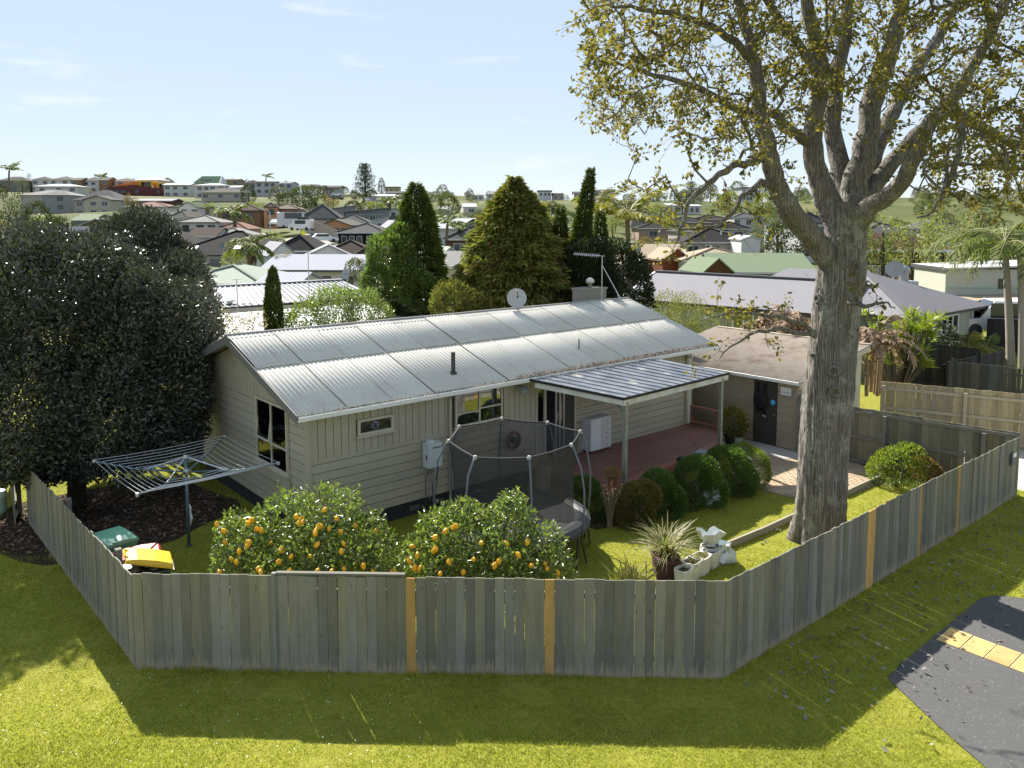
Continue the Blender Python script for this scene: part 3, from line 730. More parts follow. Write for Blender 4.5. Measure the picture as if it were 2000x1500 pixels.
def town_house(q):
    label, px, ep, wp, Y_, yaw, D, h, kind, rise, wc, rc, nw, dk = q
    p = at(px, ep, Y_); L = wp * Y_ / F_PX
    t = thing('house', label, 'house', (p.x, Y_, p.z - h), math.radians(yaw))
    L2 = L * .93
    g = MB(); g.box(-L2 / 2, L2 / 2, 0, D, -3.5, h - .04)
    if kind == 'gaby': g.poly([(-L2 / 2, 0, h - .04), (L2 / 2, 0, h - .04), (0, 0, h - .04 + rise * .92)])
    if kind == 'gabx':
        for s in (-1, 1): g.poly([(s * L2 / 2, 0, h - .04), (s * L2 / 2, D, h - .04), (s * L2 / 2, D / 2, h - .04 + rise * .92)])
    if kind == 'mono': g.poly([(-L2 / 2, 0, h - .04), (L2 / 2, 0, h - .04), (L2 / 2, 0, h - .1 + rise)]); g.poly([(L2 / 2, 0, h - .04), (L2 / 2, D, h - .04), (L2 / 2, D, h - .1 + rise), (L2 / 2, 0, h - .1 + rise)])
    g.build('wall', wallm(wc), t)
    b = MB(); roof_faces(kind, L2, D, h, rise, min(.55, L * .05), b); rf = b.build('roof', roofm(rc), t)
    if kind in ('hip', 'gabx') and Y_ < 240:
        ov = min(.55, L * .05)
        MB().box(-L2 / 2 - ov - .02, L2 / 2 + ov + .02, -ov - .06, -ov + .02, h - .16, h + .02).build('gutter', M_FASCIADK if dk else M_FASCIA, t)
    if kind == 'hip' and Y_ < 210:
        ov = min(.55, L * .05); m = min(L2 + 2 * ov, D + 2 * ov) / 2
        c = MB(); x0, x1, y0 = -L2 / 2 - ov, L2 / 2 + ov, -ov
        if L2 >= D:
            ra, rb = (x0 + m, D / 2, h + rise), (x1 - m, D / 2, h + rise)
        else: ra = rb = (0, y0 + m, h + rise)
        for a_, b_ in (((x0, y0, h), ra), ((x1, y0, h), rb), (ra, rb)):
            if (Vector(a_) - Vector(b_)).length > .1: c.bar(Vector(a_) + Vector((0, 0, .05)), Vector(b_) + Vector((0, 0, .05)), .24, .12)
        c.build('ridge_cap', roofm(rc), rf)
    st = 2 if h > 4.1 else 1
    for s in range(st):
        for k in range(nw):
            w = min(1.7, L2 / max(nw, 1) * .5); x = -L2 / 2 + (k + .5) * L2 / nw - w / 2 + (.18 * math.sin(k * 5 + px) * L2 / nw)
            z = (h - 1.75 if s == 0 else h - 4.35)
            if z < .1: continue
            far_window(t, x, z, w, 1.15, dk, bars=1 if w > 1 else 0)
    return t
HOUSES = {}
for q in T_: HOUSES[q[0]] = town_house(q)
# ------------------------------------------------------------------ the bungalow
PSI = 0.706
UX, UY = math.cos(PSI), math.sin(PSI)
HX, HY = -4.413, 16.48
def hw(u, v, z=0.0):
    return Vector((HX + u * UX - v * UY, HY + u * UY + v * UX, z))
LEN, WID = 13.5, 6.6
RP = 1.2 / 3.8                     # roof slope
VE, ZE, VR = -.5, 3.05, 3.3
def roof_z(v): return ZE + (VR - abs(v - VR) - VE) * RP
ZR = roof_z(VR)

house = thing('bungalow', 'khaki weatherboard bungalow with pale corrugated fibre-cement roof inside the paling fence', 'house', (HX, HY, 0), PSI)
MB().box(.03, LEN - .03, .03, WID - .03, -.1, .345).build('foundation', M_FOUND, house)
for u in (2.6, 3.3, 4.9, 6.0):
    g = MB()
    for k in range(4): g.box(u, u + .28, .012, .03, .12 + k * .03, .135 + k * .03)
    g.build('foundation_vent', M_GREYBARGE, house)
# solid core behind the boards
g = MB()
core = [(.02, .35), (WID - .02, .35), (WID - .02, roof_z(WID) - .1), (VR, ZR - .1), (.02, roof_z(0) - .1)]
pts0 = [(.02, v, z) for v, z in core]; pts1 = [(LEN - .02, v, z) for v, z in core]
i = len(g.v); g.v += pts0 + pts1; n = 5
g.f.append(tuple(range(n))[::-1]); g.f.append(tuple(range(n, 2 * n)))
for k in range(n): g.f.append((k, (k + 1) % n, n + (k + 1) % n, n + k))
g.build('wall', M_WALL_BACK, house)

BRD = {}
def board(L, h, face):
    """lapped weatherboard: thick lower edge, thin upper edge. local x = 0..L, outside = -y"""
    k = (round(L, 3), round(h, 3))
    if k not in BRD:
        b = MB(); t0, t1, q = .016, .008, .016  # gap below each board bares the dark core as a painted shadow line
        b.hexa([(0, -t0, q), (L, -t0, q), (L, .018, q), (0, .018, q), (0, -t1, h), (L, -t1, h), (L, .018, h), (0, .018, h)])
        BRD[k] = b.mesh('weatherboard', M_WALL)
    return BRD[k]
def vboard(w, h):
    k = ('v', round(w, 3), round(h, 3))
    if k not in BRD:
        b = MB(); b.hexa([(.002, -.014, 0), (w - .014, -.014, 0), (w - .014, .018, 0), (.002, .018, 0), (.002, -.014, h), (w - .014, -.014, h), (w - .014, .018, h), (.002, .018, h)])
        BRD[k] = b.mesh('vertical_board', M_WALL)
    return BRD[k]
NB = 7; HB = (1.742 - .35) / NB
ALC0, ALC1 = 6.62, 8.13
for k in range(NB):
    link('weatherboard', board(ALC0 - .05, HB, 0), house, (.05, 0, .35 + k * HB))
    link('weatherboard', board(LEN - ALC1 - .05, HB, 0), house, (ALC1, 0, .35 + k * HB))
for a, b_ in ((.0, 5.5), (ALC1, LEN - .05)):
    MB().box(a + .05, b_, -.018, .018, 1.758, 1.858).build('trim_board', M_WALL, house)
WIN1 = (1.19, 2.12, 2.22, 2.59); WIN2 = (3.9, 5.42, 1.94, 2.84)
VT = 2.955
u = .05
while u < LEN - .06:
    w = min(.188, LEN - .05 - u)
    mid = u + w / 2
    u1 = u + w
    segs = [(1.858, VT)]
    if ALC0 - .02 < mid < ALC1: segs = [(2.5, VT)]
    elif 5.5 < mid < ALC0: segs = [(.35, VT)]
    if mid > WIN1[0] and mid < WIN1[1]: segs = [(1.858, WIN1[2]), (WIN1[3], VT)]
    if mid > WIN2[0] - .03 and mid < WIN2[1] + .03: segs = [(WIN2[3] - .01, VT)] if True else segs
    for a, b_ in segs:
        if b_ - a > .03: link('vertical_board', vboard(w, b_ - a), house, (u, 0, a))
    u = u1
# horizontal boards carry on under the kitchen window as far as the plain panel
# corner stops
MB().box(-.045, .05, -.045, .05, .35, 3.0).build('corner_board', M_WALL, house)
MB().box(LEN - .05, LEN + .045, -.045, .05, .35, 2.95).build('corner_board', M_WALL, house)
# gable end (faces -u): horizontal boards then vertical boards up to the rake
def gable_local(o): o.rotation_euler = (0, 0, -PI / 2); return o
GW = (.90, 2.62, 1.33, 2.88)          # gable window v0 v1 z0 z1
hbg = HB
ZTOP = .35 + 12 * hbg
for k in range(12):
    z0 = .35 + k * hbg; z1 = z0 + hbg
    spans = [(.05, WID - .05)]
    if z1 > GW[2] + .02 and z0 < GW[3] - .02: spans = [(.05, GW[0]), (GW[1], WID - .05)]
    for a, b_ in spans:
        zr = roof_z(a if a < VR else b_)
        # board's local +x runs along -v : start at v=b_
        gable_local(link('weatherboard', board(b_ - a, hbg, 0), house, (0, b_, z0)))
MB().box(-.018, .018, GW[1] + .1, WID - .05, ZTOP + .016, ZTOP + .12).build('trim_board', M_WALL, house)
v = .05
while v < WID - .06:
    w = min(.188, WID - .05 - v)
    za, zb = roof_z(v) - .1, roof_z(v + w) - .1
    z0 = ZTOP + .12
    if v + w / 2 < GW[1] + .1: z0 = max(GW[3], ZTOP if v + w / 2 < GW[0] else GW[3])
    if min(za, zb) > z0 + .03:
        b = MB(); b.hexa([(-.014, v + .002, z0), (.018, v + .002, z0), (.018, v + w - .014, z0), (-.014, v + w - .014, z0), (-.014, v + .002, za), (.018, v + .002, za), (.018, v + w - .014, zb), (-.014, v + w - .014, zb)])
        b.build('vertical_board', M_WALL, house)
    v += w
# plain far end and rear
MB().box(LEN - .018, LEN + .02, .05, WID - .05, .35, 3.0).build('end_cladding', M_WALL, house)

# roof sheets: corrugated, two tiers each side
SHW = 1.1375; NSH = 13; CP = SHW / 10
U0 = -.46
def sheet_mesh(v0, v1, thick=.012):
    per = 8; n = 10 * per
    W_ = SHW - .02; xs = np.linspace(0, W_, n + 1)
    zz = .012 * np.cos(2 * PI * xs / CP)
    V = []; F = []
    for (vv, dz) in ((v0, 0), (v1, 0)):
        for x, z in zip(xs, zz): V.append((x, vv - v0, (vv - v0) * RP + z))
    m = n + 1
    for (vv, dz) in ((v0, 0), (v1, 0)):
        for x, z in zip(xs, zz): V.append((x, vv - v0, (vv - v0) * RP + z - thick))
    for i in range(n):
        F.append((i, i + 1, m + i + 1, m + i))
        F.append((2 * m + i + 1, 2 * m + i, 3 * m + i, 3 * m + i + 1))
        F.append((2 * m + i, 2 * m + i + 1, i + 1, i))
    F.append((0, m, 3 * m, 2 * m)); F.append((m - 1, 3 * m - 1, 4 * m - 1, 2 * m - 1))
    return mesh_np('roof_sheet', V, F, M_FIBRE)
VJ = 1.55
SH_LOW = sheet_mesh(VE - .05, VJ + .12); SH_UP = sheet_mesh(VJ, VR - .04)
for k in range(NSH):
    last = k == NSH - 1
    for side in (0, 1):
        for me, v0, lift in ((SH_LOW, VE - .05, .0), (SH_UP, VJ, .036)):
            z = ZE + (v0 - VE) * RP + lift + .018 + (k % 2) * .008; v0 += (RND.random() - .5) * .03
            sx = (LEN + .7 - (U0 + k * SHW)) / (SHW - .02) if last else 1
            if side == 0: link('roof_sheet', me, house, (U0 + k * SHW, v0, z), scale=(min(sx, 1), 1, 1))
            else: link('roof_sheet', me, house, (U0 + k * SHW, 2 * VR - v0, z), scale=(min(sx, 1), -1, 1))
UR = LEN + .7
MB().hexa([(U0 + .02, VE, ZE - .03), (UR - .02, VE, ZE - .03), (UR - .02, VR, ZR - .03), (U0 + .02, VR, ZR - .03), (U0 + .02, VE, ZE - .02), (UR - .02, VE, ZE - .02), (UR - .02, VR, ZR - .02), (U0 + .02, VR, ZR - .02)]).build('roof_underlay', M_CHARCOAL, house)
# ridge capping in lengths, with a roll along the top
for k in range(6):
    a = U0 - .02 + k * (UR - U0 + .04) / 6; b_ = a + (UR - U0 + .04) / 6
    g = MB(); z = ZR + .052 + (k % 2) * .004
    g.hexa([(a, VR - .2, z - .2 * RP - .006), (b_, VR - .2, z - .2 * RP - .006), (b_, VR, z - .006), (a, VR, z - .006), (a, VR - .2, z - .2 * RP + .006), (b_, VR - .2, z - .2 * RP + .006), (b_, VR, z + .006), (a, VR, z + .006)])
    g.hexa([(a, VR, z - .006), (b_, VR, z - .006), (b_, VR + .2, z - .2 * RP - .006), (a, VR + .2, z - .2 * RP - .006), (a, VR, z + .006), (b_, VR, z + .006), (b_, VR + .2, z - .2 * RP + .006), (a, VR + .2, z - .2 * RP + .006)])
    g.tube([(a, VR, z + .01), (b_, VR, z + .01)], .032, 8)
    g.build('ridge_cap', mat('ridge_cement', (.33, .32, .30), .8, .25, .2, 5), house)
# barge boards
for uu, m, nm in ((U0 - .03, M_GREYBARGE, 'barge_board'), (UR + .005, M_WHITE, 'barge_board')):
    for s in (0, 1):
        f = (lambda v: v) if s == 0 else (lambda v: 2 * VR - v)
        a, b_ = VE - .04, VR
        g = MB()
        za, zb = ZE - .03, ZR - .01
        P = [(uu, f(a), za - .16), (uu + .028, f(a), za - .16), (uu + .028, f(b_), zb - .16), (uu, f(b_), zb - .16), (uu, f(a), za + .03), (uu + .028, f(a), za + .03), (uu + .028, f(b_), zb + .03), (uu, f(b_), zb + .03)]
        if s: P = [P[k] for k in (3, 2, 1, 0, 7, 6, 5, 4)]
        g.hexa(P); g.build(nm, m, house)
# soffit strips of gable overhang and eave
g = MB()
for s in (0, 1):
    f = (lambda v: v) if s == 0 else (lambda v: 2 * VR - v)
    P = [(U0, f(VE), ZE - .06), (0, f(VE), ZE - .06), (0, f(VR), ZR - .06), (U0, f(VR), ZR - .06)]
    Q = [(p[0], p[1], p[2] + .012) for p in P]
    R_ = P + Q
    if s: R_ = [R_[k] for k in (3, 2, 1, 0, 7, 6, 5, 4)]
    g.hexa(R_)
g.build('gable_soffit', mat('soffit_paint', (.34, .33, .28), .7, .2), house)
MB().box(.0, UR, VE + .03, -.0, VT - .012, VT).build('eave_soffit', mat('soffit_paint', (.34, .33, .28)), house)
MB().box(U0, UR, VE + .0, VE + .03, ZE - .16, ZE - .0).build('fascia', M_WHITE, house)
# quad gutter with leaf litter lying in it
def gutter(name, L, m, parent, loc, rz=0.0):
    prof = [(-.125, .0), (-.125, .09), (-.11, .1), (-.105, .088), (-.105, .014), (-.012, .014), (-.012, .0)]
    g = MB(); n = len(prof)
    g.v = [(0, y, z) for y, z in prof] + [(L, y, z) for y, z in prof]
    for k in range(n): g.f.append((k, (k + 1) % n, n + (k + 1) % n, n + k))
    g.f.append(tuple(range(n))[::-1]); g.f.append(tuple(range(n, 2 * n)))
    return g.build(name, m, parent, loc, (0, 0, rz))
gut = gutter('gutter', UR - U0 + .04, M_WHITE, house, (U0 - .02, VE, ZE - .125))
MB().box(.02, UR - U0, -.104, -.013, .015, .075).build('gutter_sludge', M_GUTTERDARK, gut)
for uu in (3.74, 12.98):
    g = MB(); r = .04
    if uu < 5:
        g.tube([(uu, -.3, VT - .06), (uu, -.08, VT - .22), (uu, -.08, .1)], r, 8)
    else:
        g.tube([(uu, -.45, VT - .02), (uu - .03, -.45, VT - .16), (uu + .3, -.1, VT - .3), (uu + .34, -.09, 1.2), (uu + .34, -.09, .5)], r, 8)
    g.build('downpipe', M_WALL if uu < 5 else M_WHITE, house)
MB().box(13.18, 13.4, -.1, -.02, .48, VT).build('corner_board', M_WALL, house)
# pipes through the roof
g = MB(); g.tube([(3.98, .12, 3.15), (3.98, .12, 3.82)], .055, 10); g.lathe([(.1, 0), (.075, .06)], 10, (3.98, .12, 3.27)); g.build('vent_pipe', mat('dark_vent', (.07, .07, .07)), house, smooth=False)
g = MB(); g.tube([(8.72, .42, 3.25), (8.72, .42, 3.66)], .018, 6); g.build('vent_pipe', M_CHARCOAL, house)
# chimney behind the ridge
chim = MB().box(12.6, 13.75, 4.0, 4.6, 3.6, 4.62).build('chimney', M_CONCDARK, house)
MB().box(12.56, 13.79, 3.96, 4.64, 4.62, 4.68).build('chimney_cap', M_CONCDARK, chim)
g = MB(); g.lathe([(.07, 0), (.07, .16), (.15, .17), (.16, .26), (.11, .33), (.02, .36)], 14, (13.2, 4.3, 4.67), capt=True); g.build('chimney_cowl', mat('cowl_metal', (.55, .53, .48), .45, .5, metal=.4), chim, smooth=True)

# ------------------------------------------------------------------ windows
def window(parent, org, rz, W, H, cols, mframe, rows=None, deep=.05, fw=.045, blind=None, tilt=None, back=M_ROOM, sill=True, name='window', curtain=None):
    """cols: list of (width fraction, [row height fractions from the bottom]); local x along wall, outside = -y"""
    f = MB()
    f.box(0, W, -deep, 0, 0, fw); f.box(0, W, -deep, 0, H - fw, H)
    f.box(0, fw, -deep, 0, fw, H - fw); f.box(W - fw, W, -deep, 0, fw, H - fw)
    if sill: f.box(-.05, W + .05, -deep - .05, 0, -.04, 0)
    x = fw; iw = W - 2 * fw; ih = H - 2 * fw
    panes = []
    for ci, (cw, rows_) in enumerate(cols):
        x1 = x + cw * iw
        if ci < len(cols) - 1: f.box(x1 - fw / 2, x1 + fw / 2, -deep, 0, fw, H - fw)
        xa = x + (fw / 2 if ci else 0); xb = x1 - (fw / 2 if ci < len(cols) - 1 else 0)
        z = fw
        for ri, rh in enumerate(rows_):
            z1 = z + rh * ih
            za = z + (fw * .4 if ri else 0); zb = z1 - (fw * .4 if ri < len(rows_) - 1 else 0)
            if ri < len(rows_) - 1: f.box(xa, xb, -deep * .95, 0, z1 - fw * .4, z1 + fw * .4)
            panes.append((xa, xb, za, zb, ci, ri)); z = z1
        x = x1
    w = link(name, f.mesh('window', mframe), parent, org, (0, 0, rz))
    MB().box(.01, W - .01, -.008, .0, .01, H - .01).build('room', back, w)  # flat dark panel painted as the unlit inside behind the glass
    for xa, xb, za, zb, ci, ri in panes:
        p = MB().box(xa - .005, xb + .005, -deep * .62, -deep * .56, za - .005, zb + .005).build('pane', M_GLASS, w)
    if blind:
        g = MB(); z = fw
        while z < H - fw:
            g.cbox((W / 2, -.018, z), (W - 2 * fw - (blind if isinstance(blind, float) else 0), .022, .003), rx=.9); z += .026
        b = g.build('venetian_blind', M_BLIND, w); tag(b, kind='stuff')
    return w
# gable window: cedar blinds, one sash ajar
gw = window(house, (-.02, GW[1], GW[2]), -PI / 2, GW[1] - GW[0], GW[3] - GW[2], [(.5, [.36, .64]), (.5, [.36, .64])], M_TRIM, deep=.06, fw=.055, blind=True)
g = MB(); wv, hv = .78, .93
for a in (((0, 0), (wv, .05)), ((0, hv - .05), (wv, hv)), ((0, .05), (.05, hv - .05)), ((wv - .05, .05), (wv, hv - .05))):
    g.box(a[0][0], a[1][0], -.03, 0, a[0][1], a[1][1])
s = g.build('open_sash', M_TRIM, gw, (.03, -.065, .57), (-.12, 0, 0))
MB().box(-.06, GW[1] - GW[0] + .06, -.055, .0, -.3, -.02).build('window_apron', M_WALL, gw)
# small high window
w1 = window(house, (WIN1[0], -.02, WIN1[2]), 0, WIN1[1] - WIN1[0], WIN1[3] - WIN1[2], [(1.0, [1.0])], M_TRIM, deep=.055, fw=.06)
g = MB()
for k in range(9):
    a = k * .7
    g.poly([(.42 + .1 * math.cos(a) * (.5 + k % 3 * .3), -.02 - k * .001, .18 + .08 * math.sin(a)), (.47 + .09 * math.cos(a), -.02 - k * .001, .2 + .1 * math.sin(a)), (.50 + .05 * math.cos(a), -.02 - k * .001, .14 + .07 * math.sin(a))])
g.build('paper_ornament', mat('pale_paper', (.6, .68, .75)), w1)
# kitchen window, two columns
w2 = window(house, (WIN2[0], -.02, WIN2[2]), 0, WIN2[1] - WIN2[0], WIN2[3] - WIN2[2], [(.5, [.36, .64]), (.5, [.42, .58])], M_TRIM, deep=.06, fw=.05)
g = MB()
for k in range(16): g.box(.82 + k * .036, .82 + k * .036 + .028, -.02, -.012, .45, .85)
g.build('lace_curtain', mat('dim_curtain', (.16, .15, .14)), w2)
# flood lamp under the eave
g = MB(); g.box(5.95, 6.0, -.3, -.02, 2.7, 2.74); g.cbox((5.92, -.34, 2.66), (.26, .14, .1), rx=.5); g.build('flood_lamp', mat('lamp_grey', (.33, .37, .38)), house)
# entry: leadlight panel, open door, sliding door
g = MB(); zt = 2.5
g.box(0, .05, -.06, .02, .48, zt); g.box(.29, .37, -.06, .02, .48, zt); g.box(ALC1 - ALC0 - .05, ALC1 - ALC0, -.06, .02, .48, zt); g.box(0, ALC1 - ALC0, -.06, .02, zt, zt + .07); g.box(.05, .29, -.05, .02, .48, .6); g.box(.05, .29, -.05, .02, 1.5, 1.58)
ent = g.build('entry', M_TRIM, house, (ALC0, 0, 0))
MB().box(.055, .285, -.02, -.012, 1.58, zt).build('leadlight_pane', M_GLASS, ent)
MB().box(.055, .285, -.03, -.015, .6, 1.5).build('lower_panel', M_WALL, ent)
MB().box(.37, .72, -.012, .0, .48, zt).build('doorway', M_DARK, ent)  # near-black sheet paints the shade inside the open door
sd = MB()
for x in (.72, .87, 1.02):
    sd.box(x, x + .06, -.05, .0, .5, zt - .02)
sd.box(.72, 1.08, -.05, 0, .5, .56); sd.box(.72, 1.08, -.05, 0, zt - .08, zt - .02)
sd.build('sliding_door', M_STEEL, ent)
MB().box(.78, 1.02, -.024, -.018, .56, zt - .08).build('door_pane', M_GLASS, ent)
MB().box(1.08, ALC1 - ALC0 - .05, -.045, -.0, .48, zt).build('insect_screen', mat('screen_dark', (.075, .072, .062), .8), ent)
# leadlight window by the cabinet
wl_ = window(house, (9.35, -.02, 1.98), 0, .62, .5, [(1, [1.0])], mat('cedar_frame', (.22, .09, .05)), deep=.05, fw=.05)
# ------------------------------------------------------------------ paling fences
PAL = {}
def paling_meshes(h, w, key, m):
    k = (round(h, 2), round(w, 3), key)
    if k not in PAL:
        out = []
        for i in range(5):
            b = MB(); dh = (i - 2) * .004; sk = (i % 3 - 1) * .003; t = .018
            b.hexa([(0, -t, -.03), (w, -t, -.03), (w, 0, -.03), (0, 0, -.03), (sk, -t, h + dh), (w + sk * .5, -t, h + dh - .004), (w + sk * .5, 0, h + dh), (sk, 0, h + dh)])
            out.append(b.mesh('paling', m))
        PAL[k] = out
    return PAL[k]
def fence(name, label, A, B, h, m, rail_m, rails_front=False, pitch=.153, hfun=None, special=None, rails=(.25, 1.25), post_every=2.4, posts=True, cap=None, group=None, jitter=1.0, post_top=-.1, skip=None, zfun=None):
    """palings stand on local x from A to B; their face looks to -y; rails and posts on +y (or on -y when rails_front)"""
    A = Vector((A[0], A[1], 0)); B = Vector((B[0], B[1], 0)); L = (B - A).length
    rz = math.atan2(B.y - A.y, B.x - A.x)
    f = thing(name, label, 'fence', A, rz, group)
    n = int(round(L / pitch)); p = L / n
    r = random.Random(hash(label) % 1000 if False else len(label) * 31)
    for i in range(n):
        x = i * p
        if skip and skip(x): continue
        hh = h + (hfun(x / L) if hfun else 0)
        mm, key, lab = m, m.name, None
        if special and i in special: mm = special[i]; key = mm.name; lab = 'bare new timber paling'
        me = r.choice(paling_meshes(hh if not hfun else round(hh * 25) / 25, p - (.0035 + .005 * (r.random() < .12)), key, mm))
        z0 = (zfun(x / L) if zfun else 0)
        o = link('paling', me, f, (x, (r.random() - .5) * .012 * jitter, (r.random() - .5) * .014 * jitter + z0), ((r.random() - .5) * .012 * jitter, (r.random() - .5) * .008 * jitter, (r.random() - .5) * .03 * jitter))
        if lab: o['label'] = lab
    sgn = -1 if rails_front else 1
    y0 = -.06 if rails_front else .004
    for z in rails:
        a = 0
        while a < L:
            b_ = min(L, a + post_every * 2)
            MB().box(a + .004, b_ - .004, y0, y0 + .05, z, z + .09).build('rail', rail_m, f); a = b_
    if posts:
        x = .05; 
        while x < L:
            ph = h + post_top + (hfun(x / L) if hfun else 0)
            yy = -.16 if rails_front else .058
            MB().box(x, x + .1, yy, yy + .098, -.1, ph - .02).build('post', rail_m, f); x += post_every
    if cap:
        for a, b_, zc in cap:
            MB().box(a, b_, -.03, .045, zc, zc + .035).build('capping_rail', M_POST, f)
    return f
P_FL = (-5.931, 11.739); P_FR = (3.266, 11.461); P_RE = (13.009, 19.579); P_LE = (-11.317, 17.716)
# front run: x 0..9.2
def hf(t):
    return .05 - .03 * t if t < .24 else (.06 - .06 * (t - .24) if t < .72 else (.045 - .06 * (t - .72)))
f1 = fence('paling_fence', 'front grey stained paling fence with two new timber palings facing the grass verge', P_FL, P_FR, 1.52, M_PALING, M_RAIL,
           hfun=hf, special={28: M_PALING_NEW, 42: M_PALING_NEW}, cap=[(2.27, 4.28, 1.575)], pitch=.1533)
MB().box(2.2, 2.262, -.04, .03, 0, 1.6).build('gate_post', mat('pale_old_wood', (.20, .21, .185), .85, .2, .2, 8, (5, 5, 1)), f1)
# right run
f2 = fence('paling_fence', 'long right-hand grey paling fence running back past the big tree trunk beside the asphalt path', P_FR, P_RE, 1.56, M_PALING, M_RAIL,
           special={30: M_PALING_NEW, 31: M_PALING_NEW, 45: M_PALING_NEW, 58: M_PALING_NEW}, pitch=.151)
# left run goes from the far end toward the corner so that its face looks outward
f3 = fence('paling_fence', 'left-hand weathered grey paling fence beside the green wheelie bin running under the dark tree', P_LE, P_FL, 1.53, M_PALING, M_RAIL, pitch=.15, post_top=.06, post_every=3.4, hfun=lambda t: -.10 * (1 - t))
f3b = fence('paling_fence', 'far end of the left paling fence half hidden by the dark tree leaves', (-13.4, 20.3), (-11.55, 17.6), 1.45, M_PALING, M_RAIL, pitch=.15)
f3c = fence('red_fence', 'reddish brown fence glimpsed beyond the dark tree at the left edge', (-16.4, 19.9), (-13.7, 20.6), 1.3, mat('red_brown_paling', (.16, .06, .045), .8, .2, .3, 6, (8, 8, 1), .1, .15), M_RAIL)
# return fence inside, from the garage to the right corner: rails face the yard
P_SH = (8.72, 23.44)
f4 = fence('paling_fence', 'grey fence with rails and posts toward the yard between garage and right corner', P_SH, (13.05, 19.62), 1.72, M_PALING_IN, M_RAIL, rails_front=True, rails=(.06, .78, 1.5), pitch=.152, skip=lambda x: x < 1.05, post_every=2.45, hfun=lambda t: -.1 * t)
# side gate with its Z brace next to the garage
gt = thing('side_gate', 'grey boarded side gate with diagonal brace between garage corner and big trunk', 'gate', (P_SH[0], P_SH[1], 0), math.atan2(19.62 - P_SH[1], 13.05 - P_SH[0]))
pm = paling_meshes(1.75, .146, 'gate', M_PALING_IN)
for i in range(7): link('board', pm[i % 5], gt, (i * .15, 0, .06))
for z in (.12, .95, 1.6): MB().box(0, 1.04, -.06, -.019, z, z + .1).build('rail', M_RAIL, gt)
MB().bar((.05, -.04, .2), (1.0, -.04, .95), .09, .04, up=(0, 1, 0)).build('brace', M_RAIL, gt)
# raw timber fence across the driveway
bd = Vector((3.47, -1.97, 0)).normalized()
b0 = Vector((12.317, 25.645, 0)); 
f5 = fence('timber_fence', 'unpainted pale timber fence with rails across the concrete driveway', b0, b0 + bd * 9.5, 1.76, M_PALING_RAW, M_RAIL_RAW, rails_front=True, rails=(.1, .85, 1.5), pitch=.15, post_every=2.35)
# neighbours' black fences
f6 = fence('black_fence', 'worn black fence with peeling paint behind the pale timber fence', (17.2, 30.3), (22.5, 26.6), 1.6, M_PALING_BLACKW, M_PALING_BLACKW, pitch=.15, post_top=.14, hfun=lambda t: -.05 * (t > .3))
f6b = fence('black_fence', 'short black return fence beneath the yellow-green garden palm', (17.15, 30.45), (21.2, 33.2), 1.55, M_PALING_BLACK, M_PALING_BLACK, pitch=.15)
f7 = fence('black_fence', 'tall black fence behind the dead banana leaves', (14.5, 37.4), (19.4, 31.9), 1.85, M_PALING_BLACK, M_PALING_BLACK, pitch=.15)
f8 = fence('timber_fence', 'weathered grey-brown fence below the sage green weatherboard house', (10.6, 38.2), (16.5, 33.3), 1.55, mat('brown_paling', (.20, .18, .145), .85, .2, .25, 7, (8, 8, 1), .1, .15), M_RAIL, pitch=.15)
f9 = fence('black_fence', 'black boundary fence in the dark corner between gable end and evergreen tree', (-13.0, 26.0), (-8.2, 21.8), 1.75, M_PALING_BLACK, M_PALING_BLACK, pitch=.15, rails_front=True)
# ------------------------------------------------------------------ deck
deck = thing('timber_deck', 'red stained timber deck under the patio roof', 'deck', (HX, HY, 0), PSI)
DF0, DF1 = (6.78, -2.74), (12.25, -2.12)
def deck_front(u): return DF0[1] + (DF1[1] - DF0[1]) * (u - DF0[0]) / (DF1[0] - DF0[0])
nb = 26; v = -.045; bw = .103
while v > -2.72:
    v1 = v - bw + .006
    a = max(6.72, 6.72)
    # right end: straight to the bench, then cut back along the diagonal
    def right(vv): return 13.42 if vv > -1.05 else 13.42 + (12.3 - 13.42) * (-1.05 - vv) / (2.14 - 1.05)
    def left(vv):
        # front edge slopes: boards in front of it start further right... the front line rises to the right
        return 6.72
    ra, rb = right(v), right(v1)
    if v1 < DF1[1]:
        ra = min(ra, DF0[0] + (v - DF0[1]) / (DF1[1] - DF0[1]) * (DF1[0] - DF0[0])); rb = min(rb, DF0[0] + (v1 - DF0[1]) / (DF1[1] - DF0[1]) * (DF1[0] - DF0[0]))
    if rb - 6.72 > .15:
        b = MB(); z0, z1 = .425, .455 + (RND.random() - .5) * .004
        b.hexa([(6.72, v1, z0), (rb, v1, z0), (ra, v, z0), (6.72, v, z0), (6.72, v1, z1), (rb, v1, z1), (ra, v, z1), (6.72, v, z1)])
        b.build('deck_board', M_DECK, deck)
    v -= bw
MB().bar((6.70, -.05, .37), (6.70, -2.76, .37), .045, .2, up=(0, 0, 1)).build('edge_board', M_DECKEDGE, deck)
MB().bar((6.66, -2.77, .37), (12.3, -2.14, .37), .045, .2, up=(0, 0, 1)).build('edge_board', M_DECKEDGE, deck)
MB().bar((12.3, -2.14, .37), (13.45, -1.02, .37), .045, .2, up=(0, 0, 1)).build('edge_board', M_DECKEDGE, deck)
MB().bar((6.74, -2.66, .462), (12.25, -2.06, .462), .13, .022).build('edge_cap', M_DECKEDGE, deck)
MB().bar((6.77, -.06, .462), (6.77, -2.7, .462), .13, .022).build('edge_cap', M_DECKEDGE, deck)
for (a, b_) in (((6.72, -.1), (6.72, -2.7)), ((6.75, -2.72), (12.2, -2.1)), ((12.2, -2.1), (13.4, -1.05))):
    MB().bar((a[0] + .05, a[1] + .04, .16), (b_[0] - .02, b_[1] + .04, .16), .03, .34).build('skirt_board', mat('deck_skirt', (.10, .035, .028), .7, .2, .3, 5), deck)
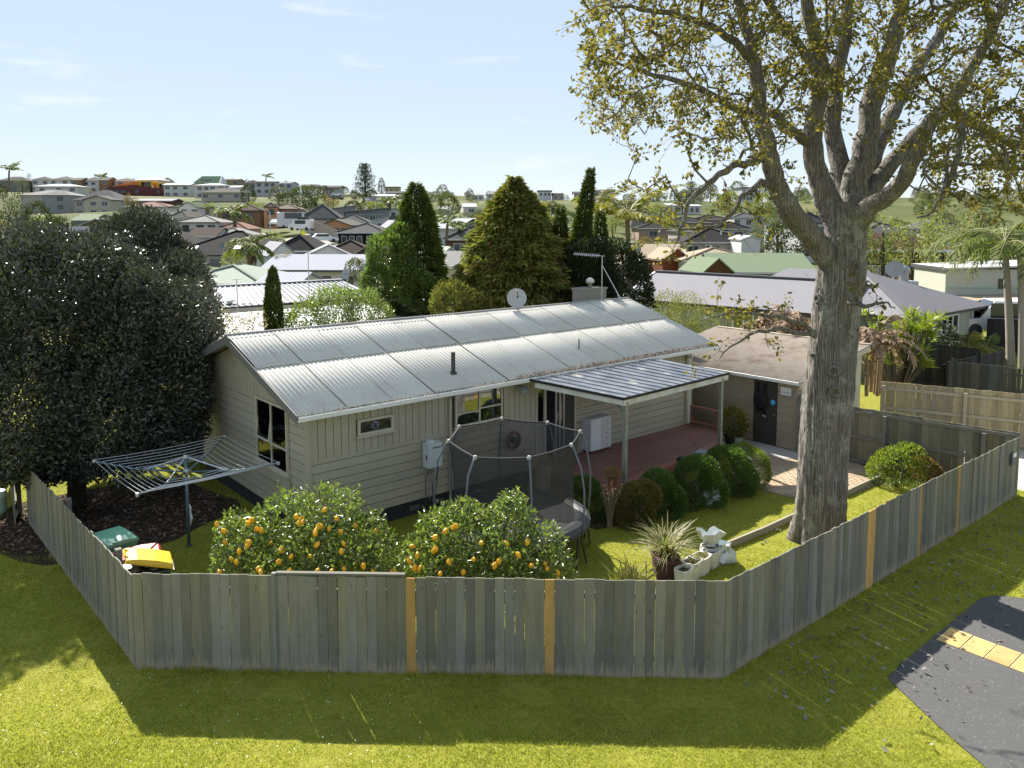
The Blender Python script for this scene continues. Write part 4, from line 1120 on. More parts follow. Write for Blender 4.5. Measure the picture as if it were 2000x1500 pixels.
# low rail frame at the far end of the deck
rl = thing('deck_rail', 'low red-brown timber rail at the garage end of the deck', 'railing', hw(13.42, 0, .455), PSI)
MB().box(-.06, .1, -1.15, -.08, .58, .62).build('top_rail', M_DECKEDGE, rl)
MB().box(-.02, .05, -1.1, -.1, .06, .13).build('bottom_rail', M_DECKEDGE, rl)
for vv in (-1.15, -.12): MB().box(-.02, .07, vv, vv + .08, 0, .58).build('rail_post', M_DECKEDGE, rl)
MB().bar((.1, -1.15, .1), (-.45, -1.62, -.1), .05, .08).build('brace', M_DECKEDGE, rl)

# ------------------------------------------------------------------ patio roof (lean-to of translucent sheets)
pr = thing('patio_roof', 'flat translucent panel patio roof on two lichen covered posts over the deck', 'patio roof', (HX, HY, 0), PSI)
cBL, cFL, cFR, cBR = Vector((5.86, -.60, 2.985)), Vector((7.12, -2.72, 2.66)), Vector((12.40, -2.22, 2.57)), Vector((10.86, -.56, 2.985))
def pbl(a, b_): return (cBL * (1 - a) + cBR * a) * (1 - b_) + (cFL * (1 - a) + cFR * a) * b_
def patio_sheet_mat():
    m, nt, N, L, b = _new('patio_sheet')
    pos = N.new('ShaderNodeNewGeometry').outputs['Position']
    n = _noise(N, L, pos, 2.2, 4, .55); n2 = _noise(N, L, pos, 9.0, 5, .7)
    v = N.new('ShaderNodeTexVoronoi'); v.inputs['Scale'].default_value = 1.15; v.inputs['Randomness'].default_value = .75
    L.new(pos, v.inputs['Vector'])
    warp = _math(N, L, 'ADD', v.outputs['Distance'], _math(N, L, 'MULTIPLY', n2, .18))
    c = _ramp(N, L, n, [(.3, (.15, .17, .21)), (.7, (.31, .33, .37))])
    c = _mix(N, L, _ramp(N, L, warp, [(.20, .85), (.30, 0.0)]), c, (.56, .56, .49))
    L.new(c, b.inputs['Base Color']); b.inputs['Roughness'].default_value = .28; _spec(b, .5)
    t = N.new('ShaderNodeBsdfTranslucent'); L.new(c, t.inputs[0])
    mx = N.new('ShaderNodeMixShader'); mx.inputs[0].default_value = .25
    L.new(b.outputs[0], mx.inputs[1]); L.new(t.outputs[0], mx.inputs[2]); L.new(mx.outputs[0], N['Material Output'].inputs[0])
    return m
M_PSHEET = patio_sheet_mat()
NP = 14
for k in range(NP):
    a0, a1 = k / NP, (k + 1) / NP
    b = MB(); e = .004
    P = [pbl(a0 + .001, 0), pbl(a1 - .001, 0), pbl(a1 - .001, .985), pbl(a0 + .001, .985)]
    rise = .016
    q = [pbl(a0 + .006, 0), pbl(a0 + .006, .985)]
    up = Vector((0, 0, 1))
    # pan with an upturned rib on its left edge
    b.hexa([P[3], P[2], P[1], P[0]] + [p + up * .008 for p in (P[3], P[2], P[1], P[0])])
    b.bar(P[0] + up * .012, P[3] + up * .012, .022, .03)
    b.build('roof_panel', M_PSHEET, pr)
for nm, x, y, m, dz, w, h in (('fascia', pbl(0, 1), pbl(1, 1), M_BLACKTRIM, .0, .03, .07), ('fascia', pbl(0, 0.0), pbl(0, 1.0), M_BLACKTRIM, .0, .03, .07),
                              ('beam', pbl(.01, .985), pbl(.99, .985), M_LICHENWHITE, -.115, .05, .15), ('beam', pbl(.012, .05), pbl(.012, .98), M_LICHENWHITE, -.11, .045, .14), ('beam', pbl(.985, .1), pbl(.985, .98), M_LICHENWOOD, -.11, .045, .14)):
    d = Vector((0, 0, dz)); MB().bar(x + d, y + d, w, h).build(nm, m, pr)
for t in (.2, .4, .6, .8):
    d = Vector((0, 0, -.08)); MB().bar(pbl(t, .03) + d, pbl(t, .97) + d, .045, .12).build('rafter', M_LICHENWOOD, pr)
for t in (.35, .7):
    d = Vector((0, 0, -.045)); MB().bar(pbl(.02, t) + d, pbl(.98, t) + d, .045, .05).build('purlin', M_LICHENWOOD, pr)
for a in (.035, .93):
    q = pbl(a, .975); g = MB(); g.box(q.x - .05, q.x + .05, q.y - .05, q.y + .05, .1, q.z - .1)
    g.bar((q.x - .0, q.y - .0, q.z - .55), (q.x - .0, q.y + .3, q.z - .16), .045, .05)
    g.build('post', M_LICHENWOOD, pr)

# dead leaves along gutter and patio roof
def litter(name, label, pts, m, size, parent=None, rng=np.random.default_rng(5)):
    P = np.array(pts, float); n = len(P)
    D = rand_dirs(n, rng); D[:, 2] *= .35
    Nn = rand_dirs(n, rng); Nn[:, 2] = abs(Nn[:, 2]) + .8
    V, F = leaves_np(P, D, Nn, rng.uniform(.5, 1.3, n) * size, .5, .1)
    o = link(name, mesh_np(name, V, F, m), parent)
    o['kind'] = 'stuff'
    if label: o['label'] = label
    return o
M_DEADLEAF = leafmat('dead_leaf', [(.10, .055, .03), (.17, .10, .06), (.24, .17, .13), (.13, .09, .09)], .8, .2, .1)
rr = np.random.default_rng(3)
pts = []
for i in range(1500):
    u = rr.uniform(-.3, 13.9); dens = .25 if u < 5.5 else 1.0
    if rr.random() > dens: continue
    pts.append((u, VE - .02 + rr.normal() * .045 - (.05 if 5.9 < u < 10.8 else 0), ZE + .0 + abs(rr.normal()) * .015 + (.02 if u > 5.5 else -.02)))
litter('gutter_leaves', None, pts, M_DEADLEAF, .07, house)

# ------------------------------------------------------------------ cabinet on the deck
def facing(o): return o
cab = thing('storage_cabinet', 'white two-door drawer cabinet standing on the deck against the wall', 'cabinet', hw(8.42, .12, .455), PSI)
W_, D_, H_ = .86, .55, 1.0
cabz = MB(); cabz.box(0, W_, -.47, -.14, .07, H_)
cabz.build('carcass', mat('cabinet_white', (.60, .61, .66), .5, .4, .05), cab)
MB().box(.01, .42, -.495, -.471, .09, H_ - .02).build('door_panel', mat('cabinet_door', (.80, .80, .82), .4, .4, .03), cab)
for k in range(5):
    z = .09 + k * .175
    d = MB().box(.435, W_ - .01, -.493, -.471, z, z + .168).build('drawer', mat('cabinet_drawer', (.66, .66, .64), .5, .4, .04), cab)
    MB().cbox((.66, -.5, z + .09), (.03, .02, .02)).build('drawer_knob', M_CHARCOAL, d)
for x in (.04, W_ - .08):
    for y in (-.45, -.2): MB().box(x, x + .04, y, y + .04, 0, .07).build('foot', M_CHARCOAL, cab)

# ------------------------------------------------------------------ gas water heater on the wall
wh = thing('water_heater', 'white gas water heater fixed on the khaki front wall beside the trampoline', 'water heater', hw(2.93, -.05, 1.16), PSI)
MB().box(.0, .40, -.24, 0, .0, .60).build('casing', mat('heater_white', (.66, .69, .70), .4, .4, .03), wh)
MB().box(.07, .21, -.17, -.02, .60, .66).build('vent_cover', mat('heater_white', (.66, .69, .70)), wh)
MB().box(.12, .36, -.246, -.24, .47, .495).build('flue_slot', M_CHARCOAL, wh)
MB().box(.06, .34, -.2, -.04, -.03, 0).build('pipe_cover', mat('heater_grey', (.35, .36, .36), .5), wh)
MB().box(-.004, 0, -.19, -.14, .2, .32).build('rating_label', M_CHARCOAL, wh)
MB().box(.2, .3, -.2435, -.24, .16, .18).build('green_badge', mat('green_badge', (.12, .38, .22), .5), wh)
for k, (x, m) in enumerate(((.06, mat('copper_dark', (.09, .07, .06), .6)), (.17, M_STEEL), (.30, mat('copper_dark', (.09, .07, .06))), (.38, mat('copper_dark', (.09, .07, .06))))):
    g = MB()
    if k == 0: pth = [(x + .05, -.1, -.02), (x + .05, -.1, -.14), (x - .02, -.06, -.24), (x - .02, -.06, -.95)]
    elif k == 2: pth = [(x, -.12, -.02), (x, -.12, -.34), (x - .06, -.06, -.44), (x - .06, -.06, -.98)]
    else: pth = [(x, -.1, -.02), (x, -.07, -.2), (x - .02, -.06, -.95 + k * .12)]
    g.tube(pth, .011 if k != 1 else .014, 6); g.build('pipe', m, wh)

# ------------------------------------------------------------------ trampoline with safety net
TX, TY = .04, 16.32
tr = thing('trampoline', 'round trampoline with black safety net between lemon tree and house', 'trampoline', (TX, TY, 0), .12)
RT, TRM, ZM = 1.62, 1.32, .78
def ring(r, z, n, ph=0): return [(r * math.cos(2 * PI * k / n + ph), r * math.sin(2 * PI * k / n + ph), z) for k in range(n + 1)]
g = MB()
for k in range(48):
    a0, a1 = 2 * PI * k / 48, 2 * PI * (k + 1) / 48
    pr_ = [(TRM - .02, ZM + .0), (TRM + .1, ZM + .035), (RT - .06, ZM + .02), (RT + .03, ZM - .05), (RT + .03, ZM - .13)]
    for j in range(4):
        g.poly([(pr_[j][0] * math.cos(a0), pr_[j][0] * math.sin(a0), pr_[j][1]), (pr_[j + 1][0] * math.cos(a0), pr_[j + 1][0] * math.sin(a0), pr_[j + 1][1]), (pr_[j + 1][0] * math.cos(a1), pr_[j + 1][0] * math.sin(a1), pr_[j + 1][1]), (pr_[j][0] * math.cos(a1), pr_[j][0] * math.sin(a1), pr_[j][1])])
g.build('pad', mat('tramp_pad', (.045, .047, .052), .6, .3, .3, 5, dirt=(.13, .13, .13), dirt_scale=2.5, dirt_amt=.4), tr, smooth=True)
g = MB(); g.v = [(TRM * math.cos(2 * PI * k / 48), TRM * math.sin(2 * PI * k / 48), ZM - .01) for k in range(48)]; g.f = [tuple(range(48))]
g.build('mat', mat('jumping_mat', (.045, .047, .05), .7, .3, .2, 4, dirt=(.10, .09, .08), dirt_scale=2, dirt_amt=.5), tr)
g = MB(); g.tube(ring(RT - .02, ZM - .05, 48), .024, 6, False); g.build('frame_ring', M_STEEL, tr)
NETR = [1.40, 1.46, 1.36]
def net_mat():
    m, nt, N, L, b = _new('black_net')
    b.inputs['Base Color'].default_value = (.035, .036, .037, 1); b.inputs['Roughness'].default_value = .6
    tr_ = N.new('ShaderNodeBsdfTransparent'); mx = N.new('ShaderNodeMixShader')
    pos = N.new('ShaderNodeTexCoord').outputs['Object']
    n = _noise(N, L, pos, 3.0, 4, .6)
    L.new(_math(N, L, 'ADD', _math(N, L, 'MULTIPLY', n, .22), .50), mx.inputs[0])
    L.new(tr_.outputs[0], mx.inputs[1]); L.new(b.outputs[0], mx.inputs[2]); L.new(mx.outputs[0], N['Material Output'].inputs[0])
    return m
M_NET = net_mat()
TOPZ = 2.46
NPOLE = 8
PH = [2 * PI * k / NPOLE + .08 for k in range(NPOLE)]
rtop = [1.42 + (.05 if k % 3 == 0 else -.02) for k in range(NPOLE)]
ztop = [TOPZ + dz for dz in (.03, .0, .04, .0, -.02, -.10, -.02, .04)]
for k in range(NPOLE):
    a0, a1 = PH[k], PH[(k + 1) % NPOLE] + (2 * PI if k == NPOLE - 1 else 0)
    nx, nz = 8, 10; V = []; F = []
    for iz in range(nz + 1):
        t = iz / nz
        for ix in range(nx + 1):
            s = ix / nx; a = a0 + (a1 - a0) * s
            chord = math.cos((a1 - a0) / 2) / math.cos(a - (a0 + a1) / 2)
            rt = rtop[k] * (1 - s) + rtop[(k + 1) % NPOLE] * s
            r_ = (TRM - .02) * (1 - t) + rt * t
            r_ = r_ * (1 - t * (1 - chord)) - .10 * math.sin(PI * t) * (1.1 - .5 * math.cos(2 * PI * s)) * .6
            zt = ztop[k] * (1 - s) + ztop[(k + 1) % NPOLE] * s - .03 * math.sin(PI * s)
            V.append((r_ * math.cos(a), r_ * math.sin(a), ZM + (zt - ZM) * t))
    for iz in range(nz):
        for ix in range(nx):
            q = iz * (nx + 1) + ix; F.append((q, q + 1, q + nx + 2, q + nx + 1))
    link('net_panel', mesh_np('net_panel', V, F, M_NET, True), tr)
M_POLE = mat('tramp_pole', (.13, .15, .18), .4, .5, .15, 5)
for k in range(NPOLE):
    a = PH[k]; c_, s_ = math.cos(a), math.sin(a)
    pth = [(RT + .03, .0), (RT + .05, .7), (RT + .09, 1.15), (RT + .09, 1.6), (RT + .01, 2.05), (rtop[k] + .06, ztop[k] - .06), (rtop[k], ztop[k])]
    g = MB(); g.tube([(r_ * c_, r_ * s_, z) for r_, z in pth[1:]], .020, 8)
    p = g.build('pole', M_POLE, tr, smooth=True)
    g = MB(); g.lathe([(.04, -.03), (.045, .0), (.03, .04)], 8, (rtop[k] * c_, rtop[k] * s_, ztop[k]), capt=True); g.build('pole_cap', mat('cap_pale', (.42, .40, .36), .5), p)
    g = MB(); da = .13
    for sg in (-1, 1):
        g.tube([((RT - .02) * math.cos(a + sg * .02), (RT - .02) * math.sin(a + sg * .02), ZM - .05), ((RT + .05) * math.cos(a + sg * da), (RT + .05) * math.sin(a + sg * da), .02)], .02, 6)
    g.build('leg', M_CHARCOAL, tr)
g = MB()
for k in range(NPOLE):
    a0, a1 = PH[k], PH[(k + 1) % NPOLE]
    p0 = Vector((rtop[k] * math.cos(a0), rtop[k] * math.sin(a0), ztop[k])); p1 = Vector((rtop[(k + 1) % NPOLE] * math.cos(a1), rtop[(k + 1) % NPOLE] * math.sin(a1), ztop[(k + 1) % NPOLE]))
    g.tube([p0, (p0 + p1) / 2 - Vector((0, 0, .02)), p1], .017, 6)
g.build('top_rope', M_CHARCOAL, tr)

# ------------------------------------------------------------------ rotary clothes line
cl = thing('clothes_line', 'rotary clothes line with blue-grey pole and wires on the lawn beside the gable', 'clothes line', (-7.03, 16.41, 0), -.04)
M_BLUE = mat('blue_grey_enamel', (.10, .145, .19), .45, .4, .15, 6, dirt=(.2, .2, .2), dirt_amt=.3)
M_ALU = mat('aluminium_tube', (.50, .53, .58), .35, .5, .1, 5, metal=.5)
g = MB(); g.tube([(0, 0, -.05), (0, 0, 2.0)], .034, 10); g.lathe([(.06, 0), (.045, .05)], 10); g.build('pole', M_BLUE, cl, smooth=True)
g = MB(); g.lathe([(.05, 1.60), (.07, 1.64), (.07, 1.69), (.05, 1.73)], 10, capt=True); g.build('hub', M_STEEL, cl)
g = MB(); g.lathe([(.05, 1.95), (.06, 1.99), (.05, 2.03)], 10, capt=True); g.build('top_cap', M_STEEL, cl)
ARML, Z0_, Z1_ = 2.02, 1.66, 1.87
tips = []
for k in range(4):
    a = k * PI / 2; c_, s_ = math.cos(a), math.sin(a)
    arm = MB().tube([(c_ * .05, s_ * .05, Z0_), (c_ * ARML * .55, s_ * ARML * .55, Z0_ + .05), (c_ * ARML, s_ * ARML, Z1_)], .021, 8).build('arm', M_BLUE, cl, smooth=True)
    MB().tube([(c_ * .04, s_ * .04, 1.98), (c_ * .86, s_ * .86, Z0_ + .055)], .016, 6).build('stay', M_ALU, cl)
    tp = MB(); tp.lathe([(.03, -.03), (.035, .0), (.03, .04)], 8, (c_ * ARML, s_ * ARML, Z1_), capt=True); tp.build('arm_tip', M_ALU, arm)
M_WIRE = mat('line_wire', (.55, .57, .60), .35, .5)
for k in range(4):
    a0, a1 = k * PI / 2, (k + 1) * PI / 2
    for j in range(8):
        f_ = 1.0 - j * .09
        def pt(a):
            t = f_; z = Z0_ + .05 + (Z1_ - Z0_ - .05) * max(0, (t - .55) / .45) + .03
            return Vector((math.cos(a) * ARML * t, math.sin(a) * ARML * t, z))
        p0, p1 = pt(a0), pt(a1)
        MB().tube([p0, p0 * .75 + p1 * .25 - Vector((0, 0, .03)), (p0 + p1) / 2 - Vector((0, 0, .042)), p0 * .25 + p1 * .75 - Vector((0, 0, .03)), p1], .0055, 4, False).build('line', M_WIRE, cl)
g = MB(); g.tube([(.05, -.03, .95), (.085, -.04, .88), (.075, -.04, .78), (.10, -.05, .66), (.07, -.04, .5)], [.012, .02, .02, .03, .006], 6); g.build('pegged_rag', mat('pale_rag', (.62, .62, .62), .8), cl)

# ------------------------------------------------------------------ wheelie bins
def bin_(label, loc, rz, body_m, lid_m, lid_tilt=0.0, tip=(0, 0)):
    t = thing('wheelie_bin', label, 'bin', loc, rz)
    g = MB(); z0, z1 = .08, .98
    g.hexa([(-.22, -.25, z0), (.22, -.25, z0), (.22, .25, z0), (-.22, .25, z0), (-.285, -.35, z1), (.285, -.35, z1), (.285, .35, z1), (-.285, .35, z1)])
    g.build('body', body_m, t)
    MB().box(-.305, .305, -.37, .37, .955, .99).build('rim', body_m, t)
    l = MB()
    xs = [-.30, -.2, 0, .2, .30]
    prof = [(-.38, .0), (-.37, .05), (-.2, .085), (.1, .10), (.36, .085), (.40, .04), (.40, 0)]
    i0 = 0
    for x, sc in ((-.31, .0), (-.27, .9), (.27, .9), (.31, .0)):
        for y, z in prof: l.v.append((x, y, max(.0, z * (1 if sc else .35))))
    m_ = len(prof)
    for a in range(3):
        for b_ in range(m_ - 1):
            q = a * m_ + b_; l.f.append((q, q + 1, q + m_ + 1, q + m_))
    l.f.append(tuple(range(m_))); l.f.append(tuple(range(3 * m_, 4 * m_))[::-1])
    l.v = [(x, y - .38, z) for x, y, z in l.v]
    lid = l.build('lid', lid_m, t, (0, .38, .995), (-lid_tilt, 0, 0))
    MB().tube([(-.16, -.72, .06), (-.14, -.79, .07), (.14, -.79, .07), (.16, -.72, .06)], .015, 6).build('lid_handle', lid_m, lid)
    MB().tube([(-.24, .42, .93), (.24, .42, .93)], .016, 6).build('handle', body_m, t)
    for sx in (-1, 1):
        w = MB(); w.v = []; w.tube([(sx * .25, .27, .1), (sx * .31, .27, .1)], .1, 14); w.build('wheel', M_CHARCOAL, t)
    return t
M_BING = mat('bin_green', (.13, .33, .20), .45, .4, .1, 3); M_BINGL = mat('bin_green_lid', (.20, .46, .30), .4, .45, .08, 3)
M_BINY = mat('bin_yellow_lid', (.75, .47, .012), .35, .5, .08, 3); M_BINK = mat('bin_charcoal', (.035, .05, .055), .5, .4, .15, 4)
bin_('green wheelie bin with closed lid inside the left fence', (-7.62, 14.42, 0), 2.45 - PI / 2, M_BING, M_BINGL)
yb = bin_('dark wheelie bin with yellow lid propped open at the fence corner', (-6.42, 13.22, 0), 2.05 + PI, M_BINK, M_BINY, .32)
g = MB()
for k in range(7): g.cbox((RND.uniform(-.2, .2), RND.uniform(-.3, .2), 1.0 + RND.random() * .03), (.12, .09, .07), RND.random() * 3, RND.random())
tag(g.build('rubbish', mat('rubbish_mix', (.22, .18, .15), .5, .4, .6, 9), yb), kind='stuff')
bin_('bin with red lid squeezed between the green bin and the fence corner', (-6.86, 13.78, -.06), 2.05 + PI, M_BINK, mat('bin_red_lid', (.36, .025, .025), .4, .4), .0)

# ------------------------------------------------------------------ aerial and dish on the roof
da = thing('satellite_dish', 'grey satellite dish standing on the ridge of the bungalow roof', 'satellite dish', hw(8.78, 3.32, roof_z(3.3)), PSI)
g = MB(); N_ = 20
prof = [(.0, .0), (.12, .008), (.22, .03), (.30, .06), (.315, .066)]
g.lathe(prof, N_, capb=False); g.lathe([(r_, z + .012) for r_, z in prof], N_, capb=False)
d = g.build('reflector', mat('dish_grey', (.42, .43, .44), .45, .4, .06), da, (0, -.05, .38), (1.35, 0, -.62), smooth=True)
MB().tube([(0, .28, .02), (0, .2, .28), (0, .0, .36)], .012, 6).build('feed_arm', M_CHARCOAL, d)
MB().cbox((0, 0, .36), (.05, .05, .09)).build('receiver', M_CHARCOAL, d)
MB().tube([(0, 0, .05), (0, 0, .34)], .02, 8).build('mast', M_STEEL, da)
for a in (.4, 2.2, 3.9, 5.3): MB().tube([(0, 0, .16), (.17 * math.cos(a), .17 * math.sin(a), .03 - .05 * abs(math.sin(a)))], .01, 6).build('leg', M_STEEL, da)
an = thing('tv_aerial', 'tall television aerial on a braced mast at the right end of the ridge', 'aerial', hw(12.78, 3.32, roof_z(3.3)), 0)
MB().tube([(0, 0, 0), (0, 0, 1.62)], .017, 8).build('mast', M_STEEL, an)
bm = Vector((-1.0, .25, .07))
MB().tube([Vector((.1, 0, 1.61)), Vector((0, 0, 1.61)) + bm], .011, 6).build('boom', M_ALU, an)
g = MB()
for k in range(13):
    t = .12 + k * .068; c_ = Vector((0, 0, 1.61)) + bm * t
    l_ = .10 - .003 * k; pd = Vector((.24, .97, 0))
    g.tube([c_ - pd * l_ + Vector((0, 0, -.04)), c_, c_ + pd * l_ + Vector((0, 0, .06))], .005, 4)
tag(g.build('element_rods', M_ALU, an), kind='stuff')
for q in ((hw(13.25, 2.62, roof_z(2.62)) - an.location), (hw(13.9, 3.4, roof_z(3.3)) - an.location)):
    MB().tube([(0, 0, 1.3), q], .012, 6).build('stay', M_ALU, an)
# ------------------------------------------------------------------ garage at the end of the deck
gar = thing('garage', 'tan lean-to garage with brown corrugated roof beyond the deck', 'garage', (HX, HY, 0), PSI)
GU0, GU1, GV0, GV1 = 14.5, 18.6, -3.2, 2.6
M_TAN = mat('tan_board', (.33, .275, .20), .7, .25, .1, 3, (1, 1, 1), .05, .05, dirt=(.22, .18, .13), dirt_scale=.9, dirt_amt=.4)
GZ0, GZ1 = 2.22, 2.86
def gz(u): return GZ0 + (GZ1 - GZ0) * (u - GU0) / (GU1 - GU0)
g = MB(); e = .02
g.hexa([(GU0 + e, GV0 + e, 0), (GU1 - e, GV0 + e, 0), (GU1 - e, GV1, 0), (GU0 + e, GV1, 0), (GU0 + e, GV0 + e, GZ0 - .06), (GU1 - e, GV0 + e, GZ1 - .06), (GU1 - e, GV1, GZ1 - .06), (GU0 + e, GV1, GZ0 - .06)])
g.build('wall', M_WALL_BACK, gar)
DV0, DV1 = -2.56, -1.76
hbt = .262
for k in range(8):
    z0 = .06 + k * hbt
    h_ = hbt + .01
    for a, b_ in ((GV0 + .06, DV0 - .02), (DV1 + .02, GV1)):
        key = ('tan', round(b_ - a, 3))
        if key not in BRD:
            q = MB(); L_ = b_ - a
            q.hexa([(0, -.034, 0), (L_, -.034, 0), (L_, .018, 0), (0, .018, 0), (0, -.012, h_), (L_, -.012, h_), (L_, .018, h_), (0, .018, h_)])
            BRD[key] = q.mesh('weatherboard', M_TAN)
        link('weatherboard', BRD[key], gar, (GU0, b_, z0), (0, 0, -PI / 2))
MB().box(GU0 - .04, GU0 + .07, GV0 - .04, GV0 + .06, 0, GZ0 - .02).build('corner_board', M_TAN, gar)
MB().box(GU0 + .01, GU0 + .03, GV1, GV1 + .02, 0, 2.2).build('corner_board', M_TAN, gar)
dr = MB().box(GU0 - .03, GU0 + .0, DV0, DV1, .05, 2.02).build('door', mat('dark_brown_door', (.055, .048, .040), .6, .3, .15, 5, (1, 1, .3), .05), gar)
MB().cbox((GU0 - .05, DV0 + .07, 1.02), (.05, .02, .03)).build('handle', M_STEEL, dr)
MB().cbox((GU0 - .036, (DV0 + DV1) / 2 + .02, .93), (.006, .11, .03), rx=.2).build('white_label', M_WHITE, dr)
# front end with roller door, barge and posts
g = MB(); z0 = .02
for k in range(14): g.hexa([(GU0 + .9, GV0 - .012, z0), (GU1 - .5, GV0 - .012, z0), (GU1 - .5, GV0 + .0, z0), (GU0 + .9, GV0 + .0, z0), (GU0 + .9, GV0 - .028, z0 + .15), (GU1 - .5, GV0 - .028, z0 + .15), (GU1 - .5, GV0, z0 + .15), (GU0 + .9, GV0, z0 + .15)]); z0 += .155
g.build('roller_door', mat('grey_roller', (.17, .18, .19), .5, .4, .1), gar)
for a, b_ in ((GU0 + .08, GU0 + .88), (GU1 - .48, GU1)):
    MB().box(a, b_, GV0 - .03, GV0 + .02, 0, GZ0 if a < 16 else GZ1 - .1).build('jamb_board', M_TAN if a < 16 else mat('cream_board', (.50, .46, .34), .6), gar)
g = MB()
P = [(GU0 - .15, GV0 - .2, gz(GU0 - .15) - .2), (GU1 + .25, GV0 - .2, gz(GU1 + .25) - .2), (GU1 + .25, GV0 - .17, gz(GU1 + .25) - .2), (GU0 - .15, GV0 - .17, gz(GU0 - .15) - .2)]
g.hexa(P + [(x, y, z + .2) for x, y, z in P]); g.build('barge_board', mat('cream_board', (.50, .46, .34)), gar)
MB().bar((GU0 - .2, GV0 - .2, gz(GU0 - .2) + .02), (GU1 + .27, GV0 - .2, gz(GU1 + .27) + .02), .06, .03).build('barge_cap', mat('barge_cap', (.16, .17, .18), .5), gar)
MB().box(GU0 + .1, GU1, GV0 - .02, GV0 + .02, 2.15, 2.2).build('lintel', M_TAN, gar)
gutter('gutter', GV1 - GV0 + .3, M_WHITE, gar, (GU0 - .13, GV1 + .1, GZ0 - .10), -PI / 2)
# corrugated roof in sheets
def iron_mat():
    m, nt, N, L, b = _new('rusty_iron')
    pos = N.new('ShaderNodeNewGeometry').outputs['Position']
    n = _noise(N, L, pos, 1.1, 6, .65); n2 = _noise(N, L, pos, 9, 4, .7)
    c = _ramp(N, L, n2, [(.3, (.33, .27, .215)), (.7, (.43, .365, .30))])
    c = _mix(N, L, _math(N, L, 'MULTIPLY', _ramp(N, L, n, [(.48, 0.0), (.68, 1.0)]), .75), c, (.19, .105, .07))
    L.new(c, b.inputs['Base Color']); b.inputs['Roughness'].default_value = .75; _spec(b, .3)
    return m
M_IRON = iron_mat()
def corr_mesh(name, W, L_, rise, pitch, amp, m):
    n = max(4, int(round(W / pitch)) * 6); xs = np.linspace(0, W, n + 1); zz = amp * np.cos(2 * PI * xs / pitch)
    V = [(x, 0, z) for x, z in zip(xs, zz)] + [(x, L_, rise + z) for x, z in zip(xs, zz)]
    F = [(i, i + 1, n + 2 + i, n + 1 + i) for i in range(n)]
    V += [(x, y, z - .008) for x, y, z in V]
    F += [(b_ + 2 * n + 2, a + 2 * n + 2, d_ + 2 * n + 2, c_ + 2 * n + 2) for a, b_, c_, d_ in F]
    m2 = 2 * n + 2
    F += [(m2 + i, m2 + i + 1, i + 1, i) for i in range(n)]
    return mesh_np(name, V, F, m)
GW_ = (GV1 - GV0 + .35) / 7
cm = corr_mesh('roof_sheet', GW_, GU1 - GU0 + .45, gz(GU1 + .25) - gz(GU0 - .2), .095, .013, M_IRON)
for k in range(7):
    link('roof_sheet', cm, gar, (GU0 - .2, GV1 + .15 - k * GW_, gz(GU0 - .2) + .03 + (k % 2) * .005), (0, 0, -PI / 2), (1, 1, 1))
MB().box(GU1 + .1, GU1 + .32, GV0 - .2, GV1 + .1, gz(GU1 + .2) + .03, gz(GU1 + .2) + .05).build('roof_flashing', M_IRON, gar)
tag(MB().cbox((GU0 + 2.9, GV0 + 1.1, gz(GU0 + 2.9) + .07), (.16, .1, .05), .4).build('roof_scrap', M_STEEL, gar))
# sign, frisbee and bag hung on the garage
sg = thing('wall_sign', 'small white plate with blue lettering on the garage wall right of the dark door', 'sign', hw(GU0 - .045, DV0 - .13, 1.72), PSI - PI / 2)
g = MB(); W2, H2 = .36, .24
g.hexa([(0, -.008, .02), (W2, -.008, .02), (W2, 0, .02), (0, 0, .02), (0, -.008, H2 - .02), (W2, -.008, H2 - .02), (W2, 0, H2 - .02), (0, 0, H2 - .02)])
g.box(.02, W2 - .02, -.008, 0, 0, .02); g.box(.02, W2 - .02, -.008, 0, H2 - .02, H2)
g.build('plate', M_WHITE, sg)
def letters(text, size, m, parent, loc, rot=(PI / 2, 0, 0), name='lettering'):
    c = bpy.data.curves.new(name, 'FONT'); c.body = text; c.size = size; c.align_x = 'CENTER'; c.extrude = .0005
    c.materials.append(m)
    tmp = bpy.data.objects.new('tmp', c)
    me = bpy.data.meshes.new_from_object(tmp)
    bpy.data.objects.remove(tmp); bpy.data.curves.remove(c)
    return link(name, me, parent, loc, rot)
M_INK = mat('blue_ink', (.06, .09, .28), .6)
letters('WIPE FEET', .075, M_INK, sg, (W2 / 2, -.010, .05))
for k in range(2): letters('please', .04, mat('pale_ink', (.35, .38, .5), .6), sg, (W2 / 2 - .06 + k * .12, -.010, .155 - k * .012))
fb = thing('blue_disc', 'light blue disc hung on the edge of the dark garage door', 'disc', hw(GU0 - .05, DV0 + .12, 1.42), PSI - PI / 2)
g = MB(); g.lathe([(.085, 0), (.08, .012), (.0, .016)], 18); g.build('face', mat('sky_blue_plastic', (.10, .42, .72), .4, .4), fb, (0, 0, 0), (PI / 2, 0, 0))
bp = thing('backpack', 'black backpack with two straps hung on the dark garage door', 'backpack', hw(GU0 - .06, DV0 + .50, 1.05), PSI - PI / 2)
M_BAG = mat('black_bag', (.010, .010, .012), .7, .3, .3, 9)
g = MB()
NU, NV = 12, 8
for i in range(NV + 1):
    ph = -PI / 2 + PI * i / NV
    for j in range(NU):
        th_ = 2 * PI * j / NU
        g.v.append((.24 * math.cos(ph) * math.cos(th_) * (1 + .08 * math.sin(3 * th_)), -.09 + .09 * math.cos(ph) * math.sin(th_), .38 + .30 * math.sin(ph)))
for i in range(NV):
    for j in range(NU):
        g.f.append((i * NU + j, i * NU + (j + 1) % NU, (i + 1) * NU + (j + 1) % NU, (i + 1) * NU + j))
g.build('bag', M_BAG, bp, smooth=True)
MB().box(-.11, .11, -.2, -.14, .2, .45).build('front_pocket', M_BAG, bp)
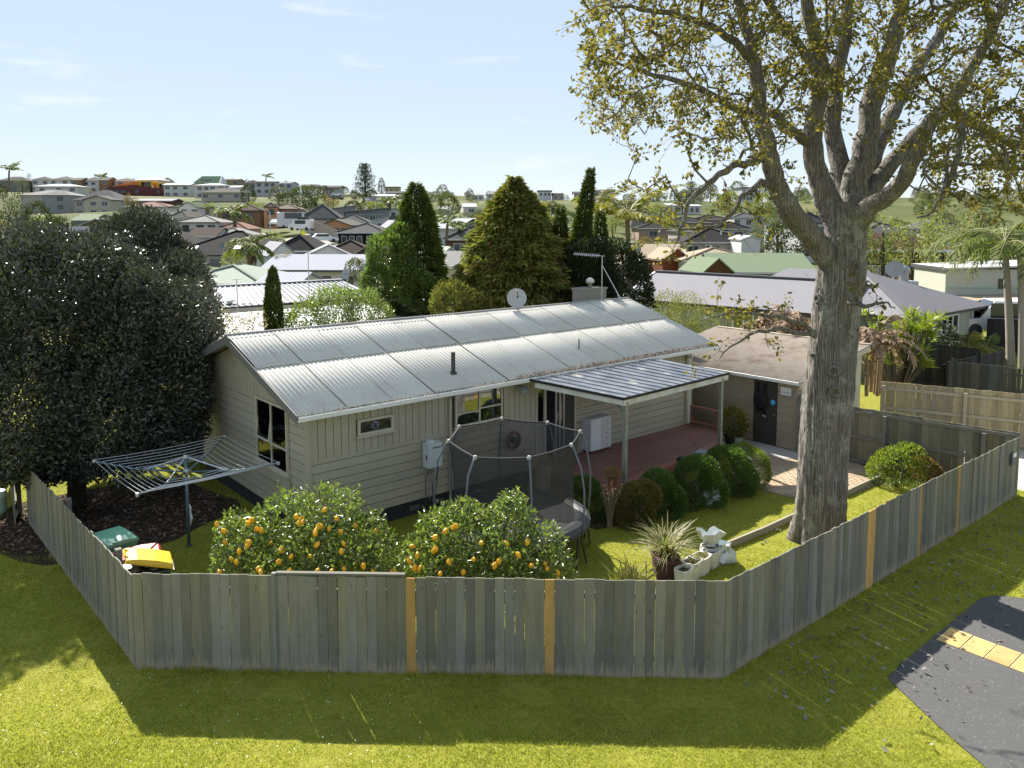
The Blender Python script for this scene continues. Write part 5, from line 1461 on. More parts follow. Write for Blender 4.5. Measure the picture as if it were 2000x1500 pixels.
for x in (-.14, .10): MB().bar((x, -.04, .6), (x + .01, -.02, .93), .075, .02, up=(0, 1, 0)).build('strap', M_BAG, bp)
for x in (-.13, .11): MB().bar((x, -.05, .14), (x + .01, -.03, -.02), .08, .03, up=(0, 1, 0)).build('lower_strap', M_BAG, bp)
# ------------------------------------------------------------------ particular buildings
def base_at(px, py, Y_): 
    p = at(px, py, Y_); return Vector((p.x, Y_, p.z))
# red school with orange clerestories, on the left hill
Ys = 330; k_ = Ys / F_PX
sc = thing('school', 'dark red school with orange and yellow clerestories on the left hill', 'school', base_at(210, 388, Ys), 0)
M_REDW = mat('oxide_cladding', (.110, .030, .028), .6, .3, .08, 2.0, coords='World'); M_ORW = mat('orange_cladding', (.62, .165, .025), .6, .3, .06, 2.0); M_YEL = mat('yellow_frame', (.66, .40, .05), .6, .3, .06); M_TANP = mat('tan_panel', (.52, .38, .19), .7, .2, .06)
def spx(x): return (x - 210) * k_
def spz(y): return (388 - y) * k_
g = MB(); W0 = spx(338)
g.v = [(0, 0, -4), (W0, 0, -4), (W0, 14, -4), (0, 14, -4), (0, 0, spz(366)), (spx(262), 0, spz(361.5)), (W0, 0, spz(371)), (W0, 14, spz(371)), (spx(262), 14, spz(361)), (0, 14, spz(366))]
g.f = [(0, 1, 6, 5, 4), (1, 2, 7, 6), (2, 3, 9, 8, 7), (3, 0, 4, 9), (4, 5, 8, 9), (5, 6, 7, 8)]
g.build('wall', M_REDW, sc)
# timber fins joint lines on the wall
for j in range(16): MB().box(W0 * j / 16, W0 * j / 16 + .12, -.1, .0, 0, spz(371) - .1).build('cladding_rib', M_REDW, sc)
g = MB(); g.v = [(spx(217), 1.2, spz(364)), (spx(271), 1.2, spz(361.4)), (spx(271), 1.2, spz(353)), (spx(217), 8, spz(364)), (spx(271), 8, spz(361.4)), (spx(271), 8, spz(353))]
g.f = [(0, 1, 2), (5, 4, 3), (0, 2, 5, 3), (1, 4, 5, 2), (0, 3, 4, 1)]; g.build('orange_wedge', M_ORW, sc)
for x0, x1, y0, y1, oc in ((271, 298, 353.5, 364, None), (306, 334, 357, 368, 298), (349, 359, 361, 371, 342)):
    f = MB(); t = .5; a, b_, c, d = spx(x0), spx(x1), spz(y1), spz(y0)
    f.box(a, b_, .6, 6, d - t, d); f.box(a, a + t, .6, 6, c, d - t); f.box(b_ - t * 1.6, b_, .6, 6, c, d - t); f.box(a + t, b_ - t, 2.5, 6, c, d - t)
    fr = f.build('clerestory', M_YEL, sc); MB().box(a + t, b_ - t * 1.6, 2.3, 2.46, c + .3, d - t).build('glazing', M_PANE, fr)
    if oc: MB().box(spx(oc), a - .02, 1.0, 6, c - .5, d - .1).build('orange_wall', M_ORW, sc)
g = MB(); xa, xb = spx(338), spx(416)
g.v = [(xa, 3, -4), (xb, 3, -4), (xb, 14, -4), (xa, 14, -4), (xa, 3, spz(372)), (xb, 3, spz(379)), (xb, 14, spz(379)), (xa, 14, spz(372))]
g.f = [(0, 1, 5, 4), (1, 2, 6, 5), (2, 3, 7, 6), (3, 0, 4, 7), (4, 5, 6, 7)]; g.build('glazed_wing', mat('dim_glazing', (.035, .03, .03), .3, .5), sc)
for x0, x1 in ((338, 344), (368, 374)): MB().box(spx(x0), spx(x1), 2.0, 3.2, -1, spz(374)).build('tan_pillar', M_TANP, sc)
MB().box(spx(407), spx(416), 1.6, 14, -3, spz(377.5)).build('end_wall', M_REDW, sc)
MB().bar((spx(337), 1.6, spz(371)), (spx(417), 1.6, spz(378.5)), .6, .5).build('roof_edge', mat('oxide_edge', (.17, .10, .085), .6), sc)
for x0, w, y0, y1 in ((222, 11, 372, 377), (236, 11, 372, 377), (264, 8, 371, 377), (307, 5, 372, 378)):
    far_window(sc, spx(x0), spz(y1), w * k_, (y1 - y0) * k_, 1, -.06)
# yellow shade sail
p0 = base_at(430, 394, 300); sl = thing('shade_sail', 'bright yellow shade sail beside the red school', 'shade sail', p0)
g = MB(); k3 = 300 / F_PX
P = [(-8 * k3, 0, 10 * k3), (28 * k3, 0, 9 * k3), (16 * k3, -1, -5 * k3), (2 * k3, 2, 1 * k3), (8 * k3, .5, 4.5 * k3)]
for tri in ((0, 3, 4), (0, 4, 1), (4, 3, 2), (4, 2, 1)): g.poly([P[i] for i in tri]); g.poly([(P[i][0], P[i][1] + .05, P[i][2] - .05) for i in tri[::-1]])
g.build('sail', mat('sail_yellow', (.80, .56, .06), .7, .2, .05), sl)
for x, z in ((-8 * k3, 10 * k3), (28 * k3, 9 * k3)): MB().tube([(x, 0, -6), (x, 0, z)], .12, 6).build('pole', M_FRAMEDK, sl)
# steep green roof on the skyline
Yg = 345; kg = Yg / F_PX; p0 = base_at(404, 358, Yg)
ag = thing('house', 'steep green roofed house with white gable on the skyline', 'house', p0)
g = MB(); wv = 28 * kg; hv = 15 * kg
g.poly([(-wv, 0, 0), (wv * .82, 0, 0), (wv * .72, 5, hv), (-wv * .62, 5, hv)], [(0, 0), (12, 0), (11, 6), (1, 6)]); g.poly([(wv * .82, 10, 0), (-wv, 10, 0), (-wv * .62, 5, hv), (wv * .72, 5, hv)]); g.poly([(-wv, 10, 0), (-wv, 0, 0), (-wv * .62, 5, hv)])
g.build('roof', roofm('bright_green'), ag)
g = MB(); g.box(-wv * .95, wv * .98, .6, 9.6, -5, -.05); g.poly([(wv * .98, .3, -.1), (wv * .98, 9.7, -.1), (wv * .80, 5, hv * 1.02)]); g.poly([(wv * .82, 0, 0), (wv * .98, .3, -.1), (wv * .80, 5, hv * 1.02), (wv * .72, 5, hv)]); g.build('wall', wallm('e9e9e6'), ag)
far_window(ag, -2.6, 1.0, 4.6, .7, 0, .25, bars=3)
# skylights and roller door of the long dark roof
L1 = HOUSES['long white house with long dark tiled roof, skylight and roller door']; kL = 100 / F_PX
def on_front(o, px, py, Y_, dy=0.0):
    p = at(px, py, Y_ + dy); return o.matrix_basis.inverted() @ Vector((p.x, Y_ + dy, p.z))
for px in (374, 461):
    q = on_front(L1, px, 490, 100, 1.2)
    # on the slope: rise 2.9 over half depth 6.55
    s_ = 2.9 / 6.55; z = 2.6 + (q.y + .55) * s_
    g = MB(); g.hexa([(q.x - .75, q.y - .5, z - .5 * s_ + .05), (q.x + .75, q.y - .5, z - .5 * s_ + .05), (q.x + .75, q.y + .5, z + .5 * s_ + .05), (q.x - .75, q.y + .5, z + .5 * s_ + .05), (q.x - .75, q.y - .5, z - .5 * s_ + .14), (q.x + .75, q.y - .5, z - .5 * s_ + .14), (q.x + .75, q.y + .5, z + .5 * s_ + .14), (q.x - .75, q.y + .5, z + .5 * s_ + .14)])
    g.build('skylight', M_WHITE, L1)
q = on_front(L1, 423, 515, 100); MB().box(q.x - .85, q.x + .85, -.06, .02, .0, 2.0).build('roller_door', mat('mesh_grey_door', (.20, .20, .19), .6), L1)
MB().box(q.x - 3.2, q.x - 3.12, -.09, .0, .0, 2.5).build('downpipe', M_FRAME, L1)
L2_ = HOUSES['cream house with dark hip roof and heat pump']
q = on_front(L2_, 1383, 482, 118); hp = MB().box(q.x - .45, q.x + .45, -.45, -.02, q.z - .35, q.z + .35).build('heat_pump', mat('heatpump_cream', (.62, .60, .54), .5), L2_); g = MB(); g.v = []; g.tube([(q.x - .1, -.47, q.z), (q.x - .1, -.455, q.z)], .25, 14); g.build('fan_grille', M_CHARCOAL, hp)
MB().tube([(1.2, 2.2, 3.4), (1.2, 2.2, 4.3)], .09, 8).build('flue', M_WHITE, L2_)
# small dark gable set into the white centre roof
L3 = HOUSES['white metal roofed house with small dark gable in the centre']
q = on_front(L3, 925, 446, 130)
g = MB(); g.poly([(q.x - 2.4, -.7, 2.6), (q.x + 2.4, -.7, 2.6), (q.x, -.7, 4.0)]); g.build('dark_gable', mat('gable_green_grey', (.10, .13, .13), .7), L3)
g = MB()
for s in (-1, 1): g.poly([(q.x + s * 3.0, -.9, 2.45), (q.x, -.9, 4.2), (q.x, 4, 4.2), (q.x + s * 3.0, 4, 2.45)])
g.build('gable_roof', roofm('metal_white'), L3)

# ------------------------------------------------------------------ neighbour behind: white ribbed metal roof beyond our ridge
def ribbed_sheet(name, P, n, m, parent, rib=.035, w=.045):
    """P: eave-left, eave-right, ridge-right, ridge-left; n sheets with an upstand rib on each seam"""
    P = [Vector(p) for p in P]
    for k in range(n):
        a, b_ = k / n, (k + 1) / n
        q = [P[0].lerp(P[1], a), P[0].lerp(P[1], b_), P[3].lerp(P[2], b_), P[3].lerp(P[2], a)]
        g = MB(); up = Vector((0, 0, .02))
        g.hexa([*q, *[v + up for v in q]]); g.bar(q[0] + up * 1.6, q[3] + up * 1.6, w, rib)
        g.build(name, m, parent)
M_WMETAL = mat('white_roof_metal', (.34, .345, .365), .8, .15, .05, 2.0, dirt=(.28, .28, .29), dirt_scale=.6, dirt_amt=.3)
nbw = thing('house', 'neighbouring house with long white ribbed metal roof just beyond the ridge', 'house', (0, 0, 0))
Yn = 36
e0, e1 = at(372, 606, 33.0), at(758, 588, 36.0); r0, r1 = at(376, 563, 37.5), at(668, 548, 41.0)
e1 = at(735, 579, 38.5)
ribbed_sheet('roof_sheet', [e0, e1, r1, r0], 30, M_WMETAL, nbw, .06, .07)
MB().bar(r0 + Vector((0, 0, .06)), r1 + Vector((0, 0, .06)), .34, .07).build('ridge_cap', M_WMETAL, nbw)
g = MB(); a, b_ = e0, e1
dn = (r1 - r0).cross(Vector((0, 0, 1))).normalized()
back0, back1 = r0 + (r0 - e0) * Vector((1, 1, -1)).x if False else r0 + Vector(((r0 - e0).x, (r0 - e0).y, -(r0 - e0).z)), r1 + Vector(((r1 - e1).x, (r1 - e1).y, -(r1 - e1).z))
g.hexa([r0, r1, back1, back0, *[v + Vector((0, 0, .03)) for v in (r0, r1, back1, back0)]]); g.build('rear_roof', M_WMETAL, nbw)
g = MB(); ins = .12
P = [e0.lerp(r0, ins), e1.lerp(r1, ins), back1.lerp(r1, ins), back0.lerp(r0, ins)]
g.hexa([Vector((p.x, p.y, -.3)) for p in P] + [Vector((p.x, p.y, e0.z - .1)) for p in P]); g.build('wall', wallm('d5d5d3'), nbw)
# lower white lean-to roof below it
l0, l1 = at(384, 618, 32.2), at(860, 581, 37.0); m0, m1 = at(330, 690, 27.0), at(880, 640, 29.5)
ribbed_sheet('lower_roof_sheet', [m0, m1, l1, l0], 26, mat('bright_white_roof', (.60, .60, .61), .8, .15, .03, 2.0), nbw, .02, .03)
g = MB(); g.hexa([Vector((p.x, p.y, -.3)) for p in (m0, m1, l1, l0)] + [Vector((p.x, p.y, p.z - .12)) for p in (m0, m1, l1, l0)]); g.build('lower_wall', wallm('dcdcda'), nbw)
# flashing dashes along top and seam
for (p, q, n) in ((e0.lerp(r0, .96), e1.lerp(r1, .96), 40), (e0.lerp(r0, .09), e0.lerp(r0, .09).lerp(e1, .32), 9)):
    g = MB()
    for k in range(n):
        a = p.lerp(q, k / n); b_ = p.lerp(q, (k + .6) / n); g.bar(a + Vector((0, -.02, .06)), b_ + Vector((0, -.02, .06)), .1, .02)
    tag(g.build('roof_filler', M_FRAMEDK, nbw), kind='stuff')
def pole_dish(label, foot, h, dia, m, az=0.0, col=None):
    t = thing('satellite_dish', label, 'satellite dish', foot)
    MB().tube([(0, 0, 0), (0, 0, h)], .03, 6).build('mast', M_STEEL, t)
    g = MB(); pf = [(.0, .0), (dia * .25, .02), (dia * .5, .09)]; g.lathe(pf, 18, capb=False); g.lathe([(a, b_ + .015) for a, b_ in pf], 18, capb=False)
    g.build('reflector', col or mat('dish_dull', (.30, .31, .32), .5, .4, .05), t, (0, -.08, h), (1.3, 0, az), smooth=True)
    MB().tube([(0, -.05, h), (0, -.45, h + .05)], .012, 5).build('feed_arm', M_CHARCOAL, t)
    return t
pole_dish('grey satellite dish on the white ribbed roof by the pale shrub', at(679, 566, 37.5), .75, .52, M_STEEL, -.5)
pole_dish('satellite dish above the eave of the long dark tiled roof', at(437, 520, 97), 2.5, .75, M_STEEL, -.4, mat('dish_bluegrey', (.16, .19, .23), .5))
pole_dish('small grey satellite dish before the sand coloured roof', at(1246, 515, 74), 1.4, .55, M_STEEL, 0)
t = thing('roof_vent', 'white domed vent on the white ribbed roof', 'vent', at(449, 592, 34.6)); MB().lathe([(.12, -.1), (.12, .05), (.24, .08), (.2, .16), (.05, .2)], 12, capt=True).build('cowl', M_WHITE, t)
for px, py0, py1, Yq, lab in ((464, 600, 545, 34.4, 'thin aerial mast on the white ribbed roof left of the small cypress'), (604, 598, 492, 35.5, 'tall thin pole rising in front of the white ribbed roof'), (386, 555, 528, 50, 'thin white pole on the pale mint roof')):
    b0_ = at(px, py0, Yq); h_ = at(px, py1, Yq).z - b0_.z; t = thing('aerial_pole', lab, 'pole', b0_); MB().tube([(0, 0, -.4), (0, 0, h_)], .022, 6).build('mast', M_STEEL, t); MB().bar((-.2, 0, h_), (.2, 0, h_), .03).build('crossarm', M_STEEL, t)

# ------------------------------------------------------------------ sage green weatherboard house on the right
sg_ = thing('house', 'sage green weatherboard house with white windows and grey corrugated roof on the right', 'house', (0, 0, 0))
M_SAGE = mat('sage_weatherboard', rgb('a3a898'), .7, .3, .05, 2.0); M_GIRON = roof_tex('grey_corrugate', (.20, .195, .215), 'ribs', .85, .12, .1, .19, .35)
A0, A1 = on_z(1300, 588, 2.45), on_z(1588, 612, 2.45)       # front eave line of the left wing
dA = (A1 - A0).normalized(); A0 = A0 - dA * 3.2; nA = Vector((-dA.y, dA.x, 0)); nA = nA if nA.y > 0 else -nA
C2 = on_z(1783, 622, 2.5); C3 = on_z(1930, 596, 2.5)
def slopes(P, name, m, parent):
    P = [Vector(p) for p in P]; ex = (P[1] - P[0]).normalized(); nr = (P[1] - P[0]).cross(P[2] - P[0]).normalized(); sy = nr.cross(ex)
    uv = [((p - P[0]).dot(ex), (p - P[0]).dot(sy)) for p in P]
    g = MB(); g.poly(P, uv); g.poly([p - Vector((0, 0, .05)) for p in P][::-1]); return g.build(name, m, parent)
W1 = 7.2
A2 = A1 + dA * 1.2
zr = 2.45 + 1.45
Ra, Rb = A0 + nA * W1 / 2 + Vector((0, 0, 1.45)), A2 + nA * W1 / 2 + Vector((0, 0, 1.45))
slopes([A0, A2, Rb, Ra], 'roof', M_GIRON, sg_); slopes([A2 + nA * W1, A0 + nA * W1, Ra, Rb], 'roof', M_GIRON, sg_)
# right hip wing
hb = C3 - C2; dC = Vector((hb.x, hb.y, 0)).normalized(); nC = Vector((-dC.y, dC.x, 0)); nC = nC if nC.y > 0 else -nC
E0 = Vector((C2.x, C2.y, 2.5)); E1 = Vector((C3.x, C3.y, 2.5)) + dC * .3
back = nC * 11.0
Rm = (E0 + E1) / 2 + nC * 5.0 + Vector((0, 0, 2.0)); apex = at(1690, 578, 44.0)
Rm1 = E0 + dC * 3.2 + nC * 4.2 + Vector((0, 0, 1.9)); Rm2 = E0 + dC * 3.2 + nC * 8.5 + Vector((0, 0, 1.9))
slopes([E0, E1, Rm1 + dC * .6], 'roof', M_GIRON, sg_)
slopes([E1, E1 + back, Rm2, Rm1 + dC * .6], 'roof', M_GIRON, sg_)
slopes([E0 + back, E0, Rm1 + dC * .6, Rm2], 'roof', M_GIRON, sg_); slopes([E1 + back, E0 + back, Rm2], 'roof', M_GIRON, sg_)
def wall_run(p, q, z0, z1, parent, m=M_SAGE):
    """lapped weatherboards too fine to pick out one by one"""
    p = Vector((p.x, p.y, 0)); q = Vector((q.x, q.y, 0)); d = (q - p); L_ = d.length; rz = math.atan2(d.y, d.x)
    g = MB(); z = z0
    while z < z1 - .01:
        z2 = min(z1, z + .15); g.hexa([(0, -.03, z), (L_, -.03, z), (L_, .1, z), (0, .1, z), (0, -.008, z2), (L_, -.008, z2), (L_, .1, z2), (0, .1, z2)]); z += .15
    return tag(g.build('weatherboards', m, parent, p, (0, 0, rz)), kind='stuff')
ins = .55
wA0, wA2 = A0 + nA * ins + dA * .4, A2 + nA * ins
wall_run(wA0, wA2, -.2, 2.4, sg_)
wC0, wC1 = E0 + nC * ins + dC * ins, E1 + nC * ins - dC * ins
wall_run(wC0, wC1, -.2, 2.45, sg_)
wall_run(E0 + back + nC * -ins + dC * ins, wC0, -.2, 2.45, sg_)
wall_run(wC1, E1 + back - dC * ins, -.2, 2.45, sg_)
g = MB(); g.hexa([Vector((p.x, p.y, -.2)) for p in (wA0 + nA * .15, wA2 + nA * .15, wA2 + nA * (W1 - 1.2), wA0 + nA * (W1 - 1.2))] + [Vector((p.x, p.y, 2.4)) for p in (wA0 + nA * .15, wA2 + nA * .15, wA2 + nA * (W1 - 1.2), wA0 + nA * (W1 - 1.2))])
g.poly([wA0 + nA * .1 + Vector((0, 0, -.1)), wA0 + nA * (W1 - 1.1) + Vector((0, 0, -.1)), Ra + dA * .5 - Vector((0, 0, .15))])
g.build('wall', M_SAGE, sg_)
for p, q in ((A0, A2), (E0, E1), (E1, E1 + back)): MB().bar(p - Vector((0, 0, .07)), q - Vector((0, 0, .07)), .12, .14).build('gutter', M_FASCIADK, sg_)
MB().bar(A0 + Vector((0, 0, .0)), Ra + Vector((0, 0, .0)), .14, .1).build('barge_board', M_WHITE, sg_)
MB().bar(Ra + Vector((0, 0, .04)), Rb + Vector((0, 0, .04)), .3, .08).build('ridge_cap', M_GIRON, sg_); MB().bar(E0 + Vector((0, 0, .04)), Rm1 + dC * .6 + Vector((0, 0, .04)), .28, .08).build('hip_cap', M_GIRON, sg_)
def win_on(p, q, px0, px1, z0, z1, cols, parent):
    """white casement on the wall p-q between two photo columns"""
    d = Vector((q.x - p.x, q.y - p.y, 0)).normalized(); rz = math.atan2(d.y, d.x)
    def hit(px):
        r = ray(px, 640); # solve (p + d*s) x ray = 0
        s = (r[0] * p.y - r[1] * p.x) / (d.x * r[1] - d.y * r[0]); return s
    s0, s1 = hit(px0), hit(px1)
    o = Vector((p.x, p.y, 0)) + d * s0; nrm = Vector((d.y, -d.x, 0)); o = o + nrm * .02; o.z = z0
    return window(parent, o, rz, s1 - s0, z1 - z0, [(1 / cols, [1.0])] * cols, M_WHITE, deep=.09, fw=.11, back=M_ROOM, sill=True)
win_on(wA0, wA2, 1376, 1394, 1.62, 2.28, 1, sg_); win_on(wA0, wA2, 1431, 1496, .78, 2.2, 3, sg_); win_on(wA0, wA2, 1538, 1586, .55, 2.15, 2, sg_)
win_on(wC0, wC1, 1834, 1868, 1.15, 2.25, 3, sg_); win_on(wC0, wC1, 1895, 1917, .75, 2.3, 2, sg_)
for px in (1420, 1508):
    r_ = ray(px, 640); d = dA; s_ = (r_[0] * wA0.y - r_[1] * wA0.x) / (d.x * r_[1] - d.y * r_[0]); o = Vector((wA0.x, wA0.y, 0)) + d * s_ - nA * .06; MB().tube([(o.x, o.y, 0), (o.x, o.y, 2.35)], .045, 8).build('downpipe', mat('cream_pipe', (.5, .48, .36), .6), sg_)
fl = at(1765, 545, 44.5); ch = MB().box(-.6, .6, -.5, .5, -1.3, .0).build('chimney', mat('zinc_box', (.40, .42, .44), .45, .5, metal=.3), sg_, (fl.x, fl.y, fl.z - .1)); g = MB(); g.lathe([(.26, 0), (.26, .55), (.33, .57), (.33, .72), (.2, .86)], 14, capt=True); g.build('flue', mat('steel_flue', (.30, .30, .31), .4, .5, metal=.5), ch)
pole_dish('large grey satellite dish by the metal flue of the sage green house', at(1745, 552, 44.0), .75, .95, M_STEEL, -.5)

# ------------------------------------------------------------------ maroon house with verandah, right of the oak
mh = thing('house', 'maroon house with dark tile roof, white gutter and balustraded deck behind the sage house', 'house', base_at(1770, 540, 80), math.radians(-4))
km = 80 / F_PX
def mx(x): return (x - 1770) * km
def mz(y): return (540 - y) * km
M_MAR = mat('maroon_wall', (.075, .022, .02), .7, .2, .08, 2.0)
MB().box(mx(1660), mx(1862), .0, 8, -3, mz(490)).build('wall', M_MAR, mh)
b = MB(); roof_faces('hip', (1862 - 1660) * km, 8, mz(487), 31 * km, .6, b); b.build('roof', roofm('tile_maroon'), mh, (mx(1761), 0, 0))
MB().box(mx(1655), mx(1868), -.75, -.6, mz(492), mz(487)).build('gutter', M_WHITE, mh)
far_window(mh, mx(1695), mz(515), 36 * km, 19 * km, 1, -.03, bars=2); far_window(mh, mx(1806), mz(530), 28 * km, 36 * km, 1, -.03, bars=2)
for x in (1700, 1752): MB().box(mx(x), mx(x) + .14, -1.4, -1.26, mz(548), mz(490)).build('verandah_post', M_WHITE if x > 1720 else mat('red_post', (.25, .03, .03), .6), mh)
MB().box(mx(1672), mx(1760), -1.5, 0, mz(545), mz(541)).build('deck_floor', M_DECKEDGE, mh)
MB().box(mx(1672), mx(1760), -1.46, -1.4, mz(519), mz(516.5)).build('handrail', M_WHITE, mh)
for k in range(30): MB().box(mx(1673) + k * 3 * km, mx(1673) + k * 3 * km + .07, -1.46, -1.41, mz(541), mz(519)).build('baluster', M_WHITE if k < 16 else M_DECKEDGE, mh)
# long pale workshop on the right with white capped roof
ws = thing('workshop', 'pale cream long building with white edged flat roof behind the right palms', 'building', base_at(1940, 570, 60), math.radians(-6)); kw = 60 / F_PX
MB().box(-90 * kw, 130 * kw, 0, 6, -2, 44 * kw).build('wall', wallm('d3d2c4'), ws); g = MB(); g.hexa([(-92 * kw, -.4, 44 * kw), (132 * kw, -.4, 52 * kw), (132 * kw, 6.4, 52 * kw), (-92 * kw, 6.4, 44 * kw), (-92 * kw, -.4, 47 * kw), (132 * kw, -.4, 56 * kw), (132 * kw, 6.4, 56 * kw), (-92 * kw, 6.4, 47 * kw)]); g.build('roof', mat('workshop_roof', (.5, .5, .5), .8, .1), ws)
MB().box(-94 * kw, -92 * kw, -.45, 6.4, 40 * kw, 47 * kw).build('fascia', M_FASCIADK, ws); MB().box(-90 * kw, 130 * kw, -.04, 0, 6 * kw, 9 * kw).build('green_band', mat('mint_band', (.28, .40, .32), .7), ws); far_window(ws, 10 * kw, 8 * kw, 18 * kw, 16 * kw, 1)
b = MB(); roof_faces('mono', 8, 4, 0, .3, .2, b); b.build('lower_roof', roofm('tile_sand'), ws, (20 * kw, -4, -8 * kw))

# ------------------------------------------------------------------ street in the left middle distance: van, cars, signs
def carriage(name, label, cat, loc, rz, body, L_=4.4, W_=1.75, H_=1.45, van=False):
    t = thing(name, label, cat, loc, rz); g = MB()
    if van: prof = [(-L_ / 2, .35), (-L_ / 2, H_ - .1), (-L_ / 2 + .15, H_), (L_ / 2 - 1.4, H_), (L_ / 2 - .7, H_ * .62), (L_ / 2, H_ * .52), (L_ / 2, .35)]
    else: prof = [(-L_ / 2, .35), (-L_ / 2, .85), (-L_ / 2 + .6, .95), (-L_ / 2 + 1.1, H_), (L_ / 2 - 1.7, H_), (L_ / 2 - 1.0, .95), (L_ / 2, .8), (L_ / 2, .35)]
    n = len(prof); g.v = [(x, -W_ / 2, z) for x, z in prof] + [(x, W_ / 2, z) for x, z in prof]
    g.f = [tuple(range(n)), tuple(range(n, 2 * n))[::-1]] + [(k, n + k, n + (k + 1) % n, (k + 1) % n) for k in range(n)]
    g.build('body', body, t)
    gb = MB(); a, b_ = (-L_ / 2 + 1.0, L_ / 2 - 1.5)
    for s in (-1, 1): gb.box(a, b_, s * W_ / 2 - .02, s * W_ / 2 + .02, .98 if not van else H_ * .6, H_ - .12)
    gb.build('side_window', M_PANE, t)
    pf = prof[4:6] if not van else prof[3:5]
    MB().bar((pf[0][0] + .03, 0, pf[0][1] - .03), (pf[1][0] + .03, 0, pf[1][1] + .03), W_ * .9, .03).build('windscreen', M_PANE, t)
    for x in (-L_ / 2 + .8, L_ / 2 - .8):
        for s in (-1, 1): MB().tube([(x, s * (W_ / 2 - .18), .32), (x, s * (W_ / 2 + .02), .32)], .32, 14).build('wheel', M_CHARCOAL, t)
    return t
M_CARW = mat('car_white', (.72, .73, .74), .25, .5, .02); M_CARK = mat('car_dark', (.03, .032, .035), .25, .5, .05)
slope = [(at(x, y, Y_)) for x, y, Y_ in ((545, 470, 140), (600, 456, 150), (668, 480, 118), (705, 486, 112), (640, 498, 100), (570, 492, 112))]
o = MB().poly([(p.x, p.y, p.z) for p in slope]).build('side_street', M_CONCDARK); o['kind'] = 'structure'
p = at(590, 450, 146); carriage('white_van', 'white van parked on the sloping street at left centre', 'van', p, 2.8, M_CARW, 4.8, 1.9, 2.0, True)
p = at(545, 441, 165); carriage('parked_car', 'white car beside the dark arch below the terracotta house', 'car', p, 1.2, M_CARW)
p = at(632, 474, 122); carriage('parked_car', 'white car roof beyond the dark brown roof on the street', 'car', p, .4, M_CARW)
p = at(573, 446, 160); carriage('parked_truck', 'truck with white box roof behind the white van', 'truck', p, .5, mat('truck_box', (.62, .62, .64), .5), 6.0, 2.3, 3.3, True)
p = at(1960, 652, 43); carriage('white_ute', 'white vehicle parked by the black gate beside the palms', 'car', p, 2.9, M_CARW, 5.0, 1.9, 1.9)
p = at(660, 391, 300); carriage('parked_car', 'dark car on the hill road left of the tall pine', 'car', p, .1, M_CARK)
p = at(658, 383, 310); carriage('parked_car', 'pale car higher on the hill road left of the tall pine', 'car', p, .1, M_CARW)
gtb = thing('black_gate', 'tall black gate behind the right-hand palms', 'gate', on_z(1925, 690), -.3); g = MB()
for k in range(18): MB().box(k * .3, k * .3 + .29, 0, .04, 0, 1.9).build('board', M_PALING_BLACK, gtb)
p = at(593, 468, 118); s = thing('warning_sign', 'fluorescent yellow diamond road sign on the sloping street', 'sign', p); k5 = 118 / F_PX
MB().tube([(0, 0, 0), (0, 0, 17 * k5)], .05, 6).build('post', M_STEEL, s); M_FLU = mat('fluoro_yellow', (.80, .78, .01), .5, .4, .03)
MB().cbox((0, -.07, 14 * k5), (.62, .03, .62), 0, 0, PI / 4).build('diamond_plate', M_FLU, s); MB().box(-.2, .2, -.08, -.05, 8 * k5, 12 * k5).build('lower_plate', M_FLU, s)
p = at(528, 452, 140); s = thing('street_lamp', 'grey street lamp curving over the shaggy palm', 'street lamp', p); k6 = 140 / F_PX
MB().tube([(0, 0, 0), (0, 0, 36 * k6), (-2 * k6, 0, 40 * k6), (-8 * k6, 0, 43 * k6)], .09, 6).build('pole', M_STEEL, s); MB().cbox((-9 * k6, 0, 43 * k6), (.9, .3, .15)).build('lamp_head', M_STEEL, s)
t = thing('street_fence', 'pale timber fence down the sloping street beside the orange house', 'fence', at(604, 441, 150)); a = Vector((0, 0, 0)); b_ = at(668, 474, 122) - at(604, 441, 150)
for k in range(40): 
    q = a.lerp(b_, k / 40); MB().box(q.x, q.x + .24, q.y - .03, q.y + .03, q.z - .6, q.z + 1.6).build('paling', wallm('b9b1a4'), t)
# ------------------------------------------------------------------ paths and paving
def sheet(name, pts, z, m, kind='structure', label=None):
    me = bpy.data.meshes.new(name); me.from_pydata([(x, y, z) for x, y in pts], [], [tuple(range(len(pts)))]); me.materials.append(m)
    o = link(name, me); o['kind'] = kind
    if label: o['label'] = label
    return o
# asphalt footpath slab with an edge thickness
def slab(name, pts, z0, z1, m):
    n = len(pts); g = MB(); g.v = [(x, y, z0) for x, y in pts] + [(x, y, z1) for x, y in pts]
    g.f = [tuple(range(n, 2 * n))] + [(k, (k + 1) % n, n + (k + 1) % n, n + k) for k in range(n)]
    o = g.build(name, m); o['kind'] = 'structure'; return o
as_pts = [(6.35, 8.2), (5.95, 10.3), (5.80, 11.45), (6.1, 11.75), (8.75, 14.0), (9.1, 14.12), (11.5, 13.6), (17, 11.5), (17, 7.5), (10, 6.5)]
slab('asphalt_path', as_pts, -.05, .022, M_ASPHALT)
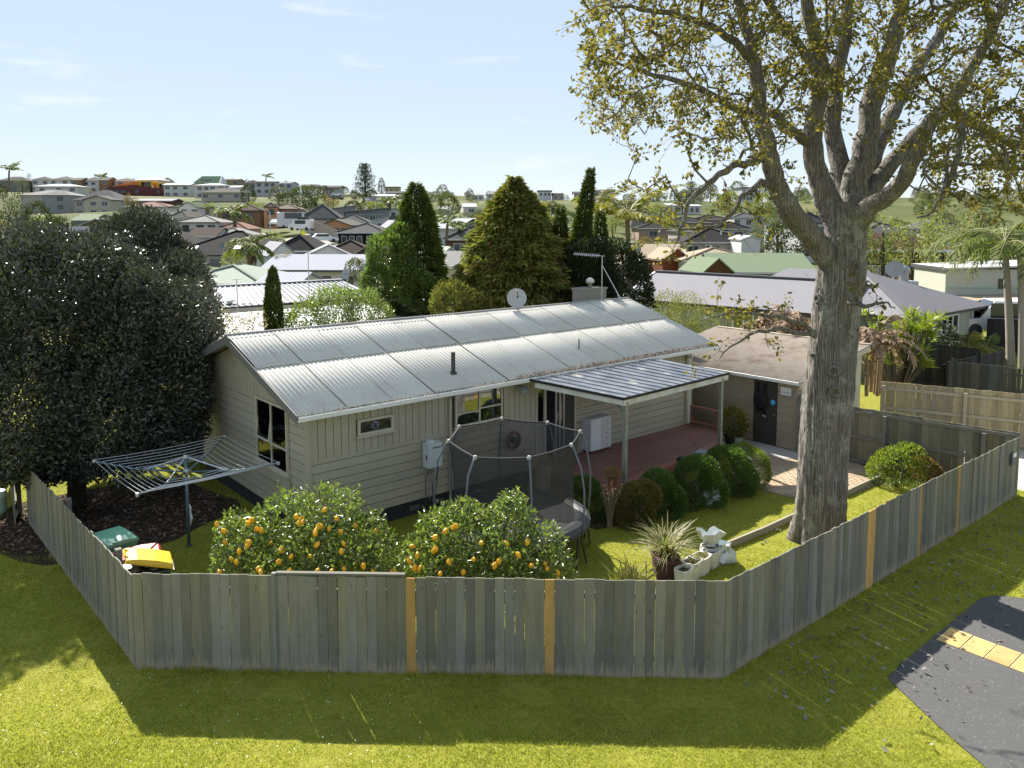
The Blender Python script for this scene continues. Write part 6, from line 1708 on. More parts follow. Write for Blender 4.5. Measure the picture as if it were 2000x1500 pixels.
# warning tiles
tv = (Vector((7.609, 12.942)) - Vector((7.143, 12.543))); 
t0 = Vector((7.143, 12.543)); ta = Vector((.455, -.535)).normalized(); tb = tv.normalized()
tw = tv.length / 2
tac = thing('tactile_paving', 'yellow ribbed tactile tiles in two rows across the asphalt path', 'tactile paving', (t0.x, t0.y, .022), math.atan2(ta.y, ta.x))
def tile_mesh():
    g = MB(); S = tw - .012
    g.box(0, S, 0, S, -.02, .008)
    for k in range(5): g.box(.02, S - .02, .03 + k * (S - .04) / 5, .03 + k * (S - .04) / 5 + .022, .008, .014)
    return g.mesh('tile', M_TACTILE)
tm = tile_mesh()
for i in range(7):
    for j in range(2): link('tile', tm, tac, (i * tw * 1.18, j * tw, (RND.random() - .5) * .004), (0, 0, (RND.random() - .5) * .02), (1.17, 1, 1))
# brick patio between deck, garage and lawn
pat_pts = [hw(11.3, -3.05), hw(14.45, -1.2), hw(14.45, -4.0), hw(15.6, -4.45), hw(13.75, -6.3), hw(12.0, -6.15), hw(10.75, -5.6), hw(10.6, -4.6)]
P2 = [(p.x, p.y) for p in pat_pts]
pat = slab('brick_patio', P2, -.06, .012, soil_mat('sandy_joint', (.20, .16, .11), (.30, .245, .17)))
def inside(x, y, poly):
    c = False; j = len(poly) - 1
    for i in range(len(poly)):
        xi, yi = poly[i]; xj, yj = poly[j]
        if (yi > y) != (yj > y) and x < (xj - xi) * (y - yi) / (yj - yi) + xi: c = not c
        j = i
    return c
bang = PSI + .02
bxv = Vector((math.cos(bang), math.sin(bang))); byv = Vector((-math.sin(bang), math.cos(bang)))
cells = []
BL, BW = .232, .116
o0 = Vector(P2[6])
for i in range(-30, 40):
    for j in range(-60, 70):
        p = o0 + bxv * (j * BW) + byv * (i * BL + (j % 2) * BL / 2)
        if all(inside(p.x + dx, p.y + dy, P2) for dx, dy in ((.1, .0), (-.1, 0), (0, .1), (0, -.1))): cells.append((p.x, p.y))
cells.sort(key=lambda q: q[1])
def brick_mesh(m):
    g = MB(); a, b_ = BL / 2 - .005, BW / 2 - .005
    g.hexa([(-a, -b_, 0), (a, -b_, 0), (a, b_, 0), (-a, b_, 0), (-a + .004, -b_ + .004, .024), (a - .004, -b_ + .004, .024), (a - .004, b_ - .004, .024), (-a + .004, b_ - .004, .024)])
    return g.mesh('brick', m)
bm1, bm2 = brick_mesh(M_BRICKPAVE), brick_mesh(M_BRICKPALE)
ang_b = bang + PI / 2
far = MB()
vis = [q for q in cells if True]
for k, (x, y) in enumerate(vis):
    if k < 300:
        link('brick', bm1 if y < 21.6 or True else bm2, pat, (x, y, .004 + RND.random() * .006), (0, 0, ang_b + (RND.random() - .5) * .03))
    else:
        c_, s_ = math.cos(ang_b), math.sin(ang_b); a, b_ = BL / 2 - .005, BW / 2 - .005; z = .028 + RND.random() * .006
        P = [(x + c_ * dx - s_ * dy, y + s_ * dx + c_ * dy) for dx, dy in ((-a, -b_), (a, -b_), (a, b_), (-a, b_))]
        far.hexa([(px, py, .004) for px, py in P] + [(px, py, z) for px, py in P])
tag(far.build('brickwork', M_BRICKPAVE, pat), kind='stuff')
# concrete strip along the garage and the driveway beyond the fence
slab('concrete_strip', [tuple(hw(14.46, 2.5).xy), tuple(hw(14.46, -3.3).xy), tuple(hw(15.9, -4.3).xy), tuple(hw(15.2, -4.9).xy), tuple(hw(13.5, -3.4).xy), tuple(hw(13.5, -.9).xy), tuple(hw(13.6, 2.5).xy)], -.05, .04, M_CONC)
slab('driveway', [(13.6, 19.7), (9.6, 23.6), (12.4, 25.5), (16, 23.5), (24, 19.2), (24, 16.5), (16.5, 18.0)], -.05, .018, M_CONC)
slab('neighbour_driveway', [(19.5, 29.0), (23.5, 33.5), (26, 39.5), (40, 39), (40, 24)], -.05, .02, M_CONC)
# timber edging between lawns
def edging(label, pts, m=M_POST):
    t = thing('garden_edging', label, 'garden edging', (pts[0][0], pts[0][1], 0))
    for a, b_ in zip(pts[:-1], pts[1:]):
        d = Vector((b_[0] - a[0], b_[1] - a[1], 0))
        o = Vector((a[0] - pts[0][0], a[1] - pts[0][1], 0))
        MB().bar(o + Vector((0, 0, .07)), o + d * .995 + Vector((0, 0, .07)), .05, .17).build('sleeper', m, t)
    return t
M_SLEEP = mat('pale_sleeper', (.30, .275, .23), .9, .2, .25, 6, (1, 6, 6), .2)
edging('weathered timber lawn edging from the plastic bags to the big trunk', [(4.55, 16.2), (5.7, 17.1), (6.75, 18.0)], M_SLEEP)
edging('timber edging between brick patio and sloping grass right of the trunk', [(8.5, 19.45), (9.2, 20.05), (10.05, 20.75)], M_SLEEP)
# ------------------------------------------------------------------ foliage builders
def lump(d, k, seed):
    """cheap smooth noise on directions"""
    r = np.random.default_rng(seed)
    out = np.zeros(len(d))
    for i in range(5):
        w = r.normal(size=3) * k * (1 + i * .6); ph = r.uniform(0, 6.28)
        out += np.sin(d @ w + ph) / (1 + i * .5)
    return out / 2.6
def blob_leaves(blobs, n, size, aspect=.45, shell=.62, out=.6, up=.25, lumpy=.16, seed=1, droop=0.0, fold=.12, cull=.72, jit=.35, nup=.5):
    """leaf cards through the outer part of a heap of ellipsoids (x,y,z,rx,ry,rz)"""
    r = np.random.default_rng(seed)
    B = np.array([b if len(b) == 6 else (*b[:3], b[3], b[3], b[3]) for b in blobs], float)
    A = (B[:, 3] * B[:, 4] + B[:, 3] * B[:, 5] + B[:, 4] * B[:, 5])
    idx = r.choice(len(B), size=int(n * 1.5), p=A / A.sum())
    d = r.normal(size=(len(idx), 3)); d /= np.linalg.norm(d, axis=1, keepdims=True)
    rad = shell + (1.04 - shell) * r.random(len(idx)) ** .55
    rad *= 1 + lumpy * lump(d + B[idx, :3] * .7, 3.2, seed + 3)
    P = B[idx, :3] + d * B[idx, 3:] * rad[:, None]
    # drop leaves deep inside a neighbouring lobe
    q = np.full(len(P), 9.0)
    for k in range(len(B)):
        m = idx != k
        e = np.linalg.norm((P - B[k, :3]) / B[k, 3:], axis=1)
        q[m] = np.minimum(q[m], e[m])
    keep = q > cull
    P, d, idx = P[keep][:n], d[keep][:n], idx[keep][:n]
    m = len(P)
    D = d * out + rand_dirs(m, r) * jit + np.array([0, 0, up - droop])
    Nn = rand_dirs(m, r) * .9 + np.array([0, 0, nup]) + d * .25
    return leaves_np(P, D, Nn, r.uniform(.6, 1.25, m) * size, aspect, fold)
def join_np(parts):
    V = []; F = []; o = 0
    for v, f in parts:
        V.append(v); F.append(f + o); o += len(v)
    return np.concatenate(V), np.concatenate(F)
def trunk_np(path, radii, n=8, seed=0, rough=.0):
    """numpy tube -> V, quads"""
    path = np.array(path, float); k = len(path); r = np.random.default_rng(seed)
    t = np.gradient(path, axis=0); t /= np.linalg.norm(t, axis=1, keepdims=True) + 1e-9
    ref = np.array([1.0, 0, 0]) if abs(t[0][0]) < .8 else np.array([0, 1.0, 0])
    V = np.zeros((k, n, 3)); a = np.arange(n) * 2 * np.pi / n
    for i in range(k):
        ref = ref - t[i] * (ref @ t[i]); ref /= np.linalg.norm(ref); b = np.cross(t[i], ref)
        rr = radii[i] * (1 + rough * r.normal(size=n))
        V[i] = path[i] + np.outer(np.cos(a) * rr, ref) + np.outer(np.sin(a) * rr, b)
    j = np.arange(n); F = []
    for i in range(k - 1):
        F.append(np.stack([i * n + j, i * n + (j + 1) % n, (i + 1) * n + (j + 1) % n, (i + 1) * n + j], 1))
    return V.reshape(-1, 3), np.concatenate(F)

M_BARK = bark_mat('grey_bark', (.075, .062, .054), (.30, .27, .24), (.36, .37, .32), .85)
M_BARK2 = bark_mat('brown_bark', (.05, .038, .028), (.13, .105, .08), (.16, .16, .12), .3)
M_TWIG = mat('twig', (.115, .098, .085), .85, .2, .3, 9)
L_DARK = leafmat('dark_glossy_leaf', [(.020, .034, .018), (.035, .052, .026), (.048, .062, .034), (.028, .045, .022)], .32, .6, .22)
L_DARK2 = leafmat('dark_olive_leaf', [(.035, .046, .026), (.055, .066, .038), (.085, .092, .062), (.042, .056, .030), (.15, .15, .13)], .30, .6, .12, (1.2, 1.3, .8))
L_LEMON = leafmat('lemon_leaf', [(.080, .123, .029), (.131, .181, .043), (.189, .225, .072), (.102, .152, .032), (.246, .254, .109)], .30, .55, .35)
L_OAK = leafmat('oak_leaf', [(.136, .128, .042), (.176, .168, .054), (.112, .115, .035), (.200, .160, .048), (.152, .144, .056)], .6, .2, .42, (1.5, 1.45, .6))
L_HEDGE = leafmat('hedge_leaf', [(.051, .102, .024), (.085, .153, .034), (.119, .178, .043), (.068, .128, .027)], .4, .5, .3)
L_HEDGE_RED = leafmat('hedge_tip_leaf', [(.072, .112, .029), (.128, .136, .040), (.256, .120, .056), (.096, .136, .032)], .4, .5, .3)
L_BUSH = leafmat('bright_bush_leaf', [(.098, .158, .027), (.165, .217, .039), (.240, .255, .053), (.135, .180, .033)], .38, .5, .35)
L_CONIFER = leafmat('conifer_spray', [(.054, .083, .019), (.083, .118, .026), (.120, .144, .035), (.067, .099, .022)], .6, .3, .25)
L_CONIFER_Y = leafmat('golden_conifer_spray', [(.085, .112, .024), (.145, .162, .037), (.212, .204, .054), (.119, .136, .031), (.221, .128, .060)], .6, .3, .3)
L_CYPRESS = leafmat('cypress_spray', [(.042, .063, .015), (.063, .087, .019), (.075, .099, .024)], .65, .25, .2)
L_BLACKGREEN = leafmat('blackgreen_leaf', [(.012, .024, .010), (.022, .036, .014), (.03, .045, .018)], .4, .5, .2)
L_GLOSSY = leafmat('camellia_leaf', [(.068, .112, .027), (.112, .165, .039), (.150, .195, .060), (.083, .128, .030)], .22, .7, .3)
L_PALM = leafmat('palm_leaf', [(.083, .128, .027), (.135, .173, .039), (.210, .217, .060), (.105, .143, .030)], .6, .2, .3)
L_PALM_Y = leafmat('yellow_palm_leaf', [(.11, .13, .02), (.20, .19, .03), (.30, .24, .03), (.12, .14, .03)], .6, .2, .35)
L_DEADFROND = leafmat('dead_frond', [(.20, .13, .085), (.30, .21, .15), (.38, .29, .22), (.16, .10, .07)], .8, .2, .25, (1.2, 1.1, .9))
L_GREYSHRUB = leafmat('grey_yellow_shrub', [(.143, .156, .065), (.208, .208, .091), (.260, .247, .117), (.117, .130, .058)], .5, .4, .35)
L_GOLD = leafmat('golden_succulent', [(.15, .14, .025), (.23, .19, .03), (.10, .12, .03), (.28, .19, .04)], .4, .5, .3)
L_DRACAENA = leafmat('dracaena_leaf', [(.130, .182, .033), (.221, .260, .039), (.312, .325, .052), (.091, .143, .039)], .4, .5, .35)
L_TUSSOCK = leafmat('striped_grass_leaf', [(.14, .16, .05), (.25, .22, .11), (.34, .28, .17), (.11, .14, .04), (.36, .33, .22)], .5, .4, .35)

def shrub(name, label, cat, blobs, n, size, m, group=None, stem=True, seed=1, **k):
    B = [b if len(b) == 6 else (*b[:3], b[3], b[3], b[3]) for b in blobs]
    c = np.mean([b[:2] for b in B], 0)
    t = thing(name, label, cat, (c[0], c[1], 0), 0, group)
    Bl = [(b[0] - c[0], b[1] - c[1], *b[2:]) for b in B]
    V, F = blob_leaves(Bl, n, size, seed=seed, **k)
    V[:, 2] = np.maximum(V[:, 2], .01)
    link('foliage', mesh_np('foliage', V, F, m), t)
    if stem:
        P = []; r = np.random.default_rng(seed)
        for b in Bl[:5]:
            P.append(trunk_np([(r.normal() * .08, r.normal() * .08, -.05), (b[0] * .4, b[1] * .4, b[2] * .45), (b[0] * .9, b[1] * .9, b[2])], [.045, .03, .012], 6))
        V, F = join_np(P); link('stem', mesh_np('stem', V, F, M_TWIG, True), t)
    return t
def px_blobs(rows):
    """(px, py, Y, radius [, vertical radius]) in the photo -> world blobs"""
    out = []
    for q in rows:
        p = at(q[0], q[1], q[2]); r_ = q[3]; rz = q[4] if len(q) > 4 else r_
        out.append((p.x, p.y, max(p.z, rz * .8), r_, r_, rz))
    return out

# ------------------------------------------------------------------ lemon trees in the corner of the lawn
def lemon_mesh():
    g = MB()
    g.lathe([(.004, -.052), (.018, -.043), (.036, -.015), (.038, .010), (.026, .036), (.010, .048), (.004, .058)], 8, capt=True)
    return g.mesh('lemon', mat('lemon_skin', (.78, .40, .012), .45, .5, .12, 8, objvar=.12), True)
LEMON = lemon_mesh()
def lemon_tree(label, rows, shoots, fruit, n, seed):
    B = px_blobs(rows)
    c = np.mean([b[:2] for b in B], 0)
    t = thing('lemon_tree', label, 'tree', (c[0], c[1], 0), 0, 'lemon trees behind the front fence')
    Bl = [(b[0] - c[0], b[1] - c[1], *b[2:]) for b in B]
    parts = [blob_leaves(Bl, n, .105, .44, .45, .5, .15, .22, seed, cull=.55, jit=.8, nup=.7)]
    r = np.random.default_rng(seed); tw = []
    for px, py, Y in shoots:
        tip = np.array(at(px, py, Y)) - np.array([c[0], c[1], 0])
        base = tip + np.array([r.normal() * .12, r.normal() * .1, -.65])
        mid = (tip + base) / 2 + r.normal(size=3) * .04
        tw.append(trunk_np([base, mid, tip], [.009, .006, .003], 4))
        k = 34; u = r.random(k) ** .8
        P = base + (tip - base) * u[:, None] + r.normal(size=(k, 3)) * .05
        parts.append(leaves_np(P, rand_dirs(k, r) + np.array([0, 0, .35]), rand_dirs(k, r) + np.array([0, 0, .5]), r.uniform(.05, .1, k), .45, .12))
    V, F = join_np(parts); V[:, 2] = np.maximum(V[:, 2], .02)
    link('foliage', mesh_np('foliage', V, F, L_LEMON), t)
    for b in Bl: tw.append(trunk_np([(r.normal() * .06, r.normal() * .06, -.05), (b[0] * .35, b[1] * .35, b[2] * .5), (b[0], b[1], b[2] + .1)], [.05, .03, .008], 6))
    V, F = join_np(tw); link('branches', mesh_np('branches', V, F, M_TWIG, True), t)
    for px, py in fruit:
        # hang the fruit on the outside of the nearest lobe as seen through the photo
        o = np.array([0, 0, CAM_H]); d = np.array(ray(px, py)); best = None
        for b in B:
            q = (o - np.array(b[:3])) / np.array(b[3:]); e = d / np.array(b[3:])
            A_ = e @ e; B_ = q @ e; C_ = q @ q - .95
            D_ = B_ * B_ - A_ * C_
            if D_ > 0:
                s = (-B_ - math.sqrt(D_)) / A_
                if best is None or s < best: best = s
        if best is None: best = 13.2 / d[1]
        p = o + d * best
        sc = r.uniform(.95, 1.35)
        link('lemon', LEMON, t, (p[0] - c[0], p[1] - c[1] - .02, max(p[2], .1)), (r.normal() * .4, r.normal() * .4, r.random() * 6), (sc, sc, sc))
    return t
lemon_tree('left and taller of two lemon trees with ripe fruit behind the front fence',
    [(470, 1055, 13.5, .50), (555, 1030, 13.7, .62), (640, 1015, 13.8, .66), (715, 1055, 13.7, .46), (600, 1085, 13.2, .62), (690, 1100, 13.1, .50), (505, 1095, 13.2, .50), (450, 1110, 13.0, .35), (745, 1105, 13.2, .36), (640, 1130, 12.8, .5), (545, 1130, 12.8, .5)],
    [(545, 945, 14.2), (525, 975, 14.2), (618, 960, 13.9), (642, 943, 13.9), (652, 962, 13.7), (566, 972, 14.0), (668, 972, 13.8), (690, 985, 13.8), (740, 1000, 13.8), (435, 1000, 13.8), (460, 985, 14.0), (600, 985, 13.8), (575, 990, 13.6), (720, 1005, 13.6), (630, 985, 13.5), (772, 1040, 13.6)],
    [(424, 1023), (438, 1037), (441, 1058), (485, 1022), (492, 1015), (502, 1033), (512, 1036), (468, 1076), (484, 1065), (487, 1059), (452, 1091), (463, 1097), (430, 1117), (510, 1117), (505, 1110), (550, 1073), (569, 1086), (579, 1009), (584, 1022), (591, 1020), (590, 1014), (617, 1036), (622, 1029), (628, 1028), (616, 1042), (643, 1032), (634, 995), (658, 1012), (666, 1038), (672, 1061), (606, 1086), (667, 1077), (695, 1027), (620, 1063), (735, 1036), (692, 1121), (648, 1115), (566, 1117), (620, 1115), (530, 1060), (545, 1098), (672, 1110), (765, 1121), (772, 1118), (730, 1118), (710, 1105)], 8800, 21)
lemon_tree('right and lower of two lemon trees in front of the trampoline',
    [(900, 1060, 13.2, .62), (985, 1030, 13.4, .52), (860, 1035, 13.5, .45), (1050, 1080, 13.1, .50), (955, 1095, 12.9, .55), (825, 1085, 13.1, .42), (885, 1115, 12.8, .5), (1010, 1115, 12.8, .5), (1085, 1110, 12.9, .34), (1000, 990, 13.5, .30), (905, 1005, 13.5, .34)],
    [(985, 965, 13.5), (1010, 972, 13.5), (940, 985, 13.5), (890, 985, 13.6), (1040, 1015, 13.3), (1075, 1020, 13.1), (1085, 1045, 13.1), (850, 990, 13.6), (870, 980, 13.6), (1100, 1060, 13.0), (965, 985, 13.4)],
    [(884, 1030), (891, 1027), (870, 1037), (847, 1076), (852, 1071), (815, 1084), (806, 1066), (800, 1095), (810, 1108), (877, 1097), (966, 1104), (975, 1095), (1030, 1058), (1068, 1110), (1064, 1100), (925, 1092), (940, 1060), (820, 1110), (1090, 1118), (1038, 1104), (905, 1117), (1088, 1130), (860, 1120), (990, 1060), (1012, 1083), (850, 1049)], 7600, 22)

# ------------------------------------------------------------------ clipped hedge shrubs along the deck
HG = 'clipped shrubs along the deck edge'
for i, (lab, rows, n, m) in enumerate((
    ('dark clipped shrub behind the trampoline at the deck corner', [(1140, 965, 18.2, .42), (1150, 1005, 18.0, .40)], 7072, L_HEDGE),
    ('clipped shrub with reddish tips below the left patio roof post', [(1238, 985, 17.7, .50, .48), (1240, 1010, 17.6, .45, .3), (1262, 970, 17.8, .36)], 11424, L_HEDGE_RED),
    ('clipped shrub second from the left post along the deck edge', [(1285, 958, 18.3, .46, .5), (1308, 985, 18.2, .42), (1270, 975, 18.1, .4)], 11424, L_HEDGE),
    ('largest round clipped shrub in the middle of the deck edge', [(1362, 935, 18.9, .56, .58), (1340, 965, 18.8, .45), (1388, 960, 18.9, .42)], 14144, L_HEDGE),
    ('clipped shrub by the right patio roof post', [(1420, 915, 19.8, .60, .58), (1400, 940, 19.5, .45), (1445, 945, 19.7, .45)], 14144, L_HEDGE),
    ('clipped shrub with sunlit yellow-green top at the patio corner', [(1465, 905, 20.3, .46, .42), (1478, 925, 20.3, .34), (1450, 890, 20.5, .34)], 6120, L_BUSH))):
    shrub('clipped_shrub', lab, 'shrub', px_blobs(rows), n, .055, m, HG, seed=40 + i, aspect=.5, shell=.78, lumpy=.07, out=.8, cull=.9)
shrub('round_shrub', 'sunlit round shrub inside the right fence by the brick patio', 'shrub', px_blobs([(1745, 912, 20.6, .58, .5), (1772, 905, 20.7, .52), (1725, 930, 20.5, .4), (1770, 930, 20.4, .5, .4)]), 5200, .07, L_BUSH, seed=61, aspect=.55, shell=.7, lumpy=.12)
shrub('round_shrub', 'small shrub with orange-tinted tips leaning on the right fence', 'shrub', px_blobs([(1803, 915, 20.4, .34, .3), (1822, 922, 20.3, .22)]), 1600, .06, leafmat('orange_tip_leaf', [(.10, .11, .025), (.22, .13, .04), (.30, .14, .06), (.12, .13, .03)], .4, .5, .35), seed=62, aspect=.5)
# dry bare bush before the deck corner
def dry_bush(label, base, h, n, leafm, seed, spread=.28, leaf=.04, nl=260):
    t = thing('dry_bush', label, 'bush', (base[0], base[1], 0))
    r = np.random.default_rng(seed); P = []; tips = []
    for i in range(n):
        a = r.random() * 6.28; s = r.random() * spread
        tip = np.array([math.cos(a) * s, math.sin(a) * s, h * r.uniform(.7, 1.05)])
        P.append(trunk_np([(r.normal() * .03, r.normal() * .03, -.02), tip * [.4, .4, .5], tip], [.014, .009, .004], 4)); tips.append(tip)
    V, F = join_np(P); link('branches', mesh_np('branches', V, F, mat('dry_branch', (.24, .19, .14), .85, .2, .25, 8), True), t)
    tips = np.array(tips)[r.integers(0, n, nl)] * r.uniform(.6, 1.05, (nl, 1)) + r.normal(size=(nl, 3)) * .04
    V, F = leaves_np(tips, rand_dirs(nl, r), rand_dirs(nl, r), r.uniform(.6, 1.2, nl) * leaf, .5)
    link('foliage', mesh_np('foliage', V, F, leafm), t)
q = on_z(1190, 1030); dry_bush('nearly bare dry bush in front of the deck corner', q, 1.05, 26, leafmat('dry_leaf', [(.25, .17, .09), (.33, .24, .14), (.2, .15, .08)], .7, .2, .2), 5)

# ------------------------------------------------------------------ the dark trees on the left
def big_tree(name, label, rows, n, size, m, trunk_px, th, bm, seed=3, cat='tree', aspect=.4, limbs=6, group=None, **k):
    B = px_blobs(rows); tb = on_z(*trunk_px) if len(trunk_px) == 2 else at(*trunk_px)
    t = thing(name, label, cat, (tb.x, tb.y, 0), 0, group)
    Bl = [(b[0] - tb.x, b[1] - tb.y, *b[2:]) for b in B]
    V, F = blob_leaves(Bl, n, size, aspect, seed=seed, **k)
    V[:, 2] = np.maximum(V[:, 2], .05)
    link('crown', mesh_np('crown', V, F, m), t)
    r = np.random.default_rng(seed); P = []
    top = max(b[2] for b in Bl)
    P.append(trunk_np([(0, 0, -.1), (.05, .03, top * .25), (0, .1, top * .5)], [th, th * .8, th * .6], 8))
    for b in Bl: P.append(trunk_np([(0.02, .03, top * .22), (b[0] * .45, b[1] * .45, b[2] * .6), (b[0], b[1], b[2])], [th * .5, th * .33, .03], 6))
    V, F = join_np(P); link('trunk', mesh_np('trunk', V, F, bm, True), t)
    return t
big_tree('dark_tree', 'large dark evergreen tree overhanging the left fence', [
    (110, 640, 19.6, 2.2), (290, 655, 20.4, 1.65), (40, 570, 20.0, 1.6), (165, 560, 20.8, 1.5), (335, 770, 19.9, 1.15, 1.3), (205, 800, 18.9, 1.6), (60, 790, 18.4, 1.7), (150, 880, 18.1, 1.0, .8), (275, 860, 18.9, .85, .75), (10, 880, 17.9, .9, .8), (360, 690, 21.0, .75), (345, 620, 21.2, .8), (230, 700, 19.6, 1.6), (90, 900, 17.9, .7, .6), (330, 830, 19.4, .7, .8)],
    125000, .135, L_DARK2, (150, 985), .24, M_BARK2, 71, lumpy=.26, shell=.5, out=.5, jit=.7, nup=.4, cull=.6)
big_tree('dark_tree', 'second glossy evergreen tree showing above the large dark tree on the left', [
    (265, 500, 25.0, 1.45), (325, 575, 24.0, 1.3), (205, 530, 25.0, 1.2), (345, 520, 25.5, .8), (300, 480, 25.4, .8), (235, 478, 25.5, .9), (385, 640, 24.0, .7), (370, 600, 24.0, .8)],
    42000, .135, L_DARK2, (250, 850), .2, M_BARK2, 72, lumpy=.2, shell=.6, out=.55, jit=.6, nup=.6)
# shrubs showing over the ridge
shrub('flowering_shrub', 'sparse pinkish shrub showing just above the left end of the ridge', 'shrub', px_blobs([(400, 650, 25.0, .5), (435, 645, 25.5, .55), (470, 645, 26, .5), (500, 630, 26, .4), (425, 620, 25.5, .35), (490, 650, 26, .5)]), 2600, .08, leafmat('pinkish_leaf', [(.16, .13, .07), (.24, .18, .14), (.30, .24, .22), (.12, .13, .05)], .4, .5, .35), seed=81, shell=.3, lumpy=.3, jit=.8)
shrub('pale_shrub', 'pale sparkling shrub above the ridge right of the small cypress', 'shrub', px_blobs([(600, 625, 27, .75), (650, 605, 27.5, .85), (710, 605, 28, .75), (570, 640, 27, .5), (740, 615, 28, .5), (680, 590, 28, .5)]), 11000, .10, L_LEMON, seed=82, shell=.4, lumpy=.28, jit=.8)
shrub('small_cypress', 'small narrow dark cypress standing against the white metal roof', 'tree', [(*at(534, 600, 27.0)[:2], 3.75, .30, .30, 1.15), (*at(534, 590, 27.0)[:2], 4.3, .24, .24, 1.1), (*at(533, 570, 27.0)[:2], 4.75, .14, .14, .72), (*at(534, 640, 27)[:2], 2.6, .3, .3, 1.4)], 14000, .12, L_CYPRESS, seed=83, aspect=.3, shell=.72, out=.35, up=.8, lumpy=.08, cull=.8)
shrub('grey_hedge', 'pale yellow-green shrub beside the sage green house over the roof edge', 'shrub', px_blobs([(1300, 605, 33, .75), (1340, 610, 33.5, .8), (1375, 630, 33.5, .6), (1320, 645, 33, .8), (1385, 655, 33.5, .55), (1350, 660, 33, .7), (1285, 640, 32.5, .7)]), 9000, .10, L_GREYSHRUB, seed=84, aspect=.25, shell=.5, lumpy=.2, up=.5)

# ------------------------------------------------------------------ conifers behind the house
def conifer(name, label, px, top_py, Y, base_w, m, n, size, seed, profile, lean=(0, 0), cat='tree', aspect=.28, droop=.3, lumps=40, shell=.8, bm=M_BARK2):
    b = at(px, 600, Y); top = at(px, top_py, Y).z
    t = thing(name, label, cat, (b.x, b.y, 0))
    r = np.random.default_rng(seed)
    z = r.random(n * 2); rad = np.interp(z, [p[0] for p in profile], [p[1] for p in profile])
    keep = r.random(len(z)) < rad / max(p[1] for p in profile) * .9 + .1
    z, rad = z[keep][:n], rad[keep][:n]; k = len(z)
    a = r.random(k) * 2 * np.pi
    # boughs: angular and vertical lumps leave dark slots between sprays
    lum = np.sin(a * 5 + z * 31) * .5 + np.sin(a * 9 - z * 57 + 1.3) * .5 + np.sin(a * 3 + z * 90) * .4
    rr = rad * base_w * np.where(r.random(k) < .25, r.uniform(.45, .8, k), shell + (1 - shell) * r.random(k)) * (1 + .13 * lum)
    P = np.stack([np.cos(a) * rr + lean[0] * z * z * top, np.sin(a) * rr + lean[1] * z * z * top, z * top], 1)
    D = np.stack([np.cos(a), np.sin(a), np.full(k, .25 - droop)], 1) + rand_dirs(k, r) * .55
    Nn = rand_dirs(k, r) * .7 + np.stack([np.cos(a) * .4, np.sin(a) * .4, np.full(k, .5)], 1)
    V, F = leaves_np(P, D, Nn, r.uniform(.6, 1.3, k) * size, aspect, .1)
    link('crown', mesh_np('crown', V, F, m), t)
    V, F = trunk_np([(0, 0, -.1), (lean[0] * .25 * top, lean[1] * .25 * top, top * .5), (lean[0] * .9 * top, lean[1] * .9 * top, top * .95)], [.22, .13, .02], 7)
    link('trunk', mesh_np('trunk', V, F, bm, True), t)
    return t
conifer('column_conifer', 'tall dense green columnar conifer left of centre behind the white roof', 815, 357, 33.5, 1.32, L_CONIFER, 40000, .23, 91, [(0, .9), (.45, 1.0), (.62, .78), (.8, .55), (.93, .30), (1, .03)], shell=.85)
shrub('camellia', 'glossy leaved round shrub beside the tall columnar conifer', 'shrub', px_blobs([(765, 505, 32.5, 1.0, 1.1), (750, 550, 32.3, .85), (790, 545, 32.2, .9), (785, 470, 32.8, .7), (735, 570, 32, .6), (820, 570, 32, .8)]), 16000, .15, L_GLOSSY, seed=92, lumpy=.18, shell=.6)
conifer('broad_conifer', 'broad olive conifer with browning patches behind the satellite dish', 1005, 345, 31.0, 2.45, L_CONIFER_Y, 70000, .27, 93, [(0, .95), (.40, 1.0), (.55, .90), (.7, .72), (.82, .5), (.92, .28), (.97, .08), (1, .03)], droop=.55, shell=.72)
shrub('rusty_conifer', 'yellowish rusty bush at the foot of the broad conifer by the ridge', 'shrub', px_blobs([(880, 585, 29, .65), (905, 600, 29, .6), (940, 600, 29, .6), (865, 600, 29, .45)]), 5200, .13, L_CONIFER_Y, seed=94, aspect=.3, lumpy=.25)
conifer('spire_conifer', 'dark twisted spire conifer leaning right beside the palm', 1118, 332, 31.5, .78, L_CYPRESS, 22000, .2, 95, [(0, 1.0), (.6, .85), (.70, .42), (.8, .30), (.9, .22), (1, .05)], lean=(.078, .0), shell=.7, droop=-.4)
conifer('spire_conifer', 'shorter dark spire conifer left of the leaning spire', 1094, 405, 31.0, .62, L_CYPRESS, 13000, .2, 96, [(0, 1.0), (.7, .75), (.8, .40), (.92, .25), (1, .05)], shell=.7, droop=-.4)
conifer('spire_conifer', 'dark spire conifer with ragged top right of the leaning spire', 1172, 415, 31.8, .60, L_CYPRESS, 12000, .2, 97, [(0, 1.0), (.75, .7), (.85, .35), (1, .06)], shell=.7, droop=-.4)
shrub('dark_evergreen', 'dense dark evergreen behind the chimney and aerial', 'tree', px_blobs([(1150, 530, 31, 1.1, 1.3), (1195, 520, 32.5, 1.1), (1225, 560, 32, 1.0), (1250, 590, 31.5, .55), (1120, 580, 30.5, 1.0), (1175, 590, 31, 1.2), (1235, 520, 32.5, .6)]), 22000, .14, L_BLACKGREEN, seed=98, lumpy=.2, shell=.6)
# ------------------------------------------------------------------ the big street oak in front
TRX, TRY = 6.78, 16.75
oak = thing('oak_tree', 'big spreading oak with grey lichened trunk standing just inside the right fence', 'tree', (TRX, TRY, 0))
OB = np.array([TRX, TRY, 0.0])
def P3(px, py, dy=0.0):
    p = at(px, py, TRY + dy); return np.array(p) - OB
def m_px(px): return px * TRY / F_PX
